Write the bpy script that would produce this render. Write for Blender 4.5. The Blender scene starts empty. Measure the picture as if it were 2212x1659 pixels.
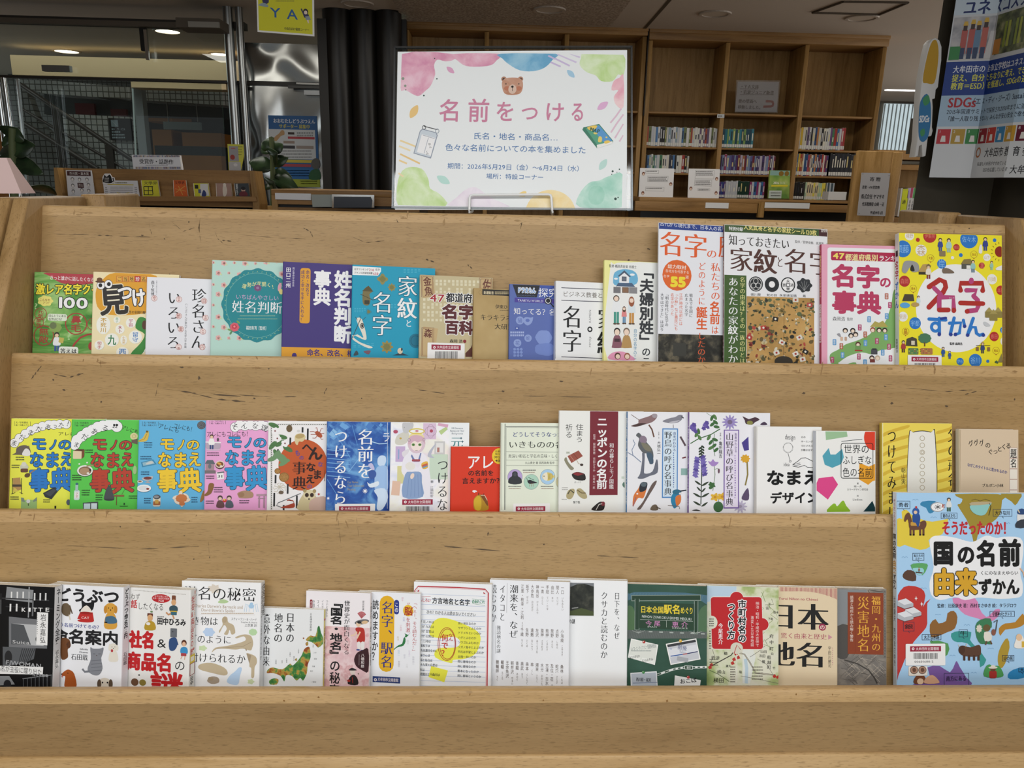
import bpy,bmesh,math,random
from mathutils import Vector,Matrix
S = bpy.context.scene
COL = S.collection
random.seed(7)
# ---------------------------------------------------------------- camera
F = 1660.0;CX,CY = 1106.0,829.5;EYE = 1.45
Xc = Vector((1,.01245,.0366)).normalized()
Zc = -Vector((-.0219,1,.2586));Zc = (Zc - Xc * Zc.dot(Xc)).normalized()
Yc = Zc.cross(Xc)
R3 = Matrix((Xc,Yc,Zc))
C0 = Vector((0,0,EYE))
def ray(px,py):
    return R3 @ Vector((px - CX,py - CY,F))
cd = bpy.data.cameras.new('camera');cam = bpy.data.objects.new('camera',cd);COL.objects.link(cam)
cd.sensor_fit = 'HORIZONTAL';cd.sensor_width = 36;cd.lens = F / 2212 * 36;cd.clip_start = .05;cd.clip_end = 60
rt,up,bk = R3 @ Vector((1,0,0)),R3 @ Vector((0,-1,0)),R3 @ Vector((0,0,-1))
mw = Matrix.Identity(4)
for i in range(3):
    mw[i][0],mw[i][1],mw[i][2],mw[i][3] = rt[i],up[i],bk[i],C0[i]
cam.matrix_world = mw
S.camera = cam
# ---------------------------------------------------------------- light
S.view_settings.view_transform = 'Standard';S.view_settings.look = 'None'
S.view_settings.exposure = 0.27;S.view_settings.gamma = 1.0;S.view_settings.use_curve_mapping = False
W = bpy.data.worlds.new('world');S.world = W;W.use_nodes = True
W.node_tree.nodes['Background'].inputs[0].default_value = (.93,.97,1,1)
W.node_tree.nodes['Background'].inputs[1].default_value = .20
def area(name,loc,rot,sx,sy,power,col=(1,1,1),spread=180):
    l = bpy.data.lights.new(name,'AREA');l.shape = 'RECTANGLE';l.size = sx;l.size_y = sy;l.energy = power;l.color = col
    l.spread = math.radians(spread)
    o = bpy.data.objects.new(name,l);COL.objects.link(o);o.location = loc;o.rotation_euler = [math.radians(a) for a in rot]
    return o
CEIL = EYE + 1.115
area('aisle_ceiling_lamp',(-.1,-.25,CEIL - .02),(0,0,0),3.6,.5,50,(1,.99,.985))
area('reading_window_daylight',(.4,-3.2,1.75),(80,0,0),5.0,1.8,45,(.9,.96,1))
area('shelf_fill_light',(1.2,4.4,CEIL - .02),(0,0,0),3.0,.5,20,(1,.95,.86))  # added fill over the bookcases to brighten them, no fixture modelled
area('hall_fill_light',(-1.6,3.6,CEIL - .02),(0,0,0),2.0,.5,17,(1,.95,.86))  # added fill that brightens the furniture behind the display
area('right_side_fill_light',(5.7,5.0,1.5),(0,90,0),1.8,7.0,78,(1,.96,.9))  # added fill along the right wall for ceiling and background, no window there
area('lobby_ceiling_lamp',(-3.4,7.2,CEIL - .05),(0,0,0),2.5,1.0,17,(.92,.98,1))
area('lobby_side_fill_light',(-6.8,7.8,1.5),(0,-90,0),2.0,3.0,22,(.88,.97,1))  # added fill from the left wall into the lobby, no door there
S.cycles.max_bounces = 6;S.cycles.diffuse_bounces = 3;S.cycles.glossy_bounces = 3;S.cycles.transmission_bounces = 5;S.cycles.transparent_max_bounces = 10
S.cycles.caustics_reflective = False;S.cycles.caustics_refractive = False
# ---------------------------------------------------------------- materials
MATS = {}
def lin(h):
    if not isinstance(h,str): return tuple(h)
    h = h.lstrip('#')
    if len(h) == 3: h = ''.join(c * 2 for c in h)
    out = []
    for i in (0,2,4):
        c = int(h[i:i + 2],16) / 255
        out.append(c / 12.92 if c <= .04045 else ((c + .055) / 1.055) ** 2.4)
    return tuple(out)
def nodes(name):
    m = bpy.data.materials.new(name);m.use_nodes = True
    nt = m.node_tree;return m,nt,nt.nodes['Principled BSDF']
def M(h,rough=.5,metal=0.,spec=.3):
    k = (h,rough,metal,spec)
    if k in MATS: return MATS[k]
    m,nt,b = nodes('paint_' + str(h).strip('#'))
    c = [min(x * .97,.86) for x in lin(h)]
    b.inputs['Base Color'].default_value = (*c,1);b.inputs['Roughness'].default_value = rough
    b.inputs['Metallic'].default_value = metal;b.inputs['Specular IOR Level'].default_value = spec
    MATS[k] = m;return m
def texco(nt,scale,rot=(0,0,0)):
    t = nt.nodes.new('ShaderNodeTexCoord');mp = nt.nodes.new('ShaderNodeMapping')
    mp.inputs['Scale'].default_value = scale;mp.inputs['Rotation'].default_value = rot
    nt.links.new(t.outputs['Object'],mp.inputs['Vector']);return mp.outputs['Vector']
def noise(nt,vec,scale,detail=3,rough=.5,dist=0):
    n = nt.nodes.new('ShaderNodeTexNoise');n.inputs['Scale'].default_value = scale;n.inputs['Detail'].default_value = detail
    n.inputs['Roughness'].default_value = rough;n.inputs['Distortion'].default_value = dist
    nt.links.new(vec,n.inputs['Vector']);return n.outputs['Fac']
def ramp(nt,fac,stops,interp='LINEAR'):
    r = nt.nodes.new('ShaderNodeValToRGB');r.color_ramp.interpolation = interp
    e = r.color_ramp.elements
    while len(e) < len(stops): e.new(.5)
    for el,(p,c) in zip(e,stops):
        el.position = p;el.color = (*lin(c),1)
    nt.links.new(fac,r.inputs['Fac']);return r.outputs['Color']
def mix(nt,fac,a,b,mode='MIX'):
    n = nt.nodes.new('ShaderNodeMix');n.data_type = 'RGBA';n.blend_type = mode
    if isinstance(fac,(int,float)): n.inputs['Factor'].default_value = fac
    else: nt.links.new(fac,n.inputs['Factor'])
    for s,v in (('A',a),('B',b)):
        i = [q for q in n.inputs if q.name == s and q.type == 'RGBA'][0]
        if isinstance(v,(str,tuple)): i.default_value = (*lin(v),1)
        else: nt.links.new(v,i)
    return [o for o in n.outputs if o.type == 'RGBA'][0]
def NM(key,stops,scale=(1,1,1),ns=10,detail=3,interp='LINEAR',rough=.5,dist=0):
    """printed or natural mottling: noise through a colour ramp"""
    if key in MATS: return MATS[key]
    m,nt,b = nodes(key)
    nt.links.new(ramp(nt,noise(nt,texco(nt,scale),ns,detail,.55,dist),stops,interp),b.inputs['Base Color'])
    b.inputs['Roughness'].default_value = rough;b.inputs['Specular IOR Level'].default_value = .3
    MATS[key] = m;return m
def wood(key,light,mid,dark,axis=0,rough=.42,fleck=.55):
    if key in MATS: return MATS[key]
    m,nt,b = nodes(key)
    def sc(a,c):
        s = [c,c,c];s[axis] = a;return tuple(s)
    v = texco(nt,sc(1.2,14));base = ramp(nt,noise(nt,v,2.2,4,.6,.6),[(.28,dark),(.5,mid),(.74,light)])
    f = noise(nt,texco(nt,sc(70,620)),1.0,2,.5,.3)
    fr = ramp(nt,f,[(.57,'000000'),(.68,'ffffff')])
    c1 = mix(nt,fr,base,mix(nt,fleck,base,tuple(c * .62 for c in lin(dark))))
    g = noise(nt,texco(nt,sc(60,900)),1.0,2,.5)
    c2 = mix(nt,.10,c1,ramp(nt,g,[(.3,'555555'),(.7,'ffffff')]),'MULTIPLY')
    nt.links.new(c2,b.inputs['Base Color'])
    b.inputs['Roughness'].default_value = rough;b.inputs['Specular IOR Level'].default_value = .3
    MATS[key] = m;return m
def glass(key,tint='f4faf8',gloss=.08,rough=.02):
    if key in MATS: return MATS[key]
    m,nt,b = nodes(key);nt.nodes.remove(b)
    t = nt.nodes.new('ShaderNodeBsdfTransparent');t.inputs[0].default_value = (*lin(tint),1)
    g = nt.nodes.new('ShaderNodeBsdfGlossy');g.inputs['Roughness'].default_value = rough
    x = nt.nodes.new('ShaderNodeMixShader');x.inputs[0].default_value = gloss
    nt.links.new(t.outputs[0],x.inputs[1]);nt.links.new(g.outputs[0],x.inputs[2])
    nt.links.new(x.outputs[0],nt.nodes['Material Output'].inputs['Surface']);MATS[key] = m;return m
def glow(key,col,st):
    if key in MATS: return MATS[key]
    m,nt,b = nodes(key);b.inputs['Emission Color'].default_value = (*lin(col),1);b.inputs['Emission Strength'].default_value = st
    MATS[key] = m;return m
# ---------------------------------------------------------------- mesh builder
class MB:
    def __init__(s): s.v = [];s.f = [];s.mi = [];s.mats = []
    def mat(s,m):
        if m not in s.mats: s.mats.append(m)
        return s.mats.index(m)
    def add(s,vs,fs,m):
        b = len(s.v);k = s.mat(m);s.v += [tuple(p) for p in vs]
        for q in fs: s.f.append([b + i for i in q]);s.mi.append(k)
    def box(s,x0,x1,y0,y1,z0,z1,m):
        s.add([(x,y,z) for x in (x0,x1) for y in (y0,y1) for z in (z0,z1)],
              [(0,1,3,2),(4,6,7,5),(0,4,5,1),(2,3,7,6),(0,2,6,4),(1,5,7,3)],m)
    def prism(s,pts,ax,a,b,m):
        """polygon pts (2-D) extruded along axis ax from a to b"""
        n = len(pts)
        def P(p,h): q = list(p);q.insert(ax,h);return tuple(q)
        s.add([P(p,a) for p in pts] + [P(p,b) for p in pts],
              [tuple(range(n))[::-1],tuple(range(n,2 * n))] + [(i,(i + 1) % n,n + (i + 1) % n,n + i) for i in range(n)],m)
    def tube(s,path,r,m,n=10,cap=True):
        path = [Vector(p) for p in path];rings = []
        for i,p in enumerate(path):
            d = (path[min(i + 1,len(path) - 1)] - path[max(i - 1,0)]).normalized()
            a = d.cross(Vector((0,0,1)) if abs(d.z) < .9 else Vector((1,0,0))).normalized();c = d.cross(a)
            rr = r[i] if isinstance(r,(list,tuple)) else r
            rings.append([p + (a * math.cos(t) + c * math.sin(t)) * rr for t in [2 * math.pi * k / n for k in range(n)]])
        vs = [q for g in rings for q in g]
        fs = [(i * n + k,i * n + (k + 1) % n,(i + 1) * n + (k + 1) % n,(i + 1) * n + k) for i in range(len(path) - 1) for k in range(n)]
        if cap: fs += [tuple(range(n))[::-1],tuple(range((len(path) - 1) * n,len(path) * n))]
        s.add(vs,fs,m)
    def build(s,name,parent=None,bevel=0,label=None,kind=None,smooth=False,seg=2):
        me = bpy.data.meshes.new(name);me.from_pydata(s.v,[],s.f);me.validate()
        for m in s.mats: me.materials.append(m)
        if len(me.polygons) == len(s.mi): me.polygons.foreach_set('material_index',s.mi)
        if bevel:
            bm = bmesh.new();bm.from_mesh(me);bmesh.ops.recalc_face_normals(bm,faces=bm.faces)
            ed = [e for e in bm.edges if len(e.link_faces) == 2 and e.calc_face_angle(0) > .5]
            bmesh.ops.bevel(bm,geom=ed,offset=bevel,segments=seg,profile=.5,affect='EDGES',clamp_overlap=True)
            bm.to_mesh(me);bm.free();smooth = True
        if smooth:
            me.polygons.foreach_set('use_smooth',[True] * len(me.polygons))
            try: me.set_sharp_from_angle(angle=math.radians(50))
            except Exception: pass
        o = bpy.data.objects.new(name,me);COL.objects.link(o)
        if parent: o.parent = parent
        if label: o['label'] = label
        if kind: o['kind'] = kind
        return o
def tag(o,label,cat=None,group=None):
    o['label'] = label
    if cat: o['category'] = cat
    if group: o['group'] = group
    return o
def thing(name,label,cat,mat=None,group=None):
    o = bpy.data.objects.new(name,None);COL.objects.link(o);o.empty_display_size = .05
    if isinstance(mat,Matrix): o.matrix_world = mat
    elif mat is not None: o.location = mat
    return tag(o,label,cat,group)
def frame(o,x,y,z):
    m = Matrix.Identity(4)
    for i in range(3): m[i][0],m[i][1],m[i][2],m[i][3] = x[i],y[i],z[i],o[i]
    return m
# ---------------------------------------------------------------- lettering
fc = bpy.data.curves.new('lettering','FONT');fc.resolution_u = 3
fo = bpy.data.objects.new('lettering',fc);COL.objects.link(fo)
GL = {}
def glyph(ch,off=0.):
    k = (ch,off)
    if k in GL: return GL[k]
    fc.body = ch;fc.offset = off
    dg = bpy.context.evaluated_depsgraph_get();dg.update()
    ev = fo.evaluated_get(dg);me = ev.to_mesh()
    vs = [(v.co.x,v.co.y) for v in me.vertices];fs = [tuple(p.vertices) for p in me.polygons];ev.to_mesh_clear()
    wide = ord(ch) > 0x2000
    adv = 1.0 if wide else ((max(p[0] for p in vs) + .07) if vs else .28)
    if off < 0:                     # an inset outline that tears is drawn plain
        ar = lambda V,Fc: sum(abs(sum(V[a][0] * V[b][1] - V[b][0] * V[a][1] for a,b in zip(q,q[1:] + q[:1]))) for q in Fc)
        g0 = glyph(ch,0.);a0,a1 = ar(g0[0],g0[1]) / 2,ar(vs,fs) / 2;cnt = {}
        for q in g0[1]:
            for e in zip(q,q[1:] + q[:1]): e = tuple(sorted(e));cnt[e] = cnt.get(e,0) + 1
        per = sum(math.dist(g0[0][e[0]],g0[0][e[1]]) for e,n in cnt.items() if n == 1)
        if a0 and abs(a1 - a0 - off * per) > .045 * a0: vs,fs = g0[0],g0[1]
    GL[k] = (vs,fs,adv);return GL[k]
TURN = 'ー「」『』（）〜…—()～=＝'
class Face:
    """a flat printed surface: local origin o, axes ax, ay, normal an; prints go into mesh builder mb"""
    def __init__(s,mb,mat,o,ax,ay,an,crop,step=4e-6):
        s.mb,s.mat = mb,mat                      # mat: local -> world of the owner
        s.o,s.ax,s.ay,s.an = [Vector(q) for q in (o,ax,ay,an)]
        s.ox,s.oy,s.k = crop;s.h = 6e-5;s.step = step;s.lim = None
        m3 = mat.to_3x3();s.wo = mat @ s.o;s.wx,s.wy,s.wn = (m3 @ s.ax).normalized(),(m3 @ s.ay).normalized(),(m3 @ s.an).normalized()
    def cl(s,p):
        if not s.lim: return p
        return (min(max(p[0],s.lim[0]),s.lim[1]),min(max(p[1],s.lim[2]),s.lim[3]))
    def uv(s,x,y):
        d = ray(s.ox + x / s.k,s.oy + y / s.k)
        p = C0 + d * ((s.wo - C0).dot(s.wn) / d.dot(s.wn)) - s.wo
        return Vector((p.dot(s.wx),p.dot(s.wy)))
    def put(s,pts,fs,col,lift=None):
        if lift is None: s.h += s.step;lift = s.h
        m = M(col) if isinstance(col,str) else col
        s.mb.add([s.o + s.ax * p[0] + s.ay * p[1] + s.an * lift for p in map(s.cl,pts)],fs,m)
    def raw(s,uvs,col): s.put(uvs,[tuple(range(len(uvs)))],col)
    def poly(s,pts,col): s.raw([s.uv(*p) for p in pts],col);return s
    def rect(s,x0,y0,x1,y1,col,r=0,rot=0):
        w,h = x1 - x0,y1 - y0;pts = []
        r = min(r,abs(w) / 2,abs(h) / 2)
        if r <= 0: pts = [(-w / 2,-h / 2),(w / 2,-h / 2),(w / 2,h / 2),(-w / 2,h / 2)]
        else:
            for cx,cy,a0 in ((w / 2 - r,h / 2 - r,0),(-w / 2 + r,h / 2 - r,90),(-w / 2 + r,-h / 2 + r,180),(w / 2 - r,-h / 2 + r,270)):
                pts += [(cx + r * math.cos(math.radians(a0 + t)),cy + r * math.sin(math.radians(a0 + t))) for t in (0,30,60,90)]
        return s.loc(pts,(x0 + x1) / 2,(y0 + y1) / 2,col,rot)
    def sc(s,x,y):
        a,b,c = s.uv(x - 8,y),s.uv(x + 8,y),s.uv(x,y + 8);d = s.uv(x,y - 8)
        return (b - a).length / 16,(d - c).length / 16
    def loc(s,pts,cx,cy,col,rot=0):
        c = s.uv(cx,cy);kx,ky = s.sc(cx,cy);ca,sa = math.cos(math.radians(rot)),math.sin(math.radians(rot))
        s.raw([c + Vector(((p[0] * ca - p[1] * sa) * kx,-(p[0] * sa + p[1] * ca) * ky)) for p in pts],col);return s
    def ell(s,cx,cy,rx,ry,col,rot=0,n=20,wav=0,wn=12):
        return s.loc([((rx * (1 + wav * math.cos(wn * t))) * math.cos(t),(ry * (1 + wav * math.cos(wn * t))) * math.sin(t)) for t in [2 * math.pi * i / n for i in range(n)]],cx,cy,col,rot)
    def ring(s,cx,cy,rx,ry,w,col,n=28):
        c = s.uv(cx,cy);kx,ky = s.sc(cx,cy);v = []
        for i in range(n):
            t = 2 * math.pi * i / n
            for q in (0,-w): v.append(c + Vector(((rx + q) * math.cos(t) * kx,-(ry + q) * math.sin(t) * ky)))
        s.put(v,[(2 * i,(2 * i + 2) % (2 * n),(2 * i + 3) % (2 * n),2 * i + 1) for i in range(n)],col);return s
    def frm(s,x0,y0,x1,y1,w,col):
        for q in ((x0,y0,x1,y0 + w),(x0,y1 - w,x1,y1),(x0,y0 + w,x0 + w,y1 - w),(x1 - w,y0 + w,x1,y1 - w)): s.rect(*q,col)
        return s
    def line(s,pts,w,col):
        P = [s.uv(*p) for p in pts];k = s.sc(*pts[0])[0] * w / 2;v = []
        for i,p in enumerate(P):
            d = (P[min(i + 1,len(P) - 1)] - P[max(i - 1,0)]).normalized();n = Vector((-d.y,d.x)) * k
            v += [p + n,p - n]
        s.put(v,[(2 * i,2 * i + 1,2 * i + 3,2 * i + 2) for i in range(len(P) - 1)],col);return s
    def blob(s,pts,col,r=3):
        """smooth closed outline through pts (Catmull-Rom)"""
        n = len(pts);out = []
        for i in range(n):
            p0,p1,p2,p3 = [Vector(pts[(i + j) % n]) for j in (-1,0,1,2)]
            for t in [q / r for q in range(r)]:
                out.append(.5 * ((2 * p1) + (p2 - p0) * t + (2 * p0 - 5 * p1 + 4 * p2 - p3) * t * t + (3 * p1 - p0 - 3 * p2 + p3) * t ** 3))
        return s.poly([(q.x,q.y) for q in out],col)
    def txt(s,st,x0,y0,x1,y1,col,v=0,off=0.,serif=0,out=None,ow=0,rot=0,tilt=0):
        """letters filling the box; v=1 runs downwards; out/ow: outline colour and width in pixels"""
        n = len(st)
        if out:
            for k in range(10):
                a = 2 * math.pi * k / 10
                o_ = ow + max(off,0) * ((x1 - x0) if v else (y1 - y0));s._txt(st,x0 + o_ * math.cos(a),y0 + o_ * math.sin(a),x1 + o_ * math.cos(a),y1 + o_ * math.sin(a),out,v,0.,0,rot,tilt,s.h + s.step + k * 2e-6)
            s.h += s.step + 2e-5
        s.h += s.step
        if serif:
            for q in (-1.5,-.5,.5,1.5):
                d = q * .0165 * (serif / .012) ** .5 * ((x1 - x0) if v else (x1 - x0) / max(1,n))
                s._txt(st,x0 + d,y0,x1 + d,y1,col,v,-.014,0,rot,tilt,s.h + (q + 1.5) * 2e-6)
        elif off > .008:
            cell = ((x1 - x0) if v else (y1 - y0));px = cell / s.k;k = 8 if px > 26 else 4 if px > 13 else 2
            for i in range(k):
                a = 2 * math.pi * (i + (.5 if k == 4 else 0)) / k;dx,dy = cell * off * math.cos(a),cell * off * math.sin(a)
                s._txt(st,x0 + dx,y0 + dy,x1 + dx,y1 + dy,col,v,0.,0,rot,tilt,s.h + i * 2e-6)
            s.h += k * 2e-6
        else: s._txt(st,x0,y0,x1,y1,col,v,min(off,0),0,rot,tilt,s.h)
        return s
    def _txt(s,st,x0,y0,x1,y1,col,v,off,_,rot,tilt,lift):
        G = [glyph(c,off) for c in st];m = M(col) if isinstance(col,str) else col
        cx,cy = (x0 + x1) / 2,(y0 + y1) / 2;c = s.uv(cx,cy);kx,ky = s.sc(cx,cy)
        ca,sa = math.cos(math.radians(rot)),math.sin(math.radians(rot))
        tot = float(len(st)) if v else sum(g[2] for g in G);pos = 0.
        W_,H_ = x1 - x0,y1 - y0;V,Fs = [],[]
        for ch,g in zip(st,G):
            b = len(V)
            for gx,gy in g[0]:
                if v:
                    ux,uy = gx - .5,gy - .38
                    if ch in TURN: ux,uy = uy,-ux
                    if ch in '、。': ux,uy = ux + .55,uy + .5
                    if g[2] < 1: ux += .25
                    px = ux * W_;py = -H_ / 2 + (pos + .5 - uy) * H_ / tot
                else:
                    px = -W_ / 2 + (pos + gx) * W_ / tot;py = -(gy - .38) * H_
                py += px * math.tan(math.radians(tilt))
                V.append(c + Vector(((px * ca - py * sa) * kx,-(px * sa + py * ca) * ky)))
            Fs += [tuple(b + i for i in q) for q in g[1]]
            pos += 1 if v else g[2]
        if V: s.mb.add([s.o + s.ax * p[0] + s.ay * p[1] + s.an * lift for p in map(s.cl,V)],Fs,m)
    def fig(s,x,y,h,top,legs='33425c',hair='2e2620',skin='e8c9a8',hat=None):
        """little printed person standing, feet at (x, y), height h"""
        s.rect(x - h * .13,y - h * .38,x - h * .02,y,legs);s.rect(x + h * .02,y - h * .38,x + h * .13,y,legs)
        s.blob([(x - h * .12,y - h * .72),(x + h * .12,y - h * .72),(x + h * .2,y - h * .45),(x + h * .16,y - h * .3),(x - h * .16,y - h * .3),(x - h * .2,y - h * .45)],top,2)
        s.ell(x,y - h * .86,h * .14,h * .14,hair,n=12);s.ell(x,y - h * .82,h * .1,h * .1,skin,n=10)
        if hat: s.poly([(x - h * .2,y - h * .9),(x,y - h * 1.08),(x + h * .2,y - h * .9)],hat)
        return s
    def lines(s,x0,y0,x1,n,dy,h,col,jit=.3):
        """small print too fine to read: rows of short strokes"""
        for i in range(n):
            x = x0;y = y0 + i * dy
            while x < x1 - h:
                w = h * random.uniform(.5,1.0);s.h -= s.step;s.rect(x,y,min(x + w,x1),y + h,col);x += w + h * jit
        s.h += s.step;return s
# ---------------------------------------------------------------- display frame: X right, V up the leaning board, N towards the viewer
TH = math.radians(16)
BX,BV,BN = Vector((1,0,0)),Vector((0,math.sin(TH),math.cos(TH))),Vector((0,-math.cos(TH),math.sin(TH)))
d0 = ray(1106,462);zc = 1.44
BO = C0 + d0 * (zc / F)
BM = frame(BO,BX,BV,BN)
SP = .079;TB = .022
def onN(px,py,n):
    """pixel -> (x, v) on the plane N = n of the display frame"""
    d = ray(px,py);p = C0 + d * ((BO + BN * n - C0).dot(BN) / d.dot(BN)) - BO
    return p.dot(BX),p.dot(BV)
VT = [0.] + [onN(1106,y,SP * i)[1] for i,y in ((1,776),(2,1108),(3,1490))]
XL = onN(92,438,0)[0];XR = onN(2171,481,0)[0]
VB = onN(1106,1628,SP * 3)[1]
VL = [0,VT[1] - .045,VT[2] - .045,VT[3] - .04]
WB = wood('veneer_board','b09163','aa8b5d','9d7e50');WF = wood('front_veneer','9c7f55','967950','8a6d45');WE = wood('solid_wood_edge','c6a678','bd9c6c','a88654')
WP = wood('veneer_panel','b29265','a9885a','8e6e42',1)
MARK = M('5a4a38',.7)
def scuff(mb,n,v0,v1,count,seed,long=1.0,x0=None,x1=None,col=MARK):
    rnd = random.Random(seed)
    for i in range(count):
        x = rnd.uniform((XL if x0 is None else x0) + .03,(XR if x1 is None else x1) - .03);v = rnd.uniform(v0,v1)
        a = rnd.choice([0,0,0,1.4,rnd.uniform(0,3)]);L = rnd.uniform(.002,.010) * long;w = rnd.uniform(.0006,.0018)
        k = rnd.randint(5,8);top,bot = [],[]
        for j in range(k):
            t = j / (k - 1) - .5;hw = w * (1 - abs(2 * t) ** 2) * rnd.uniform(.3,1.5) + .0001;off = rnd.uniform(-.4,.4) * w
            ca,sa = math.cos(a),math.sin(a)
            for lst,q in ((top,off + hw),(bot,off - hw)): lst.append((x + t * L * ca - q * sa,v + t * L * sa + q * ca,n + .00025))
        mb.add(top + bot[::-1],[tuple(range(2 * k))],col)
def streak(mb,n,pts,w,col=MARK):
    """a long scratch through photo pixels on the plane N = n"""
    rnd = random.Random(len(pts));P = []
    for (a,b),(c,d) in zip(pts,pts[1:]):
        for t in range(6): P.append((a + (c - a) * t / 6,b + (d - b) * t / 6))
    P.append(pts[-1]);top,bot = [],[]
    for i,p in enumerate(P):
        x,v = onN(*p,n);hw = w * .6 * max(.04,rnd.uniform(-.5,1.)) * (.3 if i in (0,len(P) - 1) else 1)
        top.append((x,v + hw,n + .0003));bot.append((x,v - hw,n + .0003))
    mb.add(top + bot[::-1],[tuple(range(2 * len(P)))],col)
ds = thing('display_shelf','long tiered wooden display shelf holding three rows of face-out books','display shelf',BM)
def tier_board(i,v_bot):
    n1 = SP * i;n0 = n1 - TB;vt = VT[i];r = .006
    prof = [(v_bot,n0),(vt - r,n0)] + [(vt - r + r * math.sin(a),n0 + r - r * math.cos(a)) for a in (.5,1.0,1.571)] + \
           [(vt - r + r * math.cos(a),n1 - r + r * math.sin(a)) for a in (0,.55,1.1,1.571)] + [(v_bot,n1)]
    mb = MB()
    bd = .020
    k = [p for p in prof if p[0] > vt - bd - 1e-6]
    mb.prism([(vt - bd,n0)] + k + [(vt - bd,n1)],0,XL,XR,WE)
    mb.prism([(v_bot,n0 + .0002),(vt - bd,n0 + .0002),(vt - bd,n1 - .0003),(v_bot,n1 - .0003)],0,XL,XR,WF if i == 3 else WB)
    return mb
mb = tier_board(0,VL[1] - .03)
scuff(mb,0,-.15,-.005,16,1,.8);scuff(mb,0,-.022,-.004,40,2,1.6,col=M('a3855c',.7))
for p,w in (([(115,505),(210,508),(243,509)],.0016),([(258,510),(325,512)],.0012),([(322,475),(324,495),(328,506)],.003),([(433,470),(429,492),(434,524)],.003),([(464,500),(470,515),(482,526)],.0015),([(1120,487),(1128,480),(1124,495)],.002),([(1858,490),(1858,528)],.0015),([(480,519),(500,521)],.002),([(530,508),(600,514),(660,516)],.0008),([(370,478),(395,500),(420,492)],.0012),([(655,492),(670,500),(676,512)],.004),([(762,512),(790,524),(830,520)],.0014),([(920,560),(938,566)],.003),([(1010,572),(1020,580)],.003)):
    streak(mb,0,p,w)
mb.build('back_board',ds,smooth=True)
for i in (1,2,3):
    mb = tier_board(i,(VL[i + 1] - .03) if i < 3 else VB)
    n = SP * i
    if i < 3:
        scuff(mb,n,VT[i] - .022,VT[i] - .003,46,10 + i,1.8,col=M('98784f',.7));scuff(mb,n,VT[i] - .085,VT[i] - .02,16,20 + i,.8)
    else: scuff(mb,n,VT[i] - .02,VT[i] - .004,18,31,.5,col=M('8a6436',.7))
    if i == 1:
        for p,w in (([(340,838),(400,846),(430,850),(520,856)],.0022),([(410,848),(470,862),(530,868)],.003),([(90,790),(78,805),(68,818)],.005),([(115,808),(150,815),(180,806)],.003),([(1410,840),(1408,862)],.002),([(1130,855),(1280,858)],.001),([(342,828),(336,856)],.004),([(455,846),(530,854),(600,858),(640,856)],.0012),([(700,850),(706,838)],.004),([(905,842),(960,850)],.0016),([(1960,838),(2040,846),(2100,842)],.0016),([(2085,852),(2110,845)],.002)): streak(mb,n,p,w)
    if i == 2:
        for p,w in (([(30,1150),(28,1168)],.002),([(140,1178),(300,1186),(430,1180)],.0014),([(450,1170),(452,1196)],.003),([(568,1120),(569,1210)],.0012),([(730,1120),(736,1172)],.003),([(770,1118),(775,1160)],.002),([(960,1180),(1080,1190)],.002),([(880,1125),(885,1150)],.002),([(1290,1200),(1380,1205)],.0012)): streak(mb,n,p,w)
    mb.build('tier_board',ds,smooth=True)
    mb = MB();mb.box(XL,XR,VL[i] - .016,VL[i],SP * (i - 1),SP * i - TB,WB);mb.build('ledge',ds)
mb = MB();mb.box(XL,XR,VB - .2,VB - .0002,SP * 3 - TB,SP * 3 + .007,WE);mb.build('base_rail',ds,bevel=.004)
# side panels: built upright in the display frame as an A-shaped slab seen from the side (V, N)
def w2b(y,z):
    p = Vector((0,y,z)) - BO;return p.dot(BV),p.dot(BN)
top_z = (BO.z + .012)
yt = BO.y
def panel_prof():
    vt,nt = w2b(yt - .043,top_z);vb,nb = w2b(yt + .16,top_z)
    a = (VT[3] - .42,SP * 3 + .09 + (.42 - .0) * .31)
    # front edge follows the steps
    fv = VT[3] - .45;fn = .043 / math.cos(TH) + (SP / (-(VT[3] - VT[0]) / 3)) * (-(fv))
    bv,bn = w2b(yt + .16,top_z - .8)
    return [(fv,fn),(vt,nt),(vb,nb),(bv,bn)]
for sx,x0,x1 in ((0,XL - .027,XL),(1,XR,XR + .027)):
    mb = MB();mb.prism(panel_prof(),0,x0,x1,WP);mb.build('side_panel',ds,bevel=.004)
    mb = MB();v0,n0 = w2b(yt + .165,top_z + .004);v1,n1 = w2b(yt + .33,top_z + .004);v2,n2 = w2b(yt + .36,top_z - .8);v3,n3 = w2b(yt + .165,top_z - .8)
    mb.prism([(v3,n3),(v0,n0),(v1,n1),(v2,n2)],0,x0 + (.012 if sx == 0 else -.035),x1 + (.035 if sx == 0 else -.012),WP);mb.build('rear_side_panel',ds,bevel=.005)
mb = MB();v0,n0 = w2b(yt + .02,BO.z + .002);mb.box(XL,XR,v0 - .2,v0 - .0055,n0 - .04,n0 - .012,WE);mb.build('rear_back_board',ds,bevel=.004)
# neighbouring shelf end at the left edge
nb = thing('display_shelf','neighbouring wooden display shelf whose rounded end shows at the left edge','display shelf',BM)
mb = MB();mb.prism(panel_prof(),0,XL - .0585,XL - .0315,WP);mb.build('side_panel',nb,bevel=.004)
mb = MB();mb.box(XL - .6,XL - .059,-.3,0,-.02,0,WB);mb.build('back_board',nb,bevel=.003)
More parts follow.
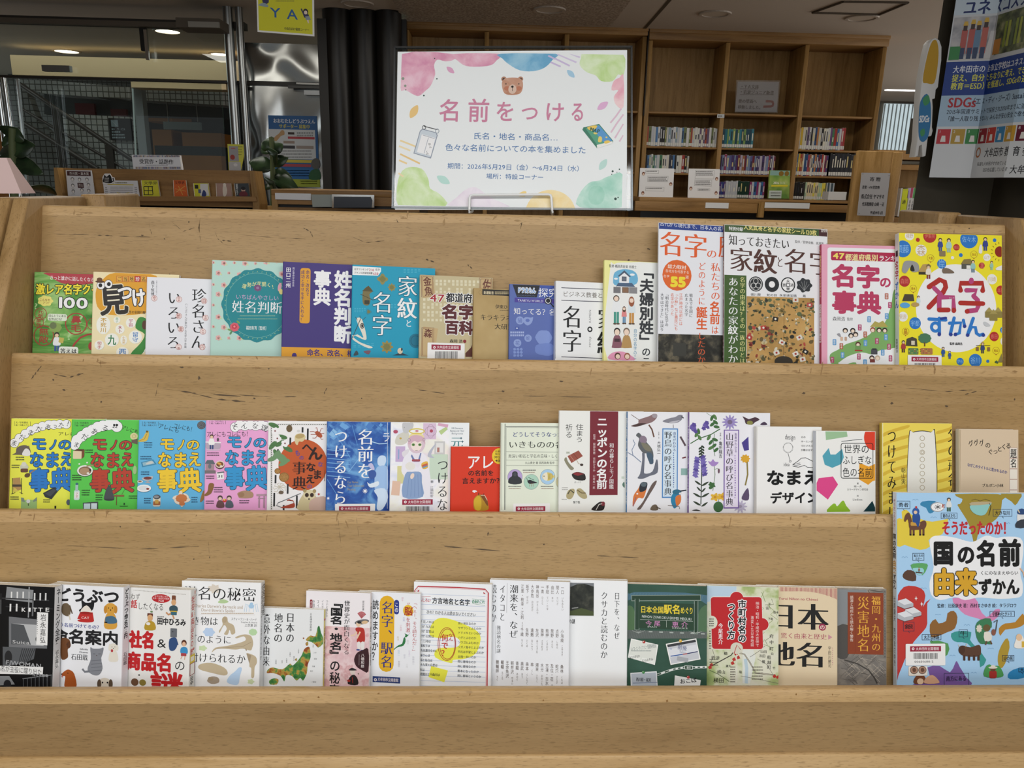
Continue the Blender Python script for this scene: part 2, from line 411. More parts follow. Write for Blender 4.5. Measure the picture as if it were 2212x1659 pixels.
# ---------------------------------------------------------------- books
PAGE = NM('page_edges',[(.35,'d9d4c6'),(.65,'eeeade')],(1,1,1),400,2)
CR = dict(A=(0,420,4.608),B=(440,540,4.608),C=(880,540,5.027),D=(1280,440,4.254),E=(1740,440,4.608),
          F=(0,880,4.809),G=(430,880,5.144),H=(830,880,5.53),I=(1190,870,4.514),J=(1610,880,3.674),
          K=(0,1220,4.916),L=(370,1220,4.916),Mm=(690,1220,5.672),N=(1030,1220,4.337),O=(1490,1220,4.916),Q=(1900,1040,3.686))
ROWS = {1: [],2: [],3: []}
GRP = {1: 'books on the top tier',2: 'books on the middle tier',3: 'books on the bottom tier'}
class Book:
    def __init__(s,row,crop,edge,top,w,t,phi,col,label,side=1,spine=None,hard=0,gap=.0016,hmin=0.):
        ox,oy,k = CR[crop];ex,ey = ox + edge[0] / k,oy + edge[1] / k;ty = oy + top / k
        n0 = SP * (row - 1);vl = VL[row] + .0006;ph = math.radians(phi);c,sn = math.cos(ph),math.sin(ph)
        h = max(.0008 + w * sn if phi else .001,hmin)
        for _ in range(6):
            nf = n0 + h + t * c
            x,v = onN(ex,ey,nf)          # near front edge
            if side > 0: xa,xb = x,x + w * c
            else: xa,xb = x - w * c,x
            need = h
            for q in ROWS[row]:
                lo,hi = max(xa,q.xa),min(xb,q.xb)
                if hi <= lo: continue
                for X in (lo,hi):
                    back = n0 + h - side * (X - x) * sn / c - (0 if side > 0 else 0)
                    need = max(need,h + q.front(X) + gap - back)
            if need - h < 1e-6: break
            h = need
        s.n0 = n0;s.xa,s.xb,s.x,s.nf = xa,xb,x,nf;s.side = side;s.slope = sn / c
        H = onN(ex,ty,nf)[1] - vl
        s.w,s.t,s.H = w,t,H
        u = Vector((c,0,-sn if side > 0 else sn));n = Vector((sn if side > 0 else -sn,0,c))
        f0 = Vector((x,vl,nf)) - (Vector((0,0,0)) if side > 0 else u * w)
        b0 = f0 - n * t
        tow = lambda p: BX * p.x + BV * p.y + BN * p.z
        s.m = frame(BO + tow(b0),tow(u),BV,tow(n))
        s.root = thing('book',label,'book',s.m,GRP[row])
        s.crop = (ox,oy,k);s.mb = MB();s.col = col
        # jacket: one folded sheet round the pages, spine rounded
        th = .0018 if hard else .0005;r = min(.0022,t * .3);oh = .003 if hard else .0006
        sp = 0 if side > 0 else w          # spine sits at the near edge
        if spine == 'far': sp = w - sp
        sg = 1 if sp == 0 else -1
        arc = [(r - r * math.sin(a),r - r * math.cos(a)) for a in (0,.5,1.05,1.571)]
        out = [(w,0)] + arc + [(p,t - q) for p,q in arc[::-1]] + [(w,t)]
        inn = [(w,t - th),(r + th,t - th),(th,t - r),(th,r),(r + th,th),(w,th)]
        if sg < 0: out = [(w - p,q) for p,q in out];inn = [(w - p,q) for p,q in inn]
        mc = M(col) if isinstance(col,str) else col
        ms = mc if not spine or spine == 'far' else (M(spine) if isinstance(spine,str) else spine)
        P = out;n_ = len(P);Q = inn
        def strip(A,m,y0=0.,y1=H):
            k_ = len(A);s.mb.add([(p,y0,q) for p,q in A] + [(p,y1,q) for p,q in A],[(i,i + 1,k_ + i + 1,k_ + i) for i in range(k_ - 1)],m)
        strip(P[:4],mc);strip(P[3:7],ms);strip(P[6:],mc);strip(Q,M('f2f0ea'))
        for y in (0.,H):                  # rims
            a,b = P,Q[::-1]
            ab = [(p,y,q) for p,q in P] ;bb = [(p,y,q) for p,q in [Q[5],Q[4],Q[4],Q[4],Q[3],Q[3],Q[2],Q[1],Q[1],Q[1],Q[0]]]
            bb = bb[:len(ab)]
            while len(bb) < len(ab): bb.append(bb[-1])
            nn = len(ab);s.mb.add(ab + bb,[(i,i + 1,nn + i + 1,nn + i) for i in range(nn - 1)],mc)
        for e,f in ((0,5),(-1,0)):
            a,b = P[e],Q[f];s.mb.add([(a[0],0,a[1]),(b[0],0,b[1]),(b[0],H,b[1]),(a[0],H,a[1])],[(0,1,2,3)],mc)
        pm = MB();xa_,xb_ = (th + .0004,w - oh) if sg > 0 else (oh,w - th - .0004)
        pm.box(xa_,xb_,oh,H - oh,th + .0001,t - th - .0001,PAGE);pm.build('page_block',s.root)
        s.f = Face(s.mb,s.m,(0,0,t),(1,0,0),(0,1,0),(0,0,1),s.crop)
        s.s = Face(s.mb,s.m,(sp,0,0),(0,0,sg),(0,1,0),(-sg,0,0),s.crop)
        s.f.lim = (.0006,w - .0006,.001,H - .0006)
        s.s.lim = (.0012 - t,-.0012,.001,H - .001) if sg < 0 else (.0012,t - .0012,.001,H - .001)
        ROWS[row].append(s)
    def front(s,X):
        return s.nf - s.side * (X - s.x) * s.slope
    def sticker(s,x0,y0,x1,y1,col='9c2440',bar=1,bg='f1f0ee',num=None,band=None):
        """library ownership sticker; box = white sticker in crop pixels"""
        mb = MB();f = Face(mb,s.m,(0,0,s.t + s.f.h + .0001),(1,0,0),(0,1,0),(0,0,1),s.crop)
        w,h = x1 - x0,y1 - y0
        if bg: f.rect(x0,y0,x1,y1,bg,8)
        a = band or (x0 + w * .11,y0 + w * .06,x1 - w * .11,y0 + w * .195)
        f.rect(*a,col);hh = a[3] - a[1];ww = a[2] - a[0]
        f.ell(a[0] + ww * .1,(a[1] + a[3]) / 2,hh * .26,hh * .26,'f3e9ea',n=12);f.ell(a[0] + ww * .1,(a[1] + a[3]) / 2,hh * .11,hh * .11,col,n=8)
        f.txt('大牟田市立図書館',a[0] + ww * .18,a[1] + hh * .18,a[2] - ww * .06,a[3] - hh * .18,'f3e9ea',off=.012)
        if bar:
            x = a[0] + ww * .12;rnd = random.Random(5);f.h += f.step
            while x < a[2] - ww * .12:
                q = rnd.uniform(.6,2.2) * ww / 100;f.h -= f.step;f.rect(x,a[3] + hh * .3,x + q,a[3] + hh * 1.4 if bar == 1 else a[3] + hh * bar,'26262a');x += q + rnd.uniform(.7,1.8) * ww / 100
        if num: f.txt(num,a[0] + ww * .14,a[3] + hh * 1.62,a[2] - ww * .24,a[3] + hh * 2.15,'35353a',off=.01)
        mb.build('library_sticker',s.root,label='library sticker with a coloured band and barcode')
    def spine(s,st,ex,y0,y1,col,x=.5,size=None,off=.01,bg=None):
        """letters down the spine between crop heights y0 and y1 (read on the near edge ex)"""
        f = s.s;a,c = s.f.uv(ex,y0).y,s.f.uv(ex,y1).y;lo,hi = f.lim[:2];w = hi - lo;n = len(st)
        cx = lo + w * x;sz = size or w * .62;f.h += f.step
        if bg: f.raw([(cx - sz * .6,c),(cx + sz * .6,c),(cx + sz * .6,a),(cx - sz * .6,a)],bg);f.h += f.step
        for i,ch in enumerate(st):
            vs,fs,ad = glyph(ch,off);cy = a + (c - a) * (i + .5) / n;hh = (a - c) / n
            P = []
            for gx,gy in vs:
                p,q = gx - .5,gy - .38
                if ch in TURN: p,q = q,-p
                P.append((cx + p * sz,cy + q * hh))
            if P: f.put(P,fs,col,f.h)
    def done(s): s.mb.build('cover',s.root)
# row 1 (left edges overlap the neighbour to the left)
B = {}
def bk(key,*a,**k): B[key] = Book(*a,**k);return B[key]
bk('a1',1,'A',(330,1160),770,.128,.010,7,'5f9a45','green quiz book with yellow and white title on the far left of the top tier')
bk('a2',1,'A',(915,1160),768,.146,.011,8,'f0e2b6','cream and orange book with googly eyes on its title')
bk('a3',1,'A',(1452,1160),820,.128,.012,8,'e9eaef','white book with black vertical title and small red seals')
bk('a4',1,'B',(72,560),98,.148,.011,8.5,'b9dcd0','mint floral book with scalloped teal medallion')
bk('a5',1,'B',(780,560),115,.148,.012,10,'43357a','purple book with white vertical title and orange caption pill')
bk('a6',1,'B',(1472,560),145,.150,.012,10,'189cbd','turquoise book of family crests with white vertical title')
bk('a7',1,'C',(130,700),268,.134,.013,9.5,'c6b992','khaki book with brown wooden name tags and a barcode sticker',spine='cfc6a4')
bk('a8',1,'C',(715,800),412,.108,.011,9.5,'b59a66','small tan paperback with black band across its top')
bk('a9',1,'C',(1104,800),369,.128,.009,8,'5c6fb0','periwinkle blue book with black title plate and magnifier')
bk('a10',1,'C',(1607,760),334,.128,.013,10,'eef0f1','white book with big black two-column title and thin rules',spine='dfe3ec')
bk('a11',1,'D',(105,980),517,.148,.010,9,'f1efa0','pale yellow book with printed house and family figures')
bk('a12',1,'D',(605,700),172,.208,.006,8,'e9ebf0','tall white magazine with orange title and orange disc')
bk('a13',1,'D',(1208,820),190,.206,.006,6.5,'ebecee','tall magazine with brown title, green side strip and crests',spine='5a2b30')
bk('a14',1,'E',(160,980),403,.182,.010,2,'e8a6bd','pink bordered book with raspberry title over a green map',spine='b3274f')
bk('a15',1,'E',(932,940),290,.200,.015,1.5,'efe22c','yellow picture book with large white disc and dotted names',spine='e9ebee',hard=1)
# row 2
bk('b1',2,'F',(100,570),114,.148,.011,6,'e9ea52','yellow book with blue chunky title on the middle tier')
bk('b2',2,'F',(730,570),125,.148,.011,6,'5cc850','green book with red chunky title and white speech bubble')
bk('b3',2,'F',(1430,570),130,.148,.011,6,'63b4de','sky blue book with yellow chunky title')
bk('b4',2,'G',(62,640),143,.148,.011,6,'e9a6d3','pink book with blue chunky title')
bk('b5',2,'G',(757,640),152,.145,.011,6,'eeeceb','white book with orange disc, flowers and a drawn lemur')
bk('b6',2,'G',(1412,640),157,.140,.012,6,NM('blue_watercolour',[(.3,'1c3a86'),(.5,'2a5aa8'),(.66,'6ba3d6')],(1,1,1),28,4,dist=.8),'deep blue watercolour book with white vertical title')
bk('b7',2,'H',(68,700),178,.134,.012,6,'eef0f4','pale pastel book with girl in white coat',spine='e4e8f0')
bk('b8',2,'H',(793,840),467,.106,.009,7,'d8391c','small red paperback with a yellow pear')
bk('b9',2,'H',(1388,700),185,.148,.010,7,'e4ead8','pale green framed book with three animal roundels',spine='dfe6d4')
bk('b10',2,'I',(78,560),76,.150,.009,6.5,'ecede8','white book with maroon vertical title band')
bk('b11',2,'I',(745,560),87,.148,.009,6,'ebecf0','white bird guide with blue spine and kingfisher',spine='2c7fc0')
bk('b12',2,'I',(1348,560),92,.148,.009,6,'ececf1','white wild flower guide with purple spine',spine='7a52a0')
bk('b13',2,'J',(88,490),152,.122,.011,7,'f3f3f0','white book with line-drawn open hand',spine='e4e2da',hard=1)
bk('b14',2,'J',(562,500),187,.112,.012,6.5,'f2f2ee','white book with colourful cut-paper shapes',spine='c9ced6')
bk('b15',2,'J',(1085,450),123,.130,.010,2.5,'f0d95c','yellow wood-grain book with white memorial tablet',spine='e9cf57',hard=1)
bk('b16',2,'J',(1702,420),173,.110,.013,2.5,'dcc7aa','beige book with scattered letter title',spine='ece4cf')
# row 3 (right edges overlap the neighbour to the right): build from the right
bk('c14',3,'O',(2088,760),258,.128,.012,5,'8c8378','grey brown aerial photo book with rust title panel',side=-1,spine='far')
bk('c13',3,'O',(1572,740),250,.128,.012,6.5,'e0cdab','beige book with huge black title and red striped top',side=-1)
bk('c12',3,'O',(946,740),241,.128,.012,7,'d9dcc4','old map book with red jigsaw piece title',side=-1)
bk('c11',3,'N',(2158,660),201,.128,.012,7,'2f5240','dark green chalkboard book with station sign drawing',side=-1)
bk('c10',3,'N',(1411,640),153,.130,.013,6.5,'eff1f6','white book with small dark hillside photo',side=-1)
bk('c9',3,'N',(869,640),163,.130,.012,7.5,'eceef2','white book covered in columns of place names',side=-1)
bk('c8',3,'Mm',(2110,840),240,.128,.011,8,'eef0f6','white lined book with red frame and yellow question mark',side=-1)
bk('c7',3,'Mm',(1232,900),355,.104,.009,9,'eceef4','white pocket book with yellow title capsule and green map',side=-1)
bk('c6',3,'Mm',(617,900),350,.107,.009,9,'efeaec','white and pink pocket book with bowing man in red',side=-1)
bk('c5',3,'L',(1615,870),480,.106,.009,8,'e8eaea','small white paperback with relief map of islands',side=-1,spine='e3d77a')
bk('c4',3,'L',(943,730),192,.130,.017,6.5,'f1f3f6','white thick book with pale brown animal prints',side=-1,spine='e9ecf0')
bk('c3',3,'K',(2015,760),270,.128,.017,10,'ebeae6','off-white book with red title and little walking people',side=-1,spine='e6e5e1')
bk('c2',3,'K',(1297,760),240,.128,.018,10,'eeeff3','white book with painted cats and dogs',side=-1,spine='e8e9ee')
bk('c1',3,'K',(566,760),240,.128,.018,10,'17181a','black and white photo book at the left end of the bottom tier',side=-1,spine='dcdcdc')
bk('c15',3,'Q',(137,800),90,.236,.013,1.5,'a9d0ef','large light blue picture book with map shapes at the right end',spine='dfe7ee',hmin=.0)
for k_,b_ in B.items(): print('BOOK',k_,'back %.1f front %.1f mm H %.0f mm x %.0f..%.0f' % ((b_.nf - b_.n0 - b_.t) * 1000,(b_.nf - b_.n0) * 1000,b_.H * 1000,b_.xa * 1000,b_.xb * 1000))
# ---------------------------------------------------------------- printed covers, top tier (coordinates in enlarged crop pixels)
K_,Wh,RD = '1b1b1e','f4f4f2','a93a35'
def seal(f,x,y,r,st,col,bg=None,wd=6,v=1,off=.01):
    if bg: f.ell(x,y,r,r,bg)
    if wd: f.ring(x,y,r,r,wd,col)
    n = len(st);q = r * .66
    if v: f.txt(st,x - q * (.75 if n > 1 else 1),y - q * 1.15,x + q * (.75 if n > 1 else 1),y + q * 1.15,col,1,off)
    else: f.txt(st,x - q * 1.2,y - q * .6,x + q * 1.2,y + q * .6,col,0,off)
b = B['a1'];f = b.f
f.rect(300,760,1040,1640,NM('leafy_green',[(.34,'3f7d2e'),(.5,'63a046'),(.66,'9cc276')],(14,40,14),1.0,3,dist=1.5))
f.blob([(462,772),(1030,776),(1030,850),(900,890),(760,900),(640,890),(560,858),(500,815)],'b23f49')
f.txt('きっと誰かに話したくなる',497,815,940,862,'f4e9e9',off=.012,tilt=1)
f.txt('激レア名字クイズ',360,888,1090,1000,'f4e03a',off=.035,out='1f2a18',ow=7,tilt=-1.5)
f.txt('100',545,1003,885,1146,Wh,off=.035,out='26301f',ow=8)
f.ell(452,1060,74,52,'e9e07a',wav=.08,wn=7,n=40);f.txt('こんなの',392,1035,500,1065,'7a2a26',off=.01);f.txt('アリ？',425,1065,505,1092,'7a2a26',off=.01)
for x,y,q in ((358,1110,40),(805,1235,60),(690,1405,55),(445,1260,45),(560,1440,40)): f.txt('?',x - q * .5,y - q,x + q * .5,y + q,'a9cf8e',off=.02)
seal(f,405,1188,62,'元気',RD);seal(f,385,1275,52,'最強',RD);seal(f,436,1405,102,'無敵',RD,wd=9);seal(f,758,1288,110,'鼻毛',RD,wd=10,off=.02);seal(f,925,1290,60,'左手',RD)
f.line([(705,1560),(740,1490),(800,1425),(870,1395),(915,1390)],18,RD);f.ell(905,1510,26,40,RD)
f.rect(475,1190,668,1258,'dfe9d3',20);f.txt('ほんとうにある',484,1194,660,1222,'223019',off=.012);f.txt('名字はどれ？',484,1228,632,1256,'223019',off=.012)
f.ell(552,1325,62,50,'8aa557',wav=.07,wn=8);f.ell(530,1305,34,34,'6c7a52');f.fig(566,1560,190,'e9ecec','3c5a9c');f.rect(586,1425,635,1478,'c4b45a',8,10)
f.rect(585,1515,780,1600,'eef2e6',26);f.txt('答えは',600,1532,765,1585,K_,off=.03)
b = B['a2'];f = b.f
f.blob([(955,1060),(960,940),(1040,830),(1150,780),(1500,782),(1600,900),(1590,1080),(1480,1170),(1300,1200),(1080,1196),(985,1140)],'e0a22e')
for i,c in enumerate('ご当地珍名'):
    x = 1158 + i * 61;f.rect(x,812,x + 58,872,'c23a34' if c == '珍' else 'e6ae48');f.frm(x,812,x + 58,872,4,'b5552f');f.txt(c,x + 8,818,x + 50,866,Wh if c == '珍' else '3a3020',off=.01)
f.txt('見',985,885,1275,1205,'2e2b29',off=.03,out='f3ead0',ow=8,rot=-6)
f.txt('つ',1165,890,1330,1060,Wh,off=.04,out='2e2b29',ow=9,rot=-4);f.txt('け',1310,930,1450,1120,Wh,off=.04,out='2e2b29',ow=9,rot=-8)
for x,y in ((1005,905),(1080,893)): f.ell(x,y,42,44,Wh);f.ring(x,y,42,44,4,'2e2b29');f.ell(x + (-5 if x < 1050 else 4),y,19,20,K_)
f.ell(995,868,46,12,'5a3b24');f.ell(992,848,28,20,'6b482c')
f.txt('ー高信先生の全国行脚',1170,1155,1450,1188,'3a3020',off=.012)
for x,y,rx,ry,st,c in ((1030,1300,70,92,'不死川','c9a24a'),(1165,1250,34,32,'菓子','7fae8e'),(1303,1278,50,50,'宇宙','b03a6a'),(1195,1342,46,46,'水卜','a8324f'),(1115,1448,70,66,'九','2a7a4a'),(1232,1450,34,46,'小鳥遊','cfa85a'),(1348,1420,66,66,'留守','3a7cc0'),(990,1500,48,48,'切手','b8434a'),(1220,1570,62,50,'西','4a7cb8'),(1420,1530,44,48,'兄父','6a9a3a')):
    f.ell(x,y,rx,ry,'f6f2e8');q = rx * .62;n = len(st);f.txt(st,x - q * (.72 if n > 1 else 1),y - ry * .8,x + q * (.72 if n > 1 else 1),y + ry * .8,c,1,.025)
f.blob([(1380,1228),(1450,1235),(1500,1330),(1470,1480),(1400,1600),(1300,1590),(1400,1480),(1440,1390),(1350,1330)],'3f8a3e');f.ell(1440,1300,26,46,'5a3b2a')
b = B['a3'];f = b.f
f.txt('珍名さん',1902,930,2050,1545,K_,1,-.004,serif=.012);f.txt('いろいろ',1660,955,1800,1545,K_,1,-.004,serif=.012)
f.txt('森下恒博',1502,855,1538,1010,'2a2a2e',1,.01);f.txt('ハンコやさんが案内する名字の不思議',1838,1080,1862,1530,'4a4a50',1);f.txt('京都の印章店主が綴った',1552,855,1566,1005,'8a8a90',1)
for x,y,st in ((1536,1034,'森下'),(1782,1044,'珍名'),(1780,1210,'酢'),(1800,1340,'雷'),(1778,1518,'一番'),(2032,1060,'目'),(2046,1228,'主音'),(2020,1366,'大当'),(2014,1520,'円')): seal(f,x,y,30,st,'a5483f','efdedb',3)
b = B['a4'];f = b.f
rnd = random.Random(3)
for i in range(60):
    x,y = 95 + (i % 8) * 105 + (50 if (i // 8) % 2 else 0),130 + (i // 8) * 105 + rnd.uniform(-12,12)
    q = 26 if (i + i // 8) % 2 else 15
    f.ell(x,y,q,q,'e3b3ae',wav=.15,wn=5);f.h -= f.step;f.ell(x + 4,y + 2,q * .5,q * .5,'d98f8e');f.ell(x + q,y + q * .5,q * .5,q * .25,'cfd9a2',30)
f.ell(535,550,350,362,'1b8790',wav=.022,wn=16,n=96);f.ring(535,550,312,322,2.5,'8fc7b8',48)
for i in range(44):
    t = 2 * math.pi * i / 44;f.ell(535 + 322 * math.cos(t),550 + 334 * math.sin(t),8,4,'8fb98a',math.degrees(-t) + 40,6);f.h -= f.step
for i,c in enumerate('運勢が花開く！'):
    x = 405 + i * 49;f.txt(c,x - 23,312 + (x - 548) ** 2 * .0012,x + 23,362 + (x - 548) ** 2 * .0012,'e6e49a',0,.01,rot=-(x - 548) * .09)
f.ell(538,378,36,32,'7a4a78',wav=.14,wn=8,n=40);f.ell(538,378,15,14,'9a7aa0',wav=.1,wn=6)
f.txt('いちばんやさしい',320,445,750,500,'cfa9cf',off=.0);f.txt('姓名判断',280,505,785,635,Wh,off=-.004,serif=.009)
f.lines(360,652,720,1,10,8,'8fb79a');f.lines(340,682,740,1,10,8,'8fb79a');f.txt('福田有宵［監修］',422,755,640,798,'e6eeea',off=.012)
f.ell(308,768,46,44,'d9616f',wav=.06,wn=7);f.ell(306,764,26,24,'c9404f',wav=.08,wn=5);f.ell(306,762,11,10,'e88a92');f.ell(345,718,22,10,'7aa35a',40);f.ell(272,822,24,9,'5f9060',-60);f.ell(258,795,20,9,'7aa35a',20)
f.ell(757,370,18,44,'e4a9b8',10);f.ell(770,415,20,28,'e8d98a',-10)
b = B['a5'];f = b.f
f.rect(770,975,1640,1090,'e0a02c');f.txt('命名、改名、相性',1028,992,1560,1060,'43307a',off=.03)
f.ell(902,1050,24,26,'43307a')
f.txt('姓名判断',1295,205,1475,930,Wh,1,.04);f.txt('事典',1092,200,1270,555,Wh,1,.035)
f.rect(958,180,1060,730,'e0a02c',26);f.txt('命名・改名で',1015,200,1052,460,'3b2a68',1,.015);f.txt('成功と幸せを手に入れる！',965,200,1002,715,'3b2a68',1,.015)
f.txt('田口二州',818,170,868,378,Wh,1,.02);f.txt('純正運命学会会長',882,170,904,365,'d8d4e8',1,.01)
b = B['a6'];f = b.f
for x,y,q in ((2080,210,90),(1600,950,110),(1950,560,90),(1560,600,60)):
    for j in range(14): f.rect(x - q + (j % 5) * q * .4,y - 20 + j // 5 * 16,x - q + (j % 5) * q * .4 + q * .25,y - 14 + j // 5 * 16,'4fb4cf');f.h -= f.step
f.poly([(1480,160),(1765,176),(1765,215),(1735,256),(1480,248)],'eef2f4');f.txt('名字ランキング',1498,180,1642,206,K_,off=.015);f.txt('216',1645,180,1698,214,'b5294a',off=.02);f.txt('名字！',1708,184,1768,210,K_,off=.015);f.txt('ジャンル別家紋図鑑',1498,216,1682,240,K_,off=.015);f.txt('650',1686,218,1740,252,'b5294a',off=.02)
f.txt('家紋',1925,250,2130,690,Wh,1,.01,serif=.008,out='0f6f88',ow=5);f.txt('と',2005,690,2075,770,Wh,1,.01);f.txt('名字',1672,410,1885,860,Wh,1,.01,serif=.008,out='0f6f88',ow=5)
for x,y,q,c,n in ((1780,290,46,'8f8a52',4),(1872,372,34,'9a8a4a',8),(1823,965,54,'9a8a4a',8),(1642,615,26,'2f8aa0',3)): f.ell(x,y,q,q,c,wav=.2,wn=n,n=64);f.ell(x,y,q * .62,q * .62,'7a7a48',wav=.12,wn=n,n=40)
f.ell(2110,905,68,72,'18748f');f.ring(2110,905,50,54,6,'125a70')
f.blob([(1590,400),(1640,360),(1680,410),(1650,440),(1660,500),(1640,550),(1590,540),(1580,470)],'7a7048');f.poly([(1575,410),(1640,355),(1690,415)],'5a5030');f.rect(1600,500,1650,540,'3a3a2c',6);f.line([(1560,440),(1690,500)],6,'4a4430')
f.blob([(1520,695),(1575,690),(1620,860),(1600,895),(1500,850),(1480,860),(1560,920),(1680,965),(1640,978),(1540,930),(1478,880),(1530,840),(1590,870)],'e4dfd0');f.ell(1578,755,20,28,K_);f.ring(1578,755,13,20,3,'e4dfd0')
f.line([(1560,690),(1470,890)],7,'3a3830');f.line([(1510,665),(1530,700)],4,'3a3830');f.line([(1555,655),(1560,695)],4,'3a3830');f.line([(1612,670),(1580,700)],4,'3a3830')
f.poly([(1880,1050),(1960,1020),(2040,1050)],'2d4250');f.ell(1955,1005,26,30,'e0cdb0');f.ell(1972,990,8,16,'2a2a2a');f.blob([(1490,1050),(1520,1000),(1540,1040)],'3a4a50');f.blob([(1590,1010),(1660,1000),(1640,1040)],'7a5560')
b = B['a7'];f = b.f
for r_ in range(11):
    for j in range(18):
        if random.random() < .15: continue
        x = 170 + j * 45;y = 320 + (r_ // 2) * 85 + (r_ % 2) * 34 + j * .9
        f.h = 8e-5;f.rect(x,y,x + 26,y + 28,'ded7b8')
f.h = 1.2e-4
for x0,y0,st,rot in ((150,275,'金魚',-8),(778,300,'佐藤',7),(152,840,'森',7)):
    h = 240 if len(st) > 1 and x0 < 300 else 320
    f.rect(x0,y0,x0 + 140 + (20 if x0 > 300 or y0 > 800 else 0),y0 + h,'c6ac7e',0,rot);
    for q in (4,16): f.line([(x0 + q,y0 + q + (rot > 0) * 0),(x0 + 140 - q,y0 + q),(x0 + 140 - q,y0 + h - q),(x0 + q,y0 + h - q),(x0 + q,y0 + q)],4,'7a4632')
    f.txt(st,x0 + 28,y0 + 12,x0 + 118,y0 + (h if len(st) > 1 else 130) - 16,'6e3f33',1,.03,rot=rot)
f.txt('47',245,462,412,575,'a5282f',off=.02,out=Wh,ow=6);f.txt('都道府県',418,470,800,575,K_,off=.03,out=Wh,ow=6)
f.txt('名字',372,590,735,755,'5a2427',off=.05,out=Wh,ow=8);f.txt('百科',405,765,715,920,'5a2427',off=.05,out=Wh,ow=8)
f.txt('森岡 浩',458,970,600,1010,K_,off=.015);f.ell(622,992,18,18,'8a2a30')
f.poly([(630,1120),(690,1060),(720,990),(760,1000),(760,1160),(630,1160)],'5a2c22')
b.sticker(218,1010,622,1290,num='008419025-4',band=(262,1030,580,1085),bar=2)
b.spine('47都道府県名字百科',128,420,1150,'3a3a58')
b = B['a8'];f = b.f
f.rect(740,420,1290,1250,NM('tan_print',[(.3,'a98d58'),(.6,'b99f6c'),(.8,'c8b284')],(1,1,1),12,3));f.rect(815,435,1290,497,'2a2722');f.txt('新潮新書',828,446,938,482,'e2d4b0',off=.02);f.lines(950,452,1250,2,18,10,'c8b890')
f.ring(792,460,18,22,3,'8a7448');f.txt('伊東ひとみ',955,595,1180,642,'2a241c',off=.012);f.lines(1005,652,1150,1,10,8,'6a5a3a')
f.txt('キラキラネームの',792,700,1340,775,'1f1a14',off=-.002,serif=.012);f.txt('大研究',945,798,1160,868,'1f1a14',off=-.002,serif=.012)
b = B['a9'];f = b.f
f.poly([(1142,372),(1440,378),(1405,515),(1190,510)],'23262e');f.txt('ドラえもん',1196,405,1395,470,'3a8ad0',off=.03,out=Wh,ow=5);f.txt('DORAEMON',1196,484,1388,505,'5a6a8a')
f.rect(1440,376,1700,520,'3f56a4');f.txt('探究',1420,412,1640,520,Wh,off=.0)
f.rect(1165,525,1610,575,'4c429a');f.txt('TANKYU WORLD',1198,532,1475,568,'e4e6f4',off=.005)
f.txt('知ってる？名前',1155,632,1690,710,Wh,off=.005);f.ell(1528,552,40,40,'1c1e24');f.ring(1528,552,30,30,6,'e8eaf0');f.line([(1556,580),(1590,620)],12,'1c1e24')
for x,y,q,st in ((1222,765,44,'猫'),(1310,958,40,'蛇'),(1195,1010,42,'花')): f.ell(x,y,q,q,'8fa2d6');f.txt(st,x - q * .6,y - q * .6,x + q * .6,y + q * .6,'5468ae')
f.blob([(1255,770),(1280,730),(1340,735),(1365,730),(1350,790),(1300,820)],'8fa2d6');f.ell(1305,765,22,18,'5f74ba')
for i in range(2):
    for j in range(7): f.rect(1118 + j * 22,885 + i * 32,1134 + j * 22,905 + i * 32,'a9b8e2')
for i in range(9): f.ell(1165 + (i % 3) * 36,1078 + (i // 3) * 34,15,15,'8398d2',wav=.2,wn=5)
f.rect(1170,835,1215,870,'4a5ea6');f.ell(1190,850,10,8,'c8d2ee')
f.ell(1480,950,90,80,'8398d2',wav=.04,wn=6);f.ell(1500,1080,120,70,'7288c8',wav=.05,wn=5)
b = B['a10'];f = b.f
for y in (410,546,1160): f.line([(1672,y),(2250,y + 22)],7,'2a2c40')
f.line([(1610,336),(1606,1180)],6,'34406a');f.txt('ビジネス教養としての',1690,458,2310,520,'6a6258',off=.002)
f.txt('名字',1680,595,1900,1120,'1a1c1e',1,.0,serif=.016);f.txt('家紋',2060,620,2280,1140,'1a1c1e',1,.0,serif=.016)
f.ring(1982,862,28,30,14,K_);f.txt('KAMON',1912,705,2052,735,'5a5a58',rot=-90);f.txt('MYOJI',1925,985,2040,1012,'5a5a58',rot=-90)
b = B['a11'];f = b.f
f.blob([(160,620),(200,555),(330,540),(800,560),(800,1500),(150,1480)],'eef0ec',4)
f.txt('監修 橘高真佐美 弁護士',152,562,405,592,K_,off=.012)
f.blob([(190,690),(205,630),(280,602),(370,615),(412,660),(405,735),(300,760),(200,745)],'6fb4d8')
f.ell(365,652,22,11,Wh);f.ell(215,690,18,9,Wh);f.poly([(245,655),(292,628),(338,665),(335,730),(245,725)],'eceef0');f.poly([(232,665),(292,612),(352,672),(338,675),(292,634),(245,672)],'4a5a70');f.rect(270,672,310,710,'6a7280');f.frm(268,670,312,712,4,'3a4250')
f.poly([(215,762),(235,728),(360,728),(392,765)],'4f6580');f.rect(222,762,385,795,'e8e8e6');f.rect(192,765,258,822,'77777a');f.rect(335,768,410,826,'8a8a8c');f.rect(272,768,332,820,'8a6a50');f.frm(272,768,332,820,4,'4a3a2c')
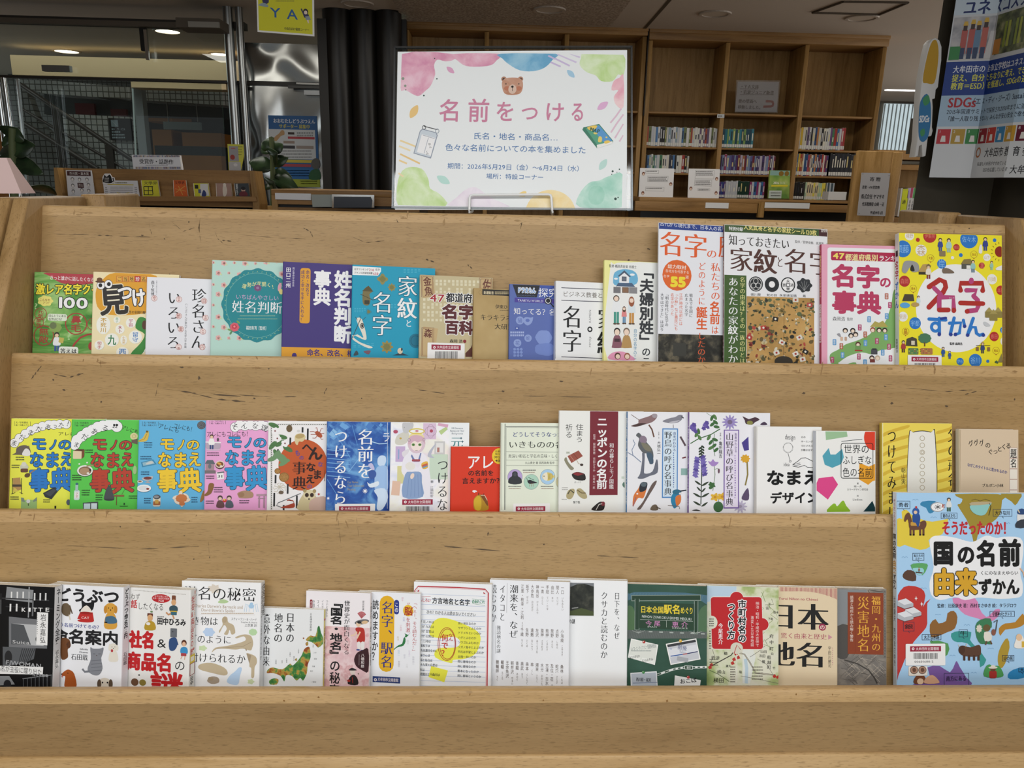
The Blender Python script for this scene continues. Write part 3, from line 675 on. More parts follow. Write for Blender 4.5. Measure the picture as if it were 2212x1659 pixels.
def person(x,y,h,top,legs,hair,lh=0):
    f.rect(x - h * .085,y - h * .5,x - h * .005,y - 4,legs);f.rect(x + h * .01,y - h * .5,x + h * .09,y - 4,legs);f.ell(x - h * .05,y - 4,h * .06,7,'5a4636');f.ell(x + h * .06,y - 4,h * .06,7,'5a4636')
    f.blob([(x - h * .1,y - h * .78),(x + h * .1,y - h * .78),(x + h * .15,y - h * .44),(x + h * .1,y - h * .42),(x - h * .1,y - h * .42),(x - h * .15,y - h * .44)],top,2)
    f.ell(x,y - h * .88 + lh * 6,h * .105,h * .11 + lh * 10,hair,n=14);f.ell(x,y - h * .87,h * .078,h * .085,'f0d8c4',n=12)
person(218,1108,270,'eceff0','4a9a8a','4a3a30');person(358,1108,250,'dbe6ea','c8924a','9a5a3c',2);person(290,1105,160,'e08a8a','5a8ab0','5a4030',1)
for x,c,hr in ((225,'8a5a68','2e2a2a'),(312,'b8925a','7a6a5c')):
    f.blob([(x - 25,1215),(x + 25,1215),(x + 48,1310),(x + 40,1325),(x - 42,1325),(x - 45,1300)],c,3);f.ell(x,1175,30,36,hr);f.ell(x,1182,23,28,'f0d8c4')
f.rect(200,1240,250,1270,'4a3038');f.blob([(150,1430),(180,1370),(280,1360),(360,1400),(380,1440)],'e39ab8');f.ell(230,1400,28,32,'5a3a30');f.ell(318,1402,28,32,'9a6048');f.ell(232,1405,20,22,'f0d8c4');f.ell(318,1406,20,22,'f0d8c4')
f.txt('「夫婦別姓」',430,560,562,1330,'33363a',1,.035);f.txt('のこ',450,1318,535,1490,'33363a',1,.02);f.txt('自分の名字のこ',375,1148,408,1430,'4a90b8',1,.005)
b = B['a12'];f = b.f
OR = 'e0602c'
f.poly([(595,160),(1460,205),(1460,275),(595,230)],'27408a');f.txt('古代から現代まで、日本人の名字の歴',622,192,1310,236,'e8ecf4',off=.008,tilt=2.2)
f.txt('名字',612,258,1060,500,OR,off=.002,serif=.022,tilt=2.4);f.txt('の',1045,415,1145,505,OR,off=.01,serif=.012);f.txt('歴史',1155,290,1460,510,OR,off=.002,serif=.022)
f.ell(776,658,134,142,'e0682c');f.txt('総力取材',690,560,862,602,'f6ece2',off=.015,tilt=2);f.txt('各地方を代表する',670,608,888,640,'f6e2d2',tilt=2);f.txt('名字',650,652,708,680,'f6e2d2');f.txt('選',852,658,884,690,'f6e2d2');f.txt('55',715,655,858,775,'f2dc38',off=.07)
f.txt('私たちの',1085,540,1175,890,OR,1,.012,serif=.01);f.txt('名前',1075,895,1172,1110,OR,1,.035);f.txt('は',1090,1120,1160,1200,OR,1,.01)
f.txt('どのように',970,535,1040,935,OR,1,.01,serif=.01);f.txt('誕生',952,945,1056,1160,OR,1,.035)
f.txt('戦乱で全国に',888,825,920,1045,'2a2a2c',1,.008,serif=.01);f.txt('広まった名字',846,825,880,1035,'2a2a2c',1,.008,serif=.01);f.txt('江戸時代以前には',795,822,828,1120,OR,1,.008);f.txt('「小林」など農民にも',752,815,785,1165,OR,1,.008);f.txt('名字があった',716,822,748,1030,OR,1,.008)
f.txt('「明治時代に名字の',665,815,698,1130,'2a2a2c',1,.008,serif=.01);f.txt('大半はできた」は誤り',622,818,655,1175,'2a2a2c',1,.008,serif=.01)
f.poly([(588,1195),(1460,1215),(1460,1620),(588,1620)],NM('dark_engraving',[(.4,'24241f'),(.52,'3c3a32'),(.66,'6a6350')],(1,1,1),55,4));f.rect(740,1280,860,1400,'3c3c36');f.line([(660,1300),(720,1240),(700,1330)],16,'2c2a22')
f.txt('したのか',962,1180,1040,1470,'d8603a',1,.012,serif=.01)
b = B['a13'];f = b.f
f.poly([(1205,180),(2080,222),(2080,297),(1205,258)],'415a33');f.poly([(2080,222),(2300,232),(2300,310),(2080,297)],'4a2c2e');f.txt('特別付録',1252,212,1382,250,Wh,off=.02,tilt=2);f.txt('人気武将と名字の家紋シール120枚',1390,212,2062,268,'eee08a',off=.015,tilt=2.2);f.txt('別冊宝島',2098,232,2246,266,'e8e0d8',off=.02)
f.txt('知っておきたい',1252,300,1812,405,'2a2422',off=.004,serif=.016,tilt=2);f.txt('監修／菅野俊輔、高澤等、森岡浩',1860,348,2220,376,'3a3434',off=.005,tilt=2)
f.txt('家紋',1255,405,1700,640,'54352f',off=.004,serif=.02,tilt=2.3);f.txt('と',1690,480,1755,590,'54352f',off=.01,serif=.015);f.txt('名字',1755,415,2215,660,'54352f',off=.004,serif=.02,tilt=2.3)
f.rect(1180,655,1412,1640,'44602f');f.txt('名字の由来は？その一族の印とは',1352,670,1402,1470,'e8e49a',1,.004,serif=.008);f.txt('あなたの家紋がわかる',1244,672,1340,1560,Wh,1,.008,serif=.01)
for x,st in ((1500,'徳川葵'),(1648,'蛇の目'),(1796,'永楽通宝銭'),(1945,'蔦')): f.txt(st,x - 16 * len(st),822 + (x - 1500) * .03,x + 16 * len(st),848 + (x - 1500) * .03,K_,off=.01)
f.ell(1500,738,66,70,'26292c');f.ring(1500,738,56,60,4,Wh)
for a in (90,210,330): f.ell(1500 + 26 * math.cos(math.radians(a)),738 - 28 * math.sin(math.radians(a)),24,26,'d8d8d6');f.ell(1500 + 26 * math.cos(math.radians(a)),738 - 28 * math.sin(math.radians(a)),19,21,'2c2f32')
f.ell(1648,742,66,70,'2a2d30');f.ell(1648,742,28,30,Wh)
f.ell(1796,746,66,70,'1f2022');f.ell(1796,746,56,60,Wh);f.rect(1780,730,1812,764,K_);f.rect(1786,736,1806,758,Wh)
for st,x,y in (('永',1796,712),('通',1832,748),('寳',1760,748),('樂',1796,784)): f.txt(st,x - 17,y - 17,x + 17,y + 17,K_,off=.02)
f.ell(1945,750,68,62,'33373a',wav=.1,wn=7,n=56)
for a in (40,65,90,115,140): f.line([(1945,800),(1945 + 60 * math.cos(math.radians(a)),800 - 92 * math.sin(math.radians(a)))],3,'9a9c9c')
f.poly([(1415,850),(2036,868),(2036,1640),(1415,1640)],NM('gold_screen',[(.36,'a8844a'),(.55,'c0985a'),(.7,'cda868')],(1,1,1),14,4))
rnd = random.Random(9);f.h += f.step
def speck(n,x0,y0,x1,y1,cols,a,b):
    for _ in range(n):
        x,y = rnd.uniform(x0,x1),rnd.uniform(y0,y1);q = rnd.uniform(a,b);h0 = f.h;f.h = h0 - f.step * rnd.randint(0,2)
        f.ell(x,y,q,q * rnd.uniform(.4,.9),rnd.choice(cols),rnd.uniform(0,180),7);f.h = h0
speck(90,1420,880,2030,1030,['5f6a48','4f5a40','8a7a4a','d6c498','3f4438'],6,26);speck(170,1420,1120,2030,1500,['4a5238','5f5a3a','2f3028','8a3a32','d8d2bc','6a5a38','c8b88a','b04a40'],6,24);speck(40,1440,1030,2000,1120,['6a7048','3a3c30','d8d0b8'],5,16)
for x,y,c in ((1570,1140,'b8443a'),(1440,1230,'a83a34'),(1995,930,'b05048'),(1865,1380,'e4e0d4'),(1930,1430,'e4e0d4'),(1690,1370,'dcd8cc'),(1900,1230,'dcd8cc'),(1865,885,'d8d4c8'),(1740,1275,'e4e0d4'),(1680,1060,'26241f'),(1955,1360,'26241f')): f.rect(x - 26,y - 20,x + 26,y + 20,c,4,rnd.uniform(-30,30));f.ell(x,y,10,10,'a83a34' if c > 'd' else 'e4e0d4')
f.line([(1760,880),(1755,1480)],4,'6a4a2a');f.ell(1755,1450,84,50,'38332a')
b.spine('家紋と名字',1200,500,1480,'d8c8b8')
b = B['a14'];f = b.f
f.rect(220,445,1100,1800,'eef0f1',24);f.rect(255,482,1000,572,'b0284c',14);f.txt('47',275,478,392,556,'f2df6a',off=.05);f.txt('都道府県別',395,500,722,572,'f4e6a0',off=.025);f.txt('ランキング',730,515,1010,576,Wh,off=.02)
PK = 'bb3d62'
f.txt('名字',258,605,745,840,PK,off=.045,tilt=.6);f.txt('の',735,725,855,840,PK,off=.045);f.txt('事典',262,870,755,1100,PK,off=.045,tilt=.6)
f.txt('森岡浩',268,1122,395,1168,'4a4446',off=.004);f.txt('監修',412,1132,472,1166,'4a4446',off=.004)
GM = '7fae66'
f.blob([(245,1500),(330,1450),(400,1400),(520,1360),(640,1300),(690,1230),(780,1200),(850,1020),(880,860),(960,880),(960,1360),(860,1440),(740,1460),(660,1500),(560,1480),(420,1520),(300,1600),(250,1580)],GM);f.blob([(245,1600),(330,1590),(340,1690),(250,1690)],GM);f.blob([(410,1600),(500,1580),(500,1650),(410,1640)],GM)
for x,y,c,st in ((807,922,'b5654a','伊藤'),(840,1010,'b03a6a','佐々'),(633,1150,'5a9cd0','柴田'),(808,1120,'5a9cd0','鈴木'),(540,1232,'b03a6a','清水'),(594,1302,'b5654a','松本'),(596,1388,'5a9cd0','山本'),(710,1368,'b03a6a','清水'),(800,1330,'5a9cd0','中村'),(830,1425,'b03a6a','渡辺'),(288,1378,'5a9cd0','藤原'),(356,1418,'b5654a','坂本'),(368,1508,'5a9cd0','藤井'),(530,1522,'b03a6a','岡村'),(768,1482,'5a9cd0','近藤'),(845,1540,'b03a6a','高橋'),(266,1555,'b03a6a','村上'),(592,1580,'5a9cd0','山田')):
    f.rect(x - 18,y - 30,x + 18,y + 30,c,6);f.txt(st,x - 11,y - 25,x + 11,y + 25,'f2f2f2',1)
f.poly([(640,1228),(690,1170),(730,1185),(770,1165),(820,1228)],'b3a656')
for x,y,c in ((395,1262,'2a2422'),(470,1262,'2a2422'),(452,1312,'2a2422'),(498,1302,'3a2e28'),(668,1255,'a0503a'),(732,1258,'3a2a26'),(788,1260,'3a2a26'),(522,1400,'5a3a2a'),(660,1535,'3a2a26'),(716,1535,'c8b49a')): f.ell(x,y,26,26,c);f.ell(x,y + 6,17,17,'efdcc8')
f.rect(495,1415,550,1455,'6f9a58',8);f.rect(490,1455,565,1468,'a83a34');f.rect(652,1450,715,1500,'4a4c52');f.rect(662,1440,706,1456,'33363a');f.rect(640,1548,690,1580,'7a3a34');f.blob([(310,1300),(340,1290),(350,1330)],'9a9aa0');f.rect(345,1325,372,1365,'d8b8a0',8);f.rect(388,1325,412,1365,'c8a890',8)
b.spine('47都道府県別ランキングがわかる！',140,450,960,'f0d98a',size=.0058);b.spine('名字の事典',140,1000,1380,'b3274f',size=.0062,bg='efe6e8')
b = B['a15'];f = b.f
f.ell(1500,1040,400,438,'f0f1f2',n=64)
BL,RE = '2f78c4','b3302c'
for x,y,q,c,st in ((1035,318,46,'w','磯野'),(1237,322,66,'r','伊集院'),(1627,355,88,'b','佐々木'),(1118,360,20,'r',''),(1997,352,34,'w','岡'),(1882,364,18,'b',''),(968,450,82,'b','須藤'),(1150,465,56,'w','森'),(1502,434,32,'r','織田'),(1546,512,19,'b',''),(1463,538,16,'w',''),(1355,600,46,'b','岸'),(1805,535,36,'w','山下'),(1754,616,30,'r','溝'),(2040,574,22,'r',''),(2018,714,66,'b','奥山'),(1856,752,50,'w','川崎'),(985,772,54,'r','森岡'),(1944,862,46,'r','本田'),(2018,936,18,'b',''),(970,1125,48,'w','菅原'),(1090,1190,58,'b','宇都'),(1877,1322,46,'r','春田'),(1985,1370,46,'w','岬'),(1968,1258,32,'b','西'),(1690,1560,64,'b','谷川'),(1538,1570,36,'b','伊谷'),(1814,1568,16,'b',''),(2040,1482,28,'r','')):
    f.ell(x,y,q,q * 1.03,{'w': 'ebece8','r': RE,'b': BL}[c])
    if st: n = len(st);f.txt(st,x - q * .78,y - q * 1.1 / n,x + q * .78,y + q * 1.1 / n,{'w': 'c9a878','r': 'd67a6a','b': '8fc0ee'}[c],0,.005)
for x,y,st in ((1245,542,'大富'),(1676,505,'白山'),(1072,845,'清水'),(996,1272,'畠'),(1997,1040,'鈴木'),(1896,1462,'向山')): f.ring(x,y,35,37,3,'a8802a');f.txt(st,x - 22,y - 22 / len(st) * 1.4,x + 22,y + 22 / len(st) * 1.4,'b06a20',off=.01);f.ell(x,y + 40,5,6,'a8402a')
f.ell(1932,478,48,54,'8e2a1c')
for a in range(0,360,24): f.line([(1932 + 70 * math.cos(math.radians(a)),478 + 76 * math.sin(math.radians(a))),(1932 + 88 * math.cos(math.radians(a)),478 + 96 * math.sin(math.radians(a)))],5,'7a6a1c')
def thick(pts,w,c): f.line(pts,w,c);f.ell(*pts[0],w / 2,w / 2,c);f.ell(*pts[-1],w / 2,w / 2,c)
R1,R2 = 'b0302a','b8487c'
thick([(1230,828),(1335,757),(1385,780),(1395,830),(1370,880),(1228,1030)],50,R1);thick([(1280,840),(1345,905)],44,R2)
for a,c in (([(1330,950),(1330,1050)],R2),([(1330,932),(1470,932),(1475,1060)],R2),([(1330,1058),(1420,1058)],R1)): thick(a,46,c)
f.ell(1475,1062,24,26,R1)
thick([(1542,862),(1542,792),(1762,792),(1762,865)],48,R1);thick([(1650,760),(1650,775)],46,R2);thick([(1600,862),(1700,862),(1672,920)],44,R2);thick([(1672,920),(1712,960),(1722,1010),(1700,1060),(1610,1070)],46,R2);thick([(1540,988),(1765,995)],44,R1);f.ell(1608,1072,24,24,R1);f.ell(1645,775,22,26,R2)
B1,B2 = '2f7ccc','2a3f94'
thick([(1228,1148),(1395,1158)],32,B1);thick([(1330,1140),(1332,1300)],32,B1);f.ring(1292,1228,54,56,30,B1);thick([(1348,1145),(1395,1138)],26,B2);f.ell(1330,1300,18,20,B2)
thick([(1432,1190),(1545,1185),(1530,1290),(1490,1300)],32,B1);thick([(1478,1138),(1440,1300)],32,B1);thick([(1570,1160),(1582,1218)],30,B1);f.ell(1582,1220,18,18,B2);f.ell(1445,1302,18,18,B2);f.ell(1490,1302,18,18,B2)
thick([(1668,1142),(1610,1308)],32,B1);thick([(1610,1308),(1650,1228),(1690,1230),(1700,1290),(1730,1310),(1765,1300)],32,B1);f.ell(1612,1308,18,18,B2);f.ell(1768,1308,18,18,B2)
f.txt('監修 森岡浩',1434,1380,1560,1408,K_,off=.02);f.txt('みょう',1425,930,1482,946,Wh)
f.fig(1340,472,130,'3a4c94','3a4c94');f.fig(1425,485,140,'a9cfd0','9ac0c0');f.rect(1330,470,1392,525,'8a7a5a',8);f.fig(1788,468,135,'37488e','37488e');f.blob([(1730,420),(1752,412),(1756,490),(1722,490)],'e8e8e6')
f.blob([(960,640),(985,575),(1060,570),(1120,600),(1125,670),(1060,680),(1040,630),(1000,690),(962,680)],'9a9a98');f.blob([(1042,640),(1060,606),(1082,650),(1080,672),(1045,668)],'2a2a2a')
f.poly([(1118,680),(1165,605),(1210,600),(1240,680)],'b99a5a');f.rect(1125,680,1200,706,'3a3428');f.fig(1222,748,140,'e8e0d0','8a3a3a',hat='7a6a4a')
f.poly([(1545,600),(1575,555),(1640,550),(1665,600)],'8a7a4a');f.rect(1552,600,1640,650,'5a5a52');f.rect(1600,615,1640,650,'e8e8e0');f.fig(1665,685,125,'9ac8c0','5a7a90')
f.blob([(1360,650),(1400,640),(1450,660),(1478,690),(1400,694),(1365,690)],'7a6a5a');f.fig(1850,660,90,'9ac8b0','9ac8b0');f.blob([(1895,640),(1960,615),(1965,660),(1900,662)],'ebebe6')
f.poly([(960,970),(985,900),(1070,902),(1082,970)],'4a4434');f.ell(988,1012,50,28,'5aa4d8');f.fig(1122,1015,100,'d0e4e8','d0e4e8');f.ell(1090,1005,40,22,'b99a5a')
for x in (1825,1915,1868): f.poly([(x - 42,1080 if x != 1868 else 1100),(x,1030 if x != 1868 else 1050),(x + 42,1080 if x != 1868 else 1100)],'a89a5a');f.rect(x - 40,1075 if x != 1868 else 1098,x + 40,1135 if x != 1868 else 1165,'8f8248',8)
f.fig(1990,1215,110,'e0d8c8','8a8a8a',hat='8a7a4a');f.blob([(1770,1178),(1800,1180),(1838,1215),(1800,1222),(1775,1205)],'c8ccd0')
f.poly([(995,1415),(1005,1345),(1060,1325),(1105,1345),(1112,1420)],'4a4638');f.rect(1050,1365,1085,1405,'d8d0b8');f.ell(1184,1340,64,50,'4a7a5a',wav=.06,wn=9);f.rect(1178,1380,1190,1420,'6a4a30');f.fig(972,1480,120,'a8403a','5a3a34')
f.rect(1020,1438,1122,1500,'5f8a52',10);f.rect(1145,1438,1262,1500,'b07a4a',10)
for i in range(24): f.ell(1030 + (i % 8) * 28,1450 + (i // 8) * 18,6,6,['3a6a40','b03a3a','d8c04a'][i % 3],n=6);f.h -= f.step
f.fig(1368,1525,100,'2f5a9c','2f5a9c');f.fig(1432,1545,80,'3a5aa0','3a5aa0');f.fig(1760,1490,110,'3a4a7a','4a4a50',hat='b99a5a');f.line([(1695,1412),(1835,1412)],5,'4a3a28');f.rect(1694,1425,1722,1465,'8a6a40',5);f.rect(1806,1428,1834,1470,'8a6a40',5)
f.poly([(1910,1580),(1950,1490),(1995,1580)],'8f8250');f.blob([(1880,1580),(1900,1560),(1915,1590)],'4a6a4a')
b.sticker(1018,1508,1355,1720,band=(1055,1525,1322,1572),bar=2)
b.spine('名字',895,560,745,'a83048',size=.011,off=.03);b.spine('ずかん',895,770,1040,'2f6ab8',size=.011,off=.03);b.spine('監修森岡浩',895,1340,1480,'3a3a3a',size=.006)
b.s.put([(.004,b.f.uv(935,520).y),(.011,b.f.uv(935,520).y),(.011,b.f.uv(935,460).y),(.004,b.f.uv(935,460).y)],[(0,1,2,3)],'3a2a26')
# ---------------------------------------------------------------- printed covers, middle tier
def mono(b,off,col,bub,sub,things):
    """shared layout of the four chunky-title books; off = (dx, dy, scale) onto the yellow book's crop"""
    f = b.f;dx,dy,k = off
    X = lambda x: x * k + dx
    Y = lambda y: y * k + dy
    T = lambda st,x0,y0,x1,y1,rot=0: f.txt(st,X(x0),Y(y0),X(x1),Y(y1),col,off=.03,out='26303a',ow=5 * k,rot=rot)
    f.line([(X(150),Y(145)),(X(150),Y(192))],3,'3a3a3a');f.line([(X(315),Y(147)),(X(315),Y(192))],3,'3a3a3a');f.txt('文／杉村喜光',X(162),Y(146),X(292),Y(168),'3a3a3a',off=.01);f.txt('絵／大崎メグミ',X(162),Y(174),X(302),Y(194),'3a3a3a',off=.01)
    T('モ',322,306,490,450);T('ノ',505,322,600,450);T('の',600,325,750,445)
    T('な',305,458,455,625);T('ま',462,455,625,632);T('え',622,455,765,615)
    T('事',302,625,515,880,-2);T('典',518,622,765,890,-4)
    f.txt('じ',X(490),Y(650),X(510),Y(675),'2a2a2a');f.txt('てん',X(692),Y(630),X(735),Y(648),'2a2a2a')
def bubble(f,pts,r,words):
    for (x,y) in pts: f.h += 0;f.ell(x,y,r + 4,r + 4,'2e2e30',n=18);f.h -= f.step
    f.h += f.step
    for (x,y) in pts: f.ell(x,y,r,r,'f2f3f4',n=18);f.h -= f.step * .9
    f.h += f.step * 2
    for ch,x,y,q in words: f.txt(ch,x - q,y - q,x + q,y + q,'1c1c1e',off=.006,rot=18)
b = B['b1'];f = b.f
bubble(f,[(150,370),(200,320),(262,275),(320,240),(378,215),(440,195),(505,180),(560,180),(620,175),(690,175)],46,[('ま',148,370,34),('だ',232,310,34),('ま',320,262,34),('だ',405,225,34),('あ',500,205,34),('っ',575,190,26),('た',638,185,32),('！',722,175,34)])
f.txt('アレに',600,255,790,295,K_,off=.004);mono(b,(0,0,1),'2f7bc8',None,None,None)
f.blob([(128,490),(165,470),(175,420),(230,395),(290,400),(318,450),(300,500),(200,492)],'6a6058');f.blob([(235,470),(270,425),(310,450),(312,500),(240,500)],'e4e2de');f.poly([(236,410),(250,390),(262,412)],'6a6058');f.poly([(288,412),(302,395),(308,420)],'6a6058')
f.lines(165,512,262,2,24,12,'4a4a3a');f.lines(122,596,210,2,22,10,'4a4a3a')
f.ell(252,620,44,36,'c9cab8',wav=.08,wn=7);f.ell(250,590,26,24,'d6d6c8');f.rect(215,635,292,675,'6b4c3a',12);f.line([(372,645),(290,700)],9,'a57a4c');f.ell(285,705,30,22,'5f4a34',-20)
f.poly([(135,735),(210,728),(222,850),(140,880)],'b5905a');f.rect(132,800,228,824,'4a4238');f.poly([(140,880),(195,868),(150,830)],'d9c85a')
for x in (130,225): f.line([(x,735),(x,900)],6,'3a342c')
f.line([(115,900),(160,885)],5,'3a342c');f.line([(205,885),(240,895)],5,'3a342c')
f.poly([(448,890),(560,830),(618,852),(535,955),(468,930)],'33373a');f.poly([(468,895),(555,848),(590,858),(525,925)],'484c50');f.line([(590,860),(615,838)],22,'4a8ac8')
f.lines(110,925,205,2,22,11,'4a4a3a');f.lines(450,955,525,2,22,10,'4a4a3a')
f.rect(220,960,384,1060,'9cbf7a',14);f.poly([(220,935),(248,940),(262,985),(222,975)],'7d8f80');f.poly([(350,960),(385,930),(384,970),(345,985)],'7d8f80');f.ell(295,975,20,20,'d6d8d8');f.line([(296,995),(297,1022)],9,'4a5a3a');f.ell(712,985,22,30,'5a6070');f.rect(568,1022,584,1050,K_)
b = B['b2'];f = b.f
bubble(f,[(775,385),(800,340),(850,300),(905,262),(960,235),(1015,205),(1070,190),(1130,180),(1190,180),(1215,200)],56,[('ま',795,388,32),('だ',882,305,36),('あ',985,250,36),('る',1095,215,36),('!',1185,190,30),('!',1212,190,30)])
f.txt('アレにも',1262,205,1440,260,K_,off=.004,rot=18);f.txt('コ',1395,225,1432,258,K_,off=.004)
f.ell(1392,300,40,36,'d8cf9a');f.ring(1392,300,20,18,4,'b8a05a');f.poly([(1365,340),(1430,325),(1430,385),(1368,370)],'6a5a50')
mono(b,(630,4,1),'b84430',None,None,None)
f.rect(760,450,850,535,'e2d3ad',8);f.poly([(770,450),(800,432),(880,436),(850,456)],'5a3a28');f.poly([(850,456),(880,438),(876,510),(848,536)],'7a4a30');f.lines(888,438,975,2,24,12,'2f4a2a')
f.ell(884,660,84,60,'4a5a4a');f.ell(884,656,82,57,'e8e8e2');f.ell(885,658,66,44,'8a6a50');f.ell(880,662,54,34,'b09070');f.ell(915,684,14,10,'e8e4d8');f.ell(938,650,10,14,'2a2a2a');f.line([(900,610),(975,600)],14,'a88a68');f.ell(825,588,9,8,Wh);f.ell(906,574,9,8,Wh)
f.lines(750,700,850,3,23,11,'2f4a2a');f.rect(770,860,828,962,'cfe0dc',14);f.rect(784,800,814,870,'a8c4c0',10);f.ell(800,795,14,12,'3a6a7a');f.rect(776,880,822,940,'e8e4e0');f.txt('ラムネ',786,884,812,938,'a8403a',1,.01);f.lines(850,855,935,3,24,11,'2f4a2a')
f.blob([(1085,960),(1095,880),(1110,840),(1134,815),(1160,840),(1172,880),(1184,960)],'4b4f52',4);f.rect(1085,950,1184,962,'3a3d40');f.ring(1134,815,12,12,5,'3a3d40')
f.line([(1186,918),(1290,918)],20,'8a5f3e');f.line([(1212,925),(1210,1015)],8,'7a5034');f.line([(1185,840),(1212,905)],3,'5a5a3a');f.line([(1305,838),(1265,905)],3,'5a5a3a');f.lines(1338,915,1432,2,22,11,'2f4a2a');f.lines(995,905,1075,3,24,11,'2f4a2a')
f.txt('1',1262,985,1305,1015,'25402a',off=.02);f.line([(1245,1025),(1328,1025)],5,'25402a');f.poly([(862,990),(1020,978),(1020,1080),(865,1080)],'4a4f50');f.rect(872,998,938,1080,'c9dfe6');f.rect(948,995,1008,1080,'dceaf0');f.ell(1402,650,20,45,'a8c48a')
b = B['b3'];f = b.f
f.txt('アレにも',1640,185,1868,245,K_,off=.004,rot=14);f.txt('コレにも！',1800,180,2025,240,K_,off=.004,rot=12)
f.ell(2092,186,44,42,'55585c');f.ring(2092,186,34,32,4,'7d8084');f.ring(2092,186,20,18,4,'7d8084')
mono(b,(1330,2,1),'f0ca36',None,None,None)
f.blob([(1432,345),(1480,320),(1510,270),(1530,245),(1545,250),(1545,300),(1520,350),(1440,358)],'d8bb55');f.line([(1440,350),(1500,330),(1530,270)],6,'a8863a');f.rect(1518,242,1540,262,'6a5a2a')
f.lines(1498,362,1585,3,23,10,'2a5070');f.lines(1460,505,1580,2,24,11,'2a5070');f.poly([(1465,570),(1590,540),(1628,590),(1478,620)],'3f8ab0');f.poly([(1480,575),(1580,550),(1608,585),(1490,608)],'8fb8c8');f.blob([(1510,590),(1560,560),(1600,570),(1560,590)],'c8ccc8')
f.lines(1465,665,1560,2,24,11,'2a5070');f.blob([(1475,735),(1530,720),(1590,715),(1575,750),(1530,762),(1490,755)],'b9bcc0');f.ell(1535,735,42,16,'7a3a34');f.rect(1525,755,1545,780,'a8abb0');f.ell(1538,780,28,8,'a8abb0')
f.ell(1455,770,32,14,'d8d8d4');f.ell(1455,768,18,8,'8a6a4a');f.ell(1496,842,77,40,'3a4a58');f.ell(1496,840,75,38,'eff0f0');f.ell(1490,838,54,24,'dcdfe0');f.ell(1536,846,16,10,'8a3a30')
f.rect(1590,920,1668,1030,'d8d4c4',16);f.ell(1630,930,38,24,'4a4c50');f.ell(1626,928,26,15,'8d9094');f.rect(1592,975,1666,1015,'a06038',6);f.rect(1610,960,1648,1000,'c8a04a',6);f.lines(1498,940,1575,3,23,11,'2a5070');f.lines(1990,930,2060,3,23,11,'2a5070')
for a in range(0,360,60): f.ell(1886 + 60 * math.cos(math.radians(a + 20)),950 + 46 * math.sin(math.radians(a + 20)),38,20,'e8d8c4',-(a + 20))
f.ell(1886,945,60,44,'c77844',wav=.05,wn=10);f.ell(1892,1000,30,22,'c77844');f.blob([(2110,870),(2130,870),(2118,950),(2085,985),(2080,960)],'9a7440')
b = B['b4'];f = b.f
bubble(f,[(400,220),(450,195),(510,205),(570,195),(630,205),(690,195),(740,210)],52,[('そ',398,212,40),('ん',505,205,36),('な',625,205,36),('理',725,230,38)])
f.txt('アレにもコレにも！',82,262,578,330,K_,off=.004,tilt=-1)
mono(b,(-38,-18,1.06),'3596cf',None,None,None)
f.ell(160,470,82,12,'d6b8d0');f.rect(75,390,240,465,'b8a8b8',30);f.fig(140,465,165,'f0efec','3a4a7a',hair='4a342a');f.line([(70,385),(245,392)],12,'f0f0ee');f.ell(210,358,12,20,'5a4a52')
f.lines(88,500,230,2,26,11,'4a3a48');f.poly([(62,625),(90,585),(155,585),(180,630)],'5f6a70');f.rect(75,630,168,700,'a88a92');f.ell(120,655,18,26,'6a7478');f.rect(62,700,185,735,'7a7072',4)
f.ell(232,640,52,46,'5a4038');f.ell(232,632,50,40,'e8dcc8');f.ell(232,632,40,30,'7a4a34');f.ell(225,625,26,12,'d8a44a',20);f.ell(245,652,16,10,'e8e0d0')
f.rect(198,715,275,800,'f0f0ee',4,-8);f.rect(202,716,280,730,'6a6a70',0,-8);f.txt('31',205,742,262,786,'2a2a2e',off=.03);f.lines(78,758,180,2,24,11,'4a3a48')
f.blob([(112,848),(165,850),(155,910),(130,960),(75,985),(60,970),(95,930)],'8a6238',4);f.lines(165,885,268,3,24,11,'4a3a48');f.lines(75,1035,175,2,24,11,'4a3a48')
f.blob([(430,950),(500,925),(580,935),(605,970),(580,1005),(460,1008),(435,985)],'ab8a6c',4);f.ell(470,970,34,28,'9a7858');f.lines(448,1030,560,2,24,11,'4a3a48')
for x,c in ((235,'6a4a4c'),(335,'55606a')): f.blob([(x - 40,1110),(x - 30,1045),(x,1030),(x + 36,1050),(x + 44,1110)],c,3);f.ell(x,1005,28,28,'4a3a34');f.ell(x,1014,20,18,'e6c8b4')
f.ell(285,1035,24,20,'c83a34');f.ell(282,1025,14,10,'e0c85a');f.rect(638,962,750,985,'b0909c');f.rect(660,985,676,1115,'a58894');f.rect(715,985,730,1115,'a58894');f.rect(655,1005,735,1016,'a58894')
b = B['b5'];f = b.f
f.rect(766,152,1420,178,'f3f1ef');f.line([(795,190),(1440,190)],12,'6f7068');f.line([(805,185),(805,1180)],14,'6f7068')
for i in range(40): f.ell(806,200 + i * 24,5,8,'e6e6e2',n=6);f.h -= f.step
for i in range(26): f.ell(820 + i * 24,190,8,5,'e6e6e2',n=6);f.h -= f.step
f.ell(1155,640,272,285,'c2592a',n=56)
for x,y,a in ((830,200,20),(900,400,-30),(985,460,30),(920,330,10),(860,520,60),(820,420,-50)): f.ell(x,y,62,26,'4f7a48',a);f.line([(x - 50,y),(x + 50,y)],3,'35592f')
for x,y in ((845,262),(870,345),(955,400)):
    for k in range(5): f.ell(x + 24 * math.cos(k * 1.257),y + 24 * math.sin(k * 1.257),22,18,'f2f0f0',n=10);f.h -= f.step * .5
    f.ell(x,y,10,10,'8a5a5a')
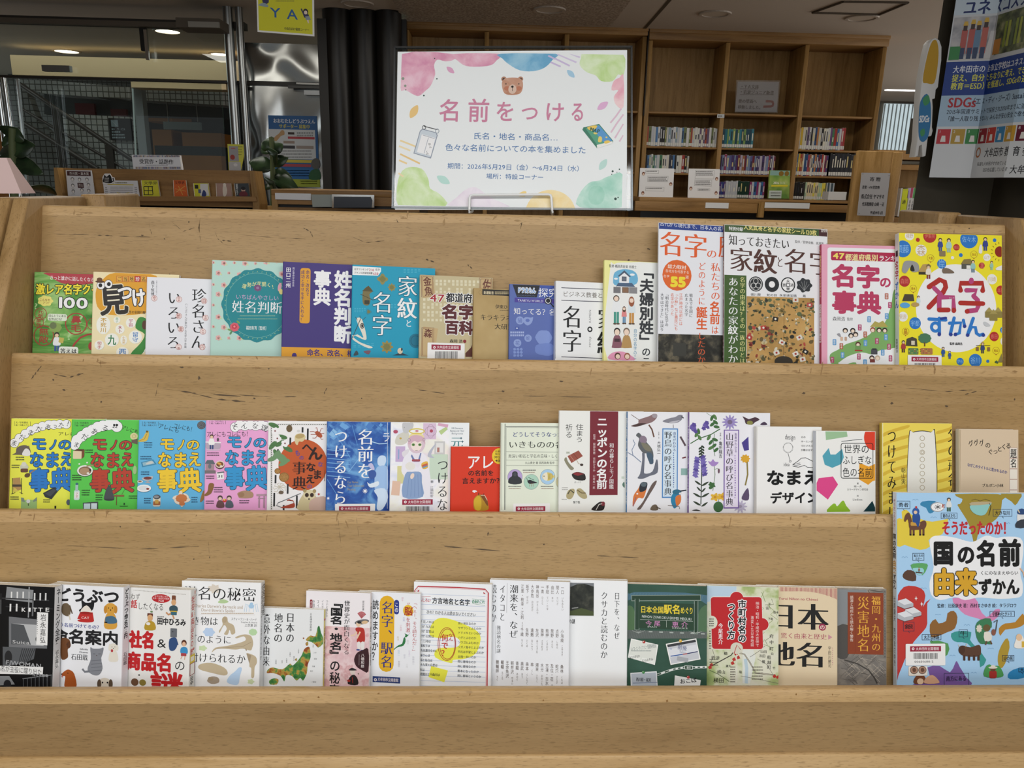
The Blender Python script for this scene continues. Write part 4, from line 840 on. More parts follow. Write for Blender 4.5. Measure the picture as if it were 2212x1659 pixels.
f.ell(1003,235,34,40,'6a5638');f.line([(975,215),(1035,195)],6,'5a4a30');f.blob([(1062,340),(1080,300),(1150,290),(1185,330),(1150,380),(1110,380),(1095,418),(1070,400)],'d8c89a',4);f.ell(1120,320,50,26,'b8a06a',-10);f.ell(1105,262,18,14,'d4d4d0')
f.ell(1330,300,48,26,'b5562f',40)
for dx,dy in ((-100,-30),(-90,0),(-70,40),(50,-60),(60,-10),(50,50),(-40,-70)): f.line([(1330,300),(1330 + dx * .6,300 + dy * 1.1),(1330 + dx,300 + dy)],7,'a04a30')
for x,y,h in ((1150,220,60),(1208,235,130),(1014,335,80),(876,465,90),(985,850,110),(850,750,95),(835,950,150),(1086,980,140),(940,1085,60)): f.rect(x - 10,y,x + 10,y + h,'2c2d2e',4)
for a in (-160,-120,-80,-40,0,30): f.ell(880 + 70 * math.cos(math.radians(a)),590 + 55 * math.sin(math.radians(a)),62,24,'6f9468',-a);f.h -= f.step * .5
for x,y,q in ((872,708,34),(945,775,56)): f.ell(x,y,q,q * .95,'a5793f');f.ring(x,y,q * .96,q * .9,5,'7a5628');[f.line([(x,y),(x + q * .9 * math.cos(t),y + q * .85 * math.sin(t))],2,'c29a5e') for t in range(0,7)]
for i in range(9): a = i * .7;f.line([(895,880),(895 + 60 * math.cos(a),880 + 50 * math.sin(a) + 14),(895 + 74 * math.cos(a + .5),900 + 60 * math.sin(a + .5))],7,'c9c2b0')
f.ell(912,945,28,20,'6a5a48');f.line([(1130,955),(1000,1010),(880,1060),(860,1090),(920,1112),(1000,1110)],9,'6a6e70');f.blob([(905,1115),(1000,1080),(1050,1060),(1040,1030),(975,1040),(1005,1020),(1058,1060),(1050,1115)],'a8452e',3)
f.blob([(1105,1060),(1140,990),(1180,950),(1270,950),(1310,1000),(1410,1000),(1410,1140),(1110,1140)],'c9bb90',4);f.blob([(1230,1050),(1300,1000),(1412,1000),(1412,1150),(1240,1150)],'c9aa9a',3);f.ell(1225,970,70,56,'d8cca4');f.ell(1175,925,20,22,'a89464');f.ell(1282,930,20,22,'a89464')
for x in (1198,1254): f.ell(x,974,22,24,'4a3424');f.ell(x,974,9,10,'1a1410')
f.ell(1222,1018,10,8,'2a2020');f.ell(1330,970,24,26,'e8e4dc');f.ell(1330,965,12,12,'b04a50')
f.txt('へ',1140,385,1270,500,'2a1512',off=.03,serif=.0);f.txt('ん',1210,430,1375,590,'2a1512',off=.04);f.txt('な',1318,600,1380,665,'5a4a9a',off=.02);f.txt('なまえ',1190,610,1290,640,'2a1512') if 0 else None
f.txt('な',1185,610,1300,715,'2a1512',off=.035);f.txt('ま',1260,690,1370,800,'2a1512',off=.035);f.txt('え',1180,740,1290,850,'2a1512',off=.035);f.txt('の',1198,850,1258,905,'5a4a9a',off=.02)
f.txt('も',1065,470,1125,540,'5a4a9a',off=.02);f.txt('の',1112,530,1165,585,'5a4a9a',off=.02);f.txt('事',1032,595,1195,750,'2a1512',off=.012,serif=.02);f.txt('典',1032,760,1195,920,'2a1512',off=.012,serif=.02);f.txt('ことばの事典編集',1388,690,1404,820,'4a2418',1)
b = B['b6'];f = b.f
LB = '5f9ad6'
rnd = random.Random(4)
for i in range(22):
    x,y = rnd.uniform(1440,2080),rnd.uniform(170,420);q = rnd.uniform(20,50);f.poly([(x,y - q),(x + q * 1.2,y),(x,y + q),(x - q,y + q * .3)],rnd.choice(['4a7ec2','6ea6dc','2f5fa8','8abbe4']))
for y in range(470,800,48): f.line([(1425,y),(1680,y + 22)],7,'7fb4e2')
f.line([(1480,260),(1600,420),(1680,560),(1690,690)],8,LB);f.line([(1660,720),(1800,540),(1900,420)],6,'8ec0ea');f.line([(1700,200),(1760,420)],6,LB);f.line([(1915,380),(2000,405),(2090,400)],10,'a9cdea');f.line([(1425,800),(1550,1000)],6,LB)
f.txt('名前を',1755,235,1945,800,Wh,1,-.002,serif=.014);f.txt('つけるなら',1495,235,1650,1085,Wh,1,-.002,serif=.014)
f.txt('ラ',2030,270,2130,390,Wh)
f.blob([(1990,640),(1985,570),(2020,535),(2070,545),(2078,600),(2050,650)],'c9dcf0',4);f.blob([(1960,700),(2010,650),(2090,660),(2100,800),(2090,930),(2000,960),(1950,900)],'9fc0e6',3);f.blob([(1880,640),(1920,620),(1950,680),(1930,700)],'c4c0e0');f.ell(1925,745,44,50,'3a5aa0',20);f.blob([(1868,830),(1900,850),(1990,820),(1990,870),(1900,890)],'dfeaf6');f.blob([(1945,920),(2060,900),(2100,1000),(2040,1130),(1975,1130),(1985,1000)],'cfe0f2',3)
for x,y,q in ((1845,930,34),(1410 + 25,1010,22)):
    for k in range(8): f.poly([(x + q * math.cos(k * .785),y + q * math.sin(k * .785)),(x + q * .35 * math.cos(k * .785 + .39),y + q * .35 * math.sin(k * .785 + .39)),(x,y),(x + q * .35 * math.cos(k * .785 - .39),y + q * .35 * math.sin(k * .785 - .39))],Wh);f.h -= f.step
for i,st in enumerate(('Our Names','Their folklore and','Meaning')): f.txt(st,1648,810 + i * 40,(1770,1835,1740)[i],848 + i * 40,'a9a27a')
b.sticker(1510,1072,1955,1330,band=(1555,1098,1902,1152),bar=2)
f.line([(2095,165),(2092,1125)],4,'dfe6f0')
b = B['b7'];f = b.f
f.rect(78,175,998,1330,NM('pastel_wash',[(.3,'cfd6ea'),(.45,'f0f0f4'),(.6,'ecebdf'),(.75,'e2d2e4')],(1,1,1),22,3,dist=.6));f.rect(765,182,1010,1330,'eef1f5')
f.blob([(130,430),(150,340),(220,300),(270,290),(300,330),(270,420),(200,450)],'d2d0c4',3);f.blob([(215,200),(250,182),(340,182),(345,240),(290,300),(230,300)],'c6c6c8',3);f.ell(240,240,5,5,'8a8a8e')
f.rect(465,190,620,380,'d9c0d8');f.ring(555,285,70,60,5,'a88aa0');f.ring(555,285,44,84,4,'a88aa0');f.ell(563,282,20,20,'b04a60');f.rect(600,405,725,560,'c9c9c8');f.rect(620,425,705,540,'e4e4e2');f.rect(632,480,660,535,'b07a70');f.poly([(650,285),(740,230),(760,260),(680,330)],'b9cf8e');f.rect(640,190,764,230,'d8a8c0',0,12)
f.rect(135,465,250,650,'c7b0d6');f.rect(165,500,180,620,'8fa8d0',6);f.rect(155,700,240,910,'d9d49a');f.rect(90,880,190,1050,'e2bfa8',0,5);f.ell(660,690,88,74,'a9bcdd');f.ell(670,700,80,64,'9fb4d8');f.ell(136,290,28,22,'b4506a');f.ell(195,370,14,12,'c8a84a');f.rect(540,560,760,860,'c9dcc8',10)
f.blob([(540,520),(620,430),(560,560),(600,600),(520,590)],'b9bccb',3);f.blob([(210,540),(280,500),(300,520),(240,600)],'e0dce2',3)
f.blob([(205,760),(230,610),(300,540),(380,510),(480,560),(520,640),(560,900),(580,1068),(480,1070),(440,800),(330,820),(330,1068),(200,1068),(240,850)],'eceaf2',3)
f.blob([(250,800),(330,770),(440,780),(450,900),(460,1068),(220,1068)],'8ba4cb',3);[f.line([(300 + i * 34,800),(270 + i * 46,1066)],4,'6d89b8') for i in range(5)]
f.blob([(330,590),(350,540),(440,540),(440,620),(410,720),(340,660)],'e9e4ee',3);f.poly([(330,560),(375,640),(400,640),(430,545),(445,545),(420,650),(350,650),(318,580)],'6f7fae');f.rect(330,620,430,646,'a5505a',8)
f.blob([(250,690),(310,650),(370,690),(350,740),(280,745)],'e6e3dc',3);f.blob([(445,670),(515,645),(520,720),(460,735)],'e6b84a',3);f.poly([(450,690),(516,665),(518,690),(455,712)],'c8604a');f.poly([(455,712),(518,690),(520,705),(460,728)],'6a9ab8');f.ell(335,820,22,36,'efd8c8',20)
f.ell(385,430,106,120,'d9c3cf');f.ell(385,360,92,60,'e9dca0');f.ell(385,455,66,66,'f4e2da');f.blob([(285,430),(310,350),(390,330),(470,360),(490,440),(450,400),(400,420),(360,400),(310,440)],'d5b0bf',3)
for x in (348,425): f.ell(x,446,20,16,'6f9a52');f.ell(x,446,8,11,'3a5a34')
f.ring(390,285,96,36,14,'dcc95a');f.ell(390,282,20,9,'c8697a');f.ring(298,390,17,22,4,'8a8a90');f.ring(475,385,15,20,4,'8a8a90');f.line([(370,512),(400,512)],4,'5a4a4a')
f.txt('つけるなら',625,605,765,1400,'24242a',1,-.004,serif=.006);f.txt('著 江頭和宏',548,870,588,1075,'3f3f46',1,.004);f.txt('元',790,345,945,490,'2f7f86',off=.0,serif=.008);f.line([(805,368),(930,368)],4,'2f7f86')
for x,y in ((918,368),(935,410)): f.poly([(x,y - 18),(x + 5,y - 5),(x + 18,y),(x + 5,y + 5),(x,y + 18),(x - 5,y + 5),(x - 18,y),(x - 5,y - 5)],'2a5a6a')
for i,st in enumerate(('118 Elements','Names and Their','Backgrounds')): f.txt(st,(800,785,805)[i],232 + i * 32,(942,958,942)[i],262 + i * 32,'5a6a7a')
b.sticker(200,1085,600,1330,band=(216,1098,580,1162),bar=2,bg=None)
b = B['b8'];f = b.f
f.txt('アレ',985,560,1315,745,Wh,off=.012);f.txt('の名前を',1000,748,1310,820,'2a1210',off=.025);f.txt('言えますか？',928,838,1420,915,'2a1210',off=.025)
f.ell(1385,582,98,98,'e6c832');f.txt('日本人が',1325,512,1440,540,K_,off=.02);f.txt('知らない',1325,545,1440,572,K_,off=.02);f.txt('（呼び名',1290,578,1420,612,K_,off=.02);f.txt('40',1325,615,1385,655,K_,off=.04)
f.blob([(1066,1130),(1080,1080),(1125,1045),(1180,1050),(1225,1090),(1240,1150),(1235,1225),(1085,1225)],'b48a24',4);f.blob([(1070,1130),(1090,1080),(1130,1055),(1160,1110),(1150,1220),(1090,1220)],'d3b02e',4);f.blob([(1150,1050),(1185,1048),(1228,1100),(1240,1170),(1225,1170),(1200,1130)],'7a4a1c',3);f.line([(1155,1050),(1200,1050),(1230,1110)],6,'e8d8c0');f.line([(1128,1050),(1128,1020)],9,'4a3018');f.line([(1185,1045),(1192,1028)],8,'4a3018');f.blob([(1052,1000),(1070,988),(1095,992),(1110,1008),(1090,1008),(1085,1020),(1065,1015)],'f0ecec',3)
f.line([(797,470),(792,1210)],5,'a82c18')
b = B['b9'];f = b.f
f.line([(1405,195),(1400,1225)],14,'d0d6c4');f.line([(1444,195),(1438,1225)],8,'5a5f5a');f.line([(1452,228),(2200,235)],8,'5a5f5a');f.line([(1458,240),(1452,1225)],3,'8a8f88');f.line([(1460,240),(2200,247)],3,'8a8f88')
f.txt('どうしてそうなった？',1532,292,2200,355,'2b3a80',off=.012,tilt=-.3);f.txt('いきものの名前',1485,398,2260,492,'1f2020',off=.0,serif=.008)
for y in (530,628,692): f.line([(1455,y),(2200,y + 4)],3,'6a6f6a')
f.txt('奥深い和名と学名の意味・しくみ',1482,556,2120,606,'2f3030',off=.0,serif=.006);f.txt('丸山貴史 著 岡西政典 監修',1682,645,2035,680,'3a3a3a',off=.004)
for x,y,c in ((1562,830,'b8a2d4'),(1757,890,'aed4bf'),(1952,830,'a9cdea'),(2140,890,'d8cfa0')): f.ell(x,y,90,92,'8a9a9a',n=36);f.ell(x,y,86,88,c,n=36)
f.blob([(1485,905),(1490,850),(1525,820),(1530,780),(1562,762),(1592,780),(1598,820),(1635,850),(1640,905),(1565,918)],'33353a',4);f.ell(1562,800,20,24,'464950')
f.blob([(1710,880),(1740,865),(1780,880),(1830,900),(1780,910),(1730,912)],'2a2c30',3);f.line([(1715,880),(1700,840)],5,'2a2c30');f.line([(1720,835),(1790,870)],5,'2a2c30');[f.line([(1740 + i * 18,905),(1735 + i * 22,945)],4,'9a5a4a') for i in range(3)]
f.ell(1952,826,66,50,'d9c46a');f.blob([(1890,826),(1910,790),(1945,780),(1950,870),(1910,865)],'ece4cc',3);f.ell(1908,822,6,6,K_);[f.line([(1965 + i * 14,790),(1960 + i * 14,862)],4,'7a6a3a') for i in range(4)];f.poly([(2010,826),(2034,800),(2034,854)],'d9c46a')
for x,y in ((1482,938),(1655,745),(1870,938)): f.lines(x,y,x + 160,1,20,11,'4a4a48');f.lines(x + 5,y + 26,x + 155,1,10,10,'a58a7a')
b.sticker(1540,1148,1980,1420,band=(1572,1182,1925,1240),bar=2);b.spine('どうしてそうなった？いきものの名前',1390,400,1190,'4a3a44')
b = B['b10'];f = b.f
f.rect(379,70,654,900,'7a2833');f.txt('ニッポンの名前',446,135,552,842,Wh,1,.035);f.txt('和の暮らしモノ図鑑',568,392,615,842,Wh,1,.004);f.txt('監修 服部幸應 市田ひろみ 山本成一郎',410,305,434,842,'e4d0d0',1)
f.txt('住まう',240,205,318,390,'3a3a36',1);f.txt('祈る',140,205,212,345,'3a3a36',1)
f.poly([(162,520),(270,465),(312,520),(200,588)],'9a5244');f.line([(185,512),(230,572)],5,'c48a78');f.line([(220,495),(265,552)],4,'6a3428');f.blob([(130,560),(150,530),(165,570),(195,610),(225,640),(200,658),(170,630)],'8d8a72',3);f.line([(250,555),(270,595),(305,600)],6,'b8a890');f.ell(300,605,16,12,'3a2a24');f.rect(148,475,185,498,'d8dad0')
f.txt('長箱',150,478,182,496,'5a6a4a');f.blob([(203,700),(250,676),(310,685),(335,705),(332,755),(240,750)],'2a2624',3);f.blob([(215,690),(260,678),(320,695),(300,700),(260,712)],'8a2f34',3);f.txt('ぽっくり',228,766,295,786,'4a4a44')
f.blob([(150,900),(175,850),(225,840),(230,880),(200,935),(160,935)],'b2a67c',3);f.line([(165,890),(190,850),(225,880)],9,'33332e');f.blob([(250,850),(290,835),(345,890),(350,930),(310,935),(265,900)],'b2a67c',3);f.line([(255,850),(300,880),(340,880)],8,'6a5a3a');f.txt('駒下駄',218,955,285,984,'3a3a34',off=.01);f.lines(108,826,170,2,18,6,'8a8a84');f.lines(105,938,160,1,18,6,'8a8a84')
f.blob([(395,1045),(430,1000),(480,965),(520,975),(525,1010),(500,1050)],'26201f',3);f.ell(508,985,20,22,'7a2a34');f.line([(440,1045),(470,990),(500,985)],6,'e8e4dc');f.blob([(695,800),(715,770),(718,830)],'5a7a6a');f.rect(688,718,716,740,'c9d2c4')
b = B['b11'];f = b.f
f.line([(782,115),(900,195)],5,'6a4a3a');f.blob([(780,225),(850,200),(860,165),(960,130),(1000,108),(1035,115),(1030,150),(985,190),(900,215),(830,235)],'8b6f70',4);f.blob([(790,225),(870,200),(930,205),(840,232)],'4a3534',3);f.ell(1012,128,26,20,'a39aa0');f.line([(955,215),(985,260),(1005,335)],14,'6a4a3c')
f.blob([(1088,180),(1160,150),(1210,140),(1250,118),(1285,125),(1275,165),(1230,195),(1160,200)],'85858f',4);f.blob([(1150,190),(1220,175),(1260,170),(1200,200)],'bdbcc4',3);f.line([(1270,135),(1296,150)],8,'2a2a2c');f.line([(1192,212),(1194,245)],5,'3a3034')
f.line([(748,485),(810,520),(880,580)],8,'7a8aa6');f.line([(800,360),(820,400),(790,460),(800,510)],7,'7a8aa6');f.blob([(845,735),(870,690),(890,560),(890,490),(915,500),(910,640),(915,690),(990,670),(1025,560),(1042,570),(1040,680),(960,715),(900,740)],'6b6f7c',3)
f.blob([(830,320),(855,292),(885,320),(930,380),(985,450),(1000,520),(985,590),(960,590),(950,500),(900,490),(850,420),(860,350)],'5f6366',4);f.ell(900,360,36,40,'8a7a8a',-30);f.blob([(930,490),(985,500),(1000,585),(965,592)],'4a5f72',3);f.blob([(880,390),(950,410),(980,470),(920,460)],'7d7a68',3)
f.blob([(840,1035),(900,960),(980,800),(1030,758),(1020,800),(960,900),(900,1000),(870,1040)],'6a5a54',3);f.blob([(805,910),(850,840),(880,790),(935,795),(930,850),(900,930),(850,930),(800,1010)],'d97a3a',4);f.blob([(862,830),(880,780),(940,780),(925,850),(870,870)],'2b2f36',3);f.ell(905,795,30,24,'5a6870');f.line([(800,1010),(830,920)],12,'a86a6a');f.rect(835,880,850,895,Wh)
f.rect(1084,250,1238,928,'4a86c4');f.rect(1094,260,1228,916,'d6e6f4');f.txt('野鳥の呼び名事典',1102,275,1180,905,'16181c',1,.002,serif=.012);f.txt('由来がわかる',1188,282,1220,475,'2a4a8a',1,.012);f.lines(1192,485,1214,16,22,12,'4a6aa8');f.txt('大橋弘一',1035,372,1070,512,'22242a',1,0);f.txt('写真・文',1045,282,1058,350,'4a4a50',1)
f.blob([(1170,960),(1180,900),(1215,870),(1260,880),(1268,950),(1240,1000),(1200,1030)],'2a82aa',4);f.blob([(1215,920),(1265,900),(1265,970),(1225,1005)],'d8793a',3);f.ell(1228,870,44,26,'2f6f8a');f.line([(1260,862),(1320,852)],12,'26303a');f.ell(1262,885,14,10,'e8e4e0');f.line([(1140,1002),(1250,1010),(1255,1035)],6,'6a5a54')
f.blob([(970,1045),(990,1000),(1030,995),(1045,1045)],'6f6252',3);f.line([(1025,1015),(1070,1035)],8,'4a3c30');f.rect(1268,640,1330,705,'8fb4ac');f.line([(1262,330),(1312,420)],18,'5a4a50');f.line([(1280,540),(1316,530)],12,'6a2a34')
b.spine('野鳥の呼び名事典',748,140,1000,'dceaf6',size=.006)
b = B['b12'];f = b.f
PU,GR,DG = '6b5aa8','3f6a3c','2a3a2a'
f.line([(1360,398),(1440,350),(1560,310),(1650,255)],9,GR)
for x,y,a in ((1600,140,60),(1605,190,40),(1615,235,10),(1570,150,110),(1575,210,140),(1440,280,80),(1450,340,60),(1420,310,120),(1540,340,-60),(1560,385,-50),(1590,420,-40),(1600,360,20),(1610,460,-40),(1560,440,150)): f.ell(x,y,30,15,GR if a % 3 else '577f4a',a)
f.line([(1595,300),(1580,430),(1600,520)],5,GR);f.line([(1515,98),(1580,140)],4,'5a7a4a')
for x,y,q in ((1385,245,36),(1395,215,24),(1410,280,22),(1510,220,30),(1520,195,22),(1490,250,22),(1530,240,18)): f.ell(x,y,q,q * .8,PU if q > 25 else '5a4a98',30,wav=.15,wn=5)
f.ell(1745,190,62,58,'9a8cc4',wav=.28,wn=12,n=72);f.ell(1745,188,24,22,'7a6a8a');f.blob([(1868,130),(1930,160),(1990,140),(2035,165),(1990,190),(1960,215),(1900,205),(1890,170)],'4a3440',2);f.ell(1940,195,30,20,'8a8a4a');f.blob([(2040,215),(2080,185),(2110,215)],'4a3a50')
f.line([(1468,420),(1470,700),(1462,990)],9,DG)
for i in range(9): f.ell(1468 + (-1) ** i * 14,430 + i * 14,18 - i * .4,9,DG,(-1) ** i * 40)
for i in range(14): y = 530 + i * 14;f.ell(1455 + (-1) ** i * (26 + i * 1.6),y,30,16,'7668b4' if i % 3 else '5a4c9a',(-1) ** i * -25,wav=.2,wn=5)
for x1,y1 in ((1400,760),(1540,770),(1385,880),(1545,880),(1385,960),(1530,970),(1420,820),(1510,830)): f.blob([(1465,y1 + 40),((1465 + x1) / 2,y1 + 10),(x1,y1),((1465 + x1) / 2,y1 + 34)],'33402f',3)
f.line([(1592,600),(1600,700),(1578,860)],5,'5a7a4a');f.line([(1595,650),(1625,640),(1640,680)],4,'5a7a4a');f.blob([(1532,570),(1560,575),(1580,550),(1600,575),(1635,580),(1610,610),(1580,620),(1555,605)],'a888c8',3);f.ell(1637,665,10,24,'6a4a5a');f.ell(1570,800,34,24,GR,30,wav=.2,wn=5);f.ell(1560,825,22,16,GR,-30)
f.ell(1632,1015,48,52,'3f6a42');f.line([(1632,970),(1640,920)],5,GR)
for x,y in ((1600,920),(1670,915)): f.ell(x,y,40,34,'e2b53a',wav=.25,wn=5,n=40);f.ell(x,y,14,12,'c8902a')
f.line([(1912,560),(1918,700),(1895,805)],14,'8a7a3c');f.ell(1895,545,42,38,'d9a52e',wav=.15,wn=9,n=48);f.poly([(1860,390),(1925,330),(1930,460),(1885,470)],'4a3f8c');f.blob([(1860,920),(1920,830),(1930,940),(1880,950)],'5a4a6a',3);f.ell(1845,1012,54,50,'b9b2cc',wav=.3,wn=10,n=60);f.ell(1845,1010,18,16,'9a92a8');f.blob([(1375,1050),(1420,1040),(1460,1055)],'2a2a2a')
f.rect(1684,262,1834,1030,'7a5fa6');f.rect(1694,272,1824,1018,'e6def0');f.txt('山野草の呼び名事典',1702,290,1780,1005,'16181c',1,.002,serif=.012);f.txt('由来がわかる',1788,292,1816,485,'4a2a7a',1,.012);f.lines(1790,510,1812,18,24,13,'8a6ab0');f.txt('亀田龍吉',1636,375,1672,540,'22242a',1,0);f.txt('写真・文',1645,292,1660,362,'4a4a50',1)
b.spine('山野草の呼び名事典',1350,150,1020,'d8ccec',size=.006)
b = B['b13'];f = b.f
f.txt('なまえ',165,495,600,620,'121214',off=.045);f.txt('デザイン',195,670,580,765,'121214',off=.045);f.txt('design',315,205,398,262,'1f1f20',rot=4);f.txt('idea',303,430,352,472,'1f1f20')
for i in range(24): a = i * .262;f.line([(339 + 34 * math.cos(a),320 + 34 * math.sin(a)),(339 + 41 * math.cos(a),320 + 41 * math.sin(a))],4,K_)
f.line([(338,362),(354,420)],3,K_);f.ring(356,428,9,9,3,K_)
f.line([(375,455),(420,425),(445,402),(480,400),(510,415),(560,440)],4,K_);f.line([(375,465),(420,475),(470,460),(492,475),(560,480)],4,K_);f.line([(380,455),(435,440)],3,K_);f.line([(385,465),(440,452)],3,K_)
for i,st in enumerate(('その','ネーミングで','でビジネス','が動き出す')): f.txt(st,440,228 + i * 34,440 + 19 * len(st),246 + i * 34,K_,off=.015)
f.line([(92,155),(88,830)],5,'d0cdc4')
b = B['b14'];f = b.f
f.poly([(635,187),(805,187),(812,232),(640,260)],'9fc49a');f.ell(1020,240,78,100,'e0432c',n=40);f.poly([(612,385),(662,322),(676,374),(716,374),(768,330),(782,395),(760,450),(690,480),(630,455)],'55a6ba');f.poly([(566,600),(582,562),(695,548),(736,612),(655,732),(566,660)],'e04a8c');f.poly([(905,440),(980,470),(1064,448),(1062,580),(1010,585),(975,615),(900,570)],'eda62f');f.blob([(648,832),(690,770),(715,765),(730,785),(775,738),(800,780),(826,832)],'8fbe32',3);f.poly([(932,832),(1008,742),(1076,795),(1076,832)],'0f3a42');f.rect(648,828,1078,850,'f2f2ee')
for q in ((775,285,998,285),(775,562,998,562)): f.line([(q[0],q[1]),(q[2],q[3])],5,'16201f')
f.line([(760,300),(760,548)],5,'16201f');f.line([(1013,300),(1013,548)],5,'16201f')
for x,y,a in ((775,300,90),(998,300,0),(998,548,-90),(775,548,180)): f.line([(x + 15 * math.cos(math.radians(a + t)),y - 14 * math.sin(math.radians(a + t))) for t in (0,30,60,90)],5,'16201f')
f.txt('世界の',780,292,985,368,'141a1a',off=.004);f.txt('ふしぎな',772,380,1005,455,'141a1a',off=.004);f.txt('色の名前',770,475,1008,555,'141a1a',off=.004);f.line([(762,270),(928,252)],4,'2a3a3a')
f.txt('著',885,596,900,612,K_);f.txt('城一夫',860,618,925,636,'2a2a2a');f.txt('カラーデザイン研究会',806,642,975,662,'2a2a2a');f.txt('絵',884,694,900,710,K_);f.txt('Liedisca',852,718,930,742,'2a2a2a')
b = B['b15'];f = b.f
for i in range(9):
    y = 150 + i * 78;f.blob([(1090,y + 60),(1150,y + 30),(1290,y - 10),(1290,y + 14),(1160,y + 52),(1092,y + 84)],'dcb93e',3);f.blob([(1520,y + 40),(1590,y + 20),(1690,y - 14),(1690,y + 8),(1600,y + 42),(1520,y + 62)],'dcb93e',3)
f.blob([(1297,760),(1297,230),(1330,195),(1405,184),(1475,195),(1508,215),(1508,760)],'2a2620',4);f.blob([(1301,770),(1301,235),(1335,200),(1405,190),(1470,200),(1503,225),(1503,770)],'efede4',4)
for i in range(10): f.ring(1404,245 + i * 56,20,21,4,'a89a7a');
f.ring(1404,357,12,13,4,'a89a7a');f.txt('つけてみました',1125,165,1200,1020,'141210',1,.02,serif=.014);f.txt('父の戒名を',1605,165,1690,745,'141210',1,.01,serif=.014);f.txt('朝山実',1236,475,1272,612,'3a3020',1,0)
f.line([(1090,125),(1088,840)],5,'f6f0d0');f.line([(1083,130),(1081,840)],7,'2a2418')
b = B['b16'];f = b.f
for ch,x,y in (('グ',1790,285),('グ',1832,280),('グ',1875,282),('の',1925,300),('ぐ',1945,352),('っ',1985,348),('と',2018,330),('く',2052,312),('る',2088,305)): f.txt(ch,x - 22,y - 24,x + 22,y + 24,'1c1a1a',off=.012,rot=(-20 if ch == 'グ' else 0))
for i in range(6): f.rect(2098,322 + i * 84,2158,400 + i * 84,'efe9dc');f.frm(2096,320 + i * 84,2160,402 + i * 84,3,'b8905a' if 0 else 'c2a6a0')
f.txt('題名',2102,328,2154,480,K_,1,.012);f.txt('なぜこのタイトルに惹かれるのか',1762,470,2078,500,'2f3f8a',off=.012,tilt=11);f.txt('ブルボン小林',1876,605,2048,634,K_,off=.015)
f.line([(1706,175),(1700,700)],5,'c2ad90')
# ---------------------------------------------------------------- printed covers, bottom tier
b = B['c1'];f = b.f
f.rect(-400,205,600,1400,'121315');f.rect(65,250,350,385,'8d9092',0,4);[f.rect(115 + i * 62,285,130 + i * 62,355,'e6e6e4') for i in range(4)]
f.rect(0,360,520,372,'3a3b3d');f.rect(60,450,560,460,'2d2e30');f.rect(300,235,312,560,'9a9c9e');f.rect(340,380,356,545,'6a6c6e')
for x in (360,420,478): f.rect(x,300,x + 16,378,'d4d5d4')
for x in (102,168): f.rect(x,415,x + 18,495,'e0e0de')
for st,x in (('K',228),('I',290),('T',350),('T',408),('E',480)): f.txt(st,x,445,x + 48,505,'ececea',off=.03)
f.poly([(95,550),(500,590),(500,890),(95,875)],'77797c');f.poly([(120,622),(465,642),(465,862),(120,845)],'bdbfc0');f.poly([(120,622),(255,640),(330,850),(120,845)],'55585b');f.txt('Suica',130,795,320,845,'cfd0d0',off=.008);f.ell(400,790,22,34,'2a2b2d')
f.rect(390,505,508,852,'f0f0ee');f.txt('岩永嘉弘',425,520,490,835,'1a1a1c',1,.004);f.lines(394,530,406,10,22,8,'5a5a5a')
f.poly([(30,870),(380,885),(360,1000),(240,1050),(30,1080)],'5b5e61');[f.line([(240 + i * 22,890),(200 + i * 18,1040)],7,'2c2d30') for i in range(7)];f.ell(90,980,40,70,'2a2b2d');f.txt('FJWOMAN',60,1020,440,1085,'a8aaac',off=.02,rot=3)
f.poly([(-300,1060),(460,1085),(455,1165),(-300,1150)],'f0f0ee');f.txt('商品名が主役に躍り出た',-90,1080,445,1150,'26262a',off=.008,tilt=2)
f.poly([(0,1180),(100,1180),(160,1270),(0,1280)],'8d9092');f.line([(240,1210),(560,1170)],8,'7d8082');[f.line([(250 + i * 42,1205 - i * 5),(250 + i * 42,1300)],5,'6a6d70') for i in range(8)];f.ell(80,1270,40,50,'26272a');f.txt('ルミネ新宿',345,1155,515,1190,'b8babc',off=.01);f.rect(-100,300,20,520,'242527');f.line([(10,370),(10,520)],5,'8a8c8e')
b.spine('ネーミング全史',560,260,860,'2a2a2c',off=.02);b.spine('岩永嘉弘',560,920,1120,'2a2a2c',size=.008,bg='f0f0ee')
b = B['c2'];f = b.f
f.txt('どうぶつ',580,250,1270,405,'232326',off=.04);f.txt('命名案内',545,685,1260,850,'232326',off=.035);f.txt('どういう名前つけてるの？',480,620,1075,668,'2b3a8a',off=.02,tilt=1)
f.blob([(665,420),(720,410),(750,470),(740,540),(690,540),(655,500)],'6a5a44',3);f.line([(740,430),(768,520)],12,'5a4a38');f.line([(735,530),(745,585)],14,'d8d0c0')
f.blob([(865,370),(905,400),(960,400),(1000,385),(990,470),(940,500),(870,490),(850,500),(840,480),(870,450)],'1e1f22',3);f.blob([(855,490),(920,430),(975,500),(900,520)],'ece4d8',3)
f.poly([(848,510),(985,505),(1000,600),(820,575)],'c0302c');f.ell(915,512,70,14,'a02824');f.ell(908,596,86,16,'c0302c');f.txt('CAT',865,545,950,578,'f0e0dc',off=.03)
def dog(x,y,w,h,c,c2=None):
    f.blob([(x - w * .4,y),(x - w * .42,y - h * .35),(x - w * .2,y - h * .62),(x + w * .2,y - h * .62),(x + w * .42,y - h * .35),(x + w * .4,y)],c,3);f.ell(x,y - h * .78,w * .42,h * .22,c);f.ell(x - w * .36,y - h * .74,w * .12,h * .16,c2 or c);f.ell(x + w * .36,y - h * .74,w * .12,h * .16,c2 or c)
    for s_ in (-1,1): f.ell(x + s_ * w * .14,y - h * .8,w * .035,w * .04,'1a1a1a')
    f.ell(x,y - h * .72,w * .05,w * .04,'2a1a14')
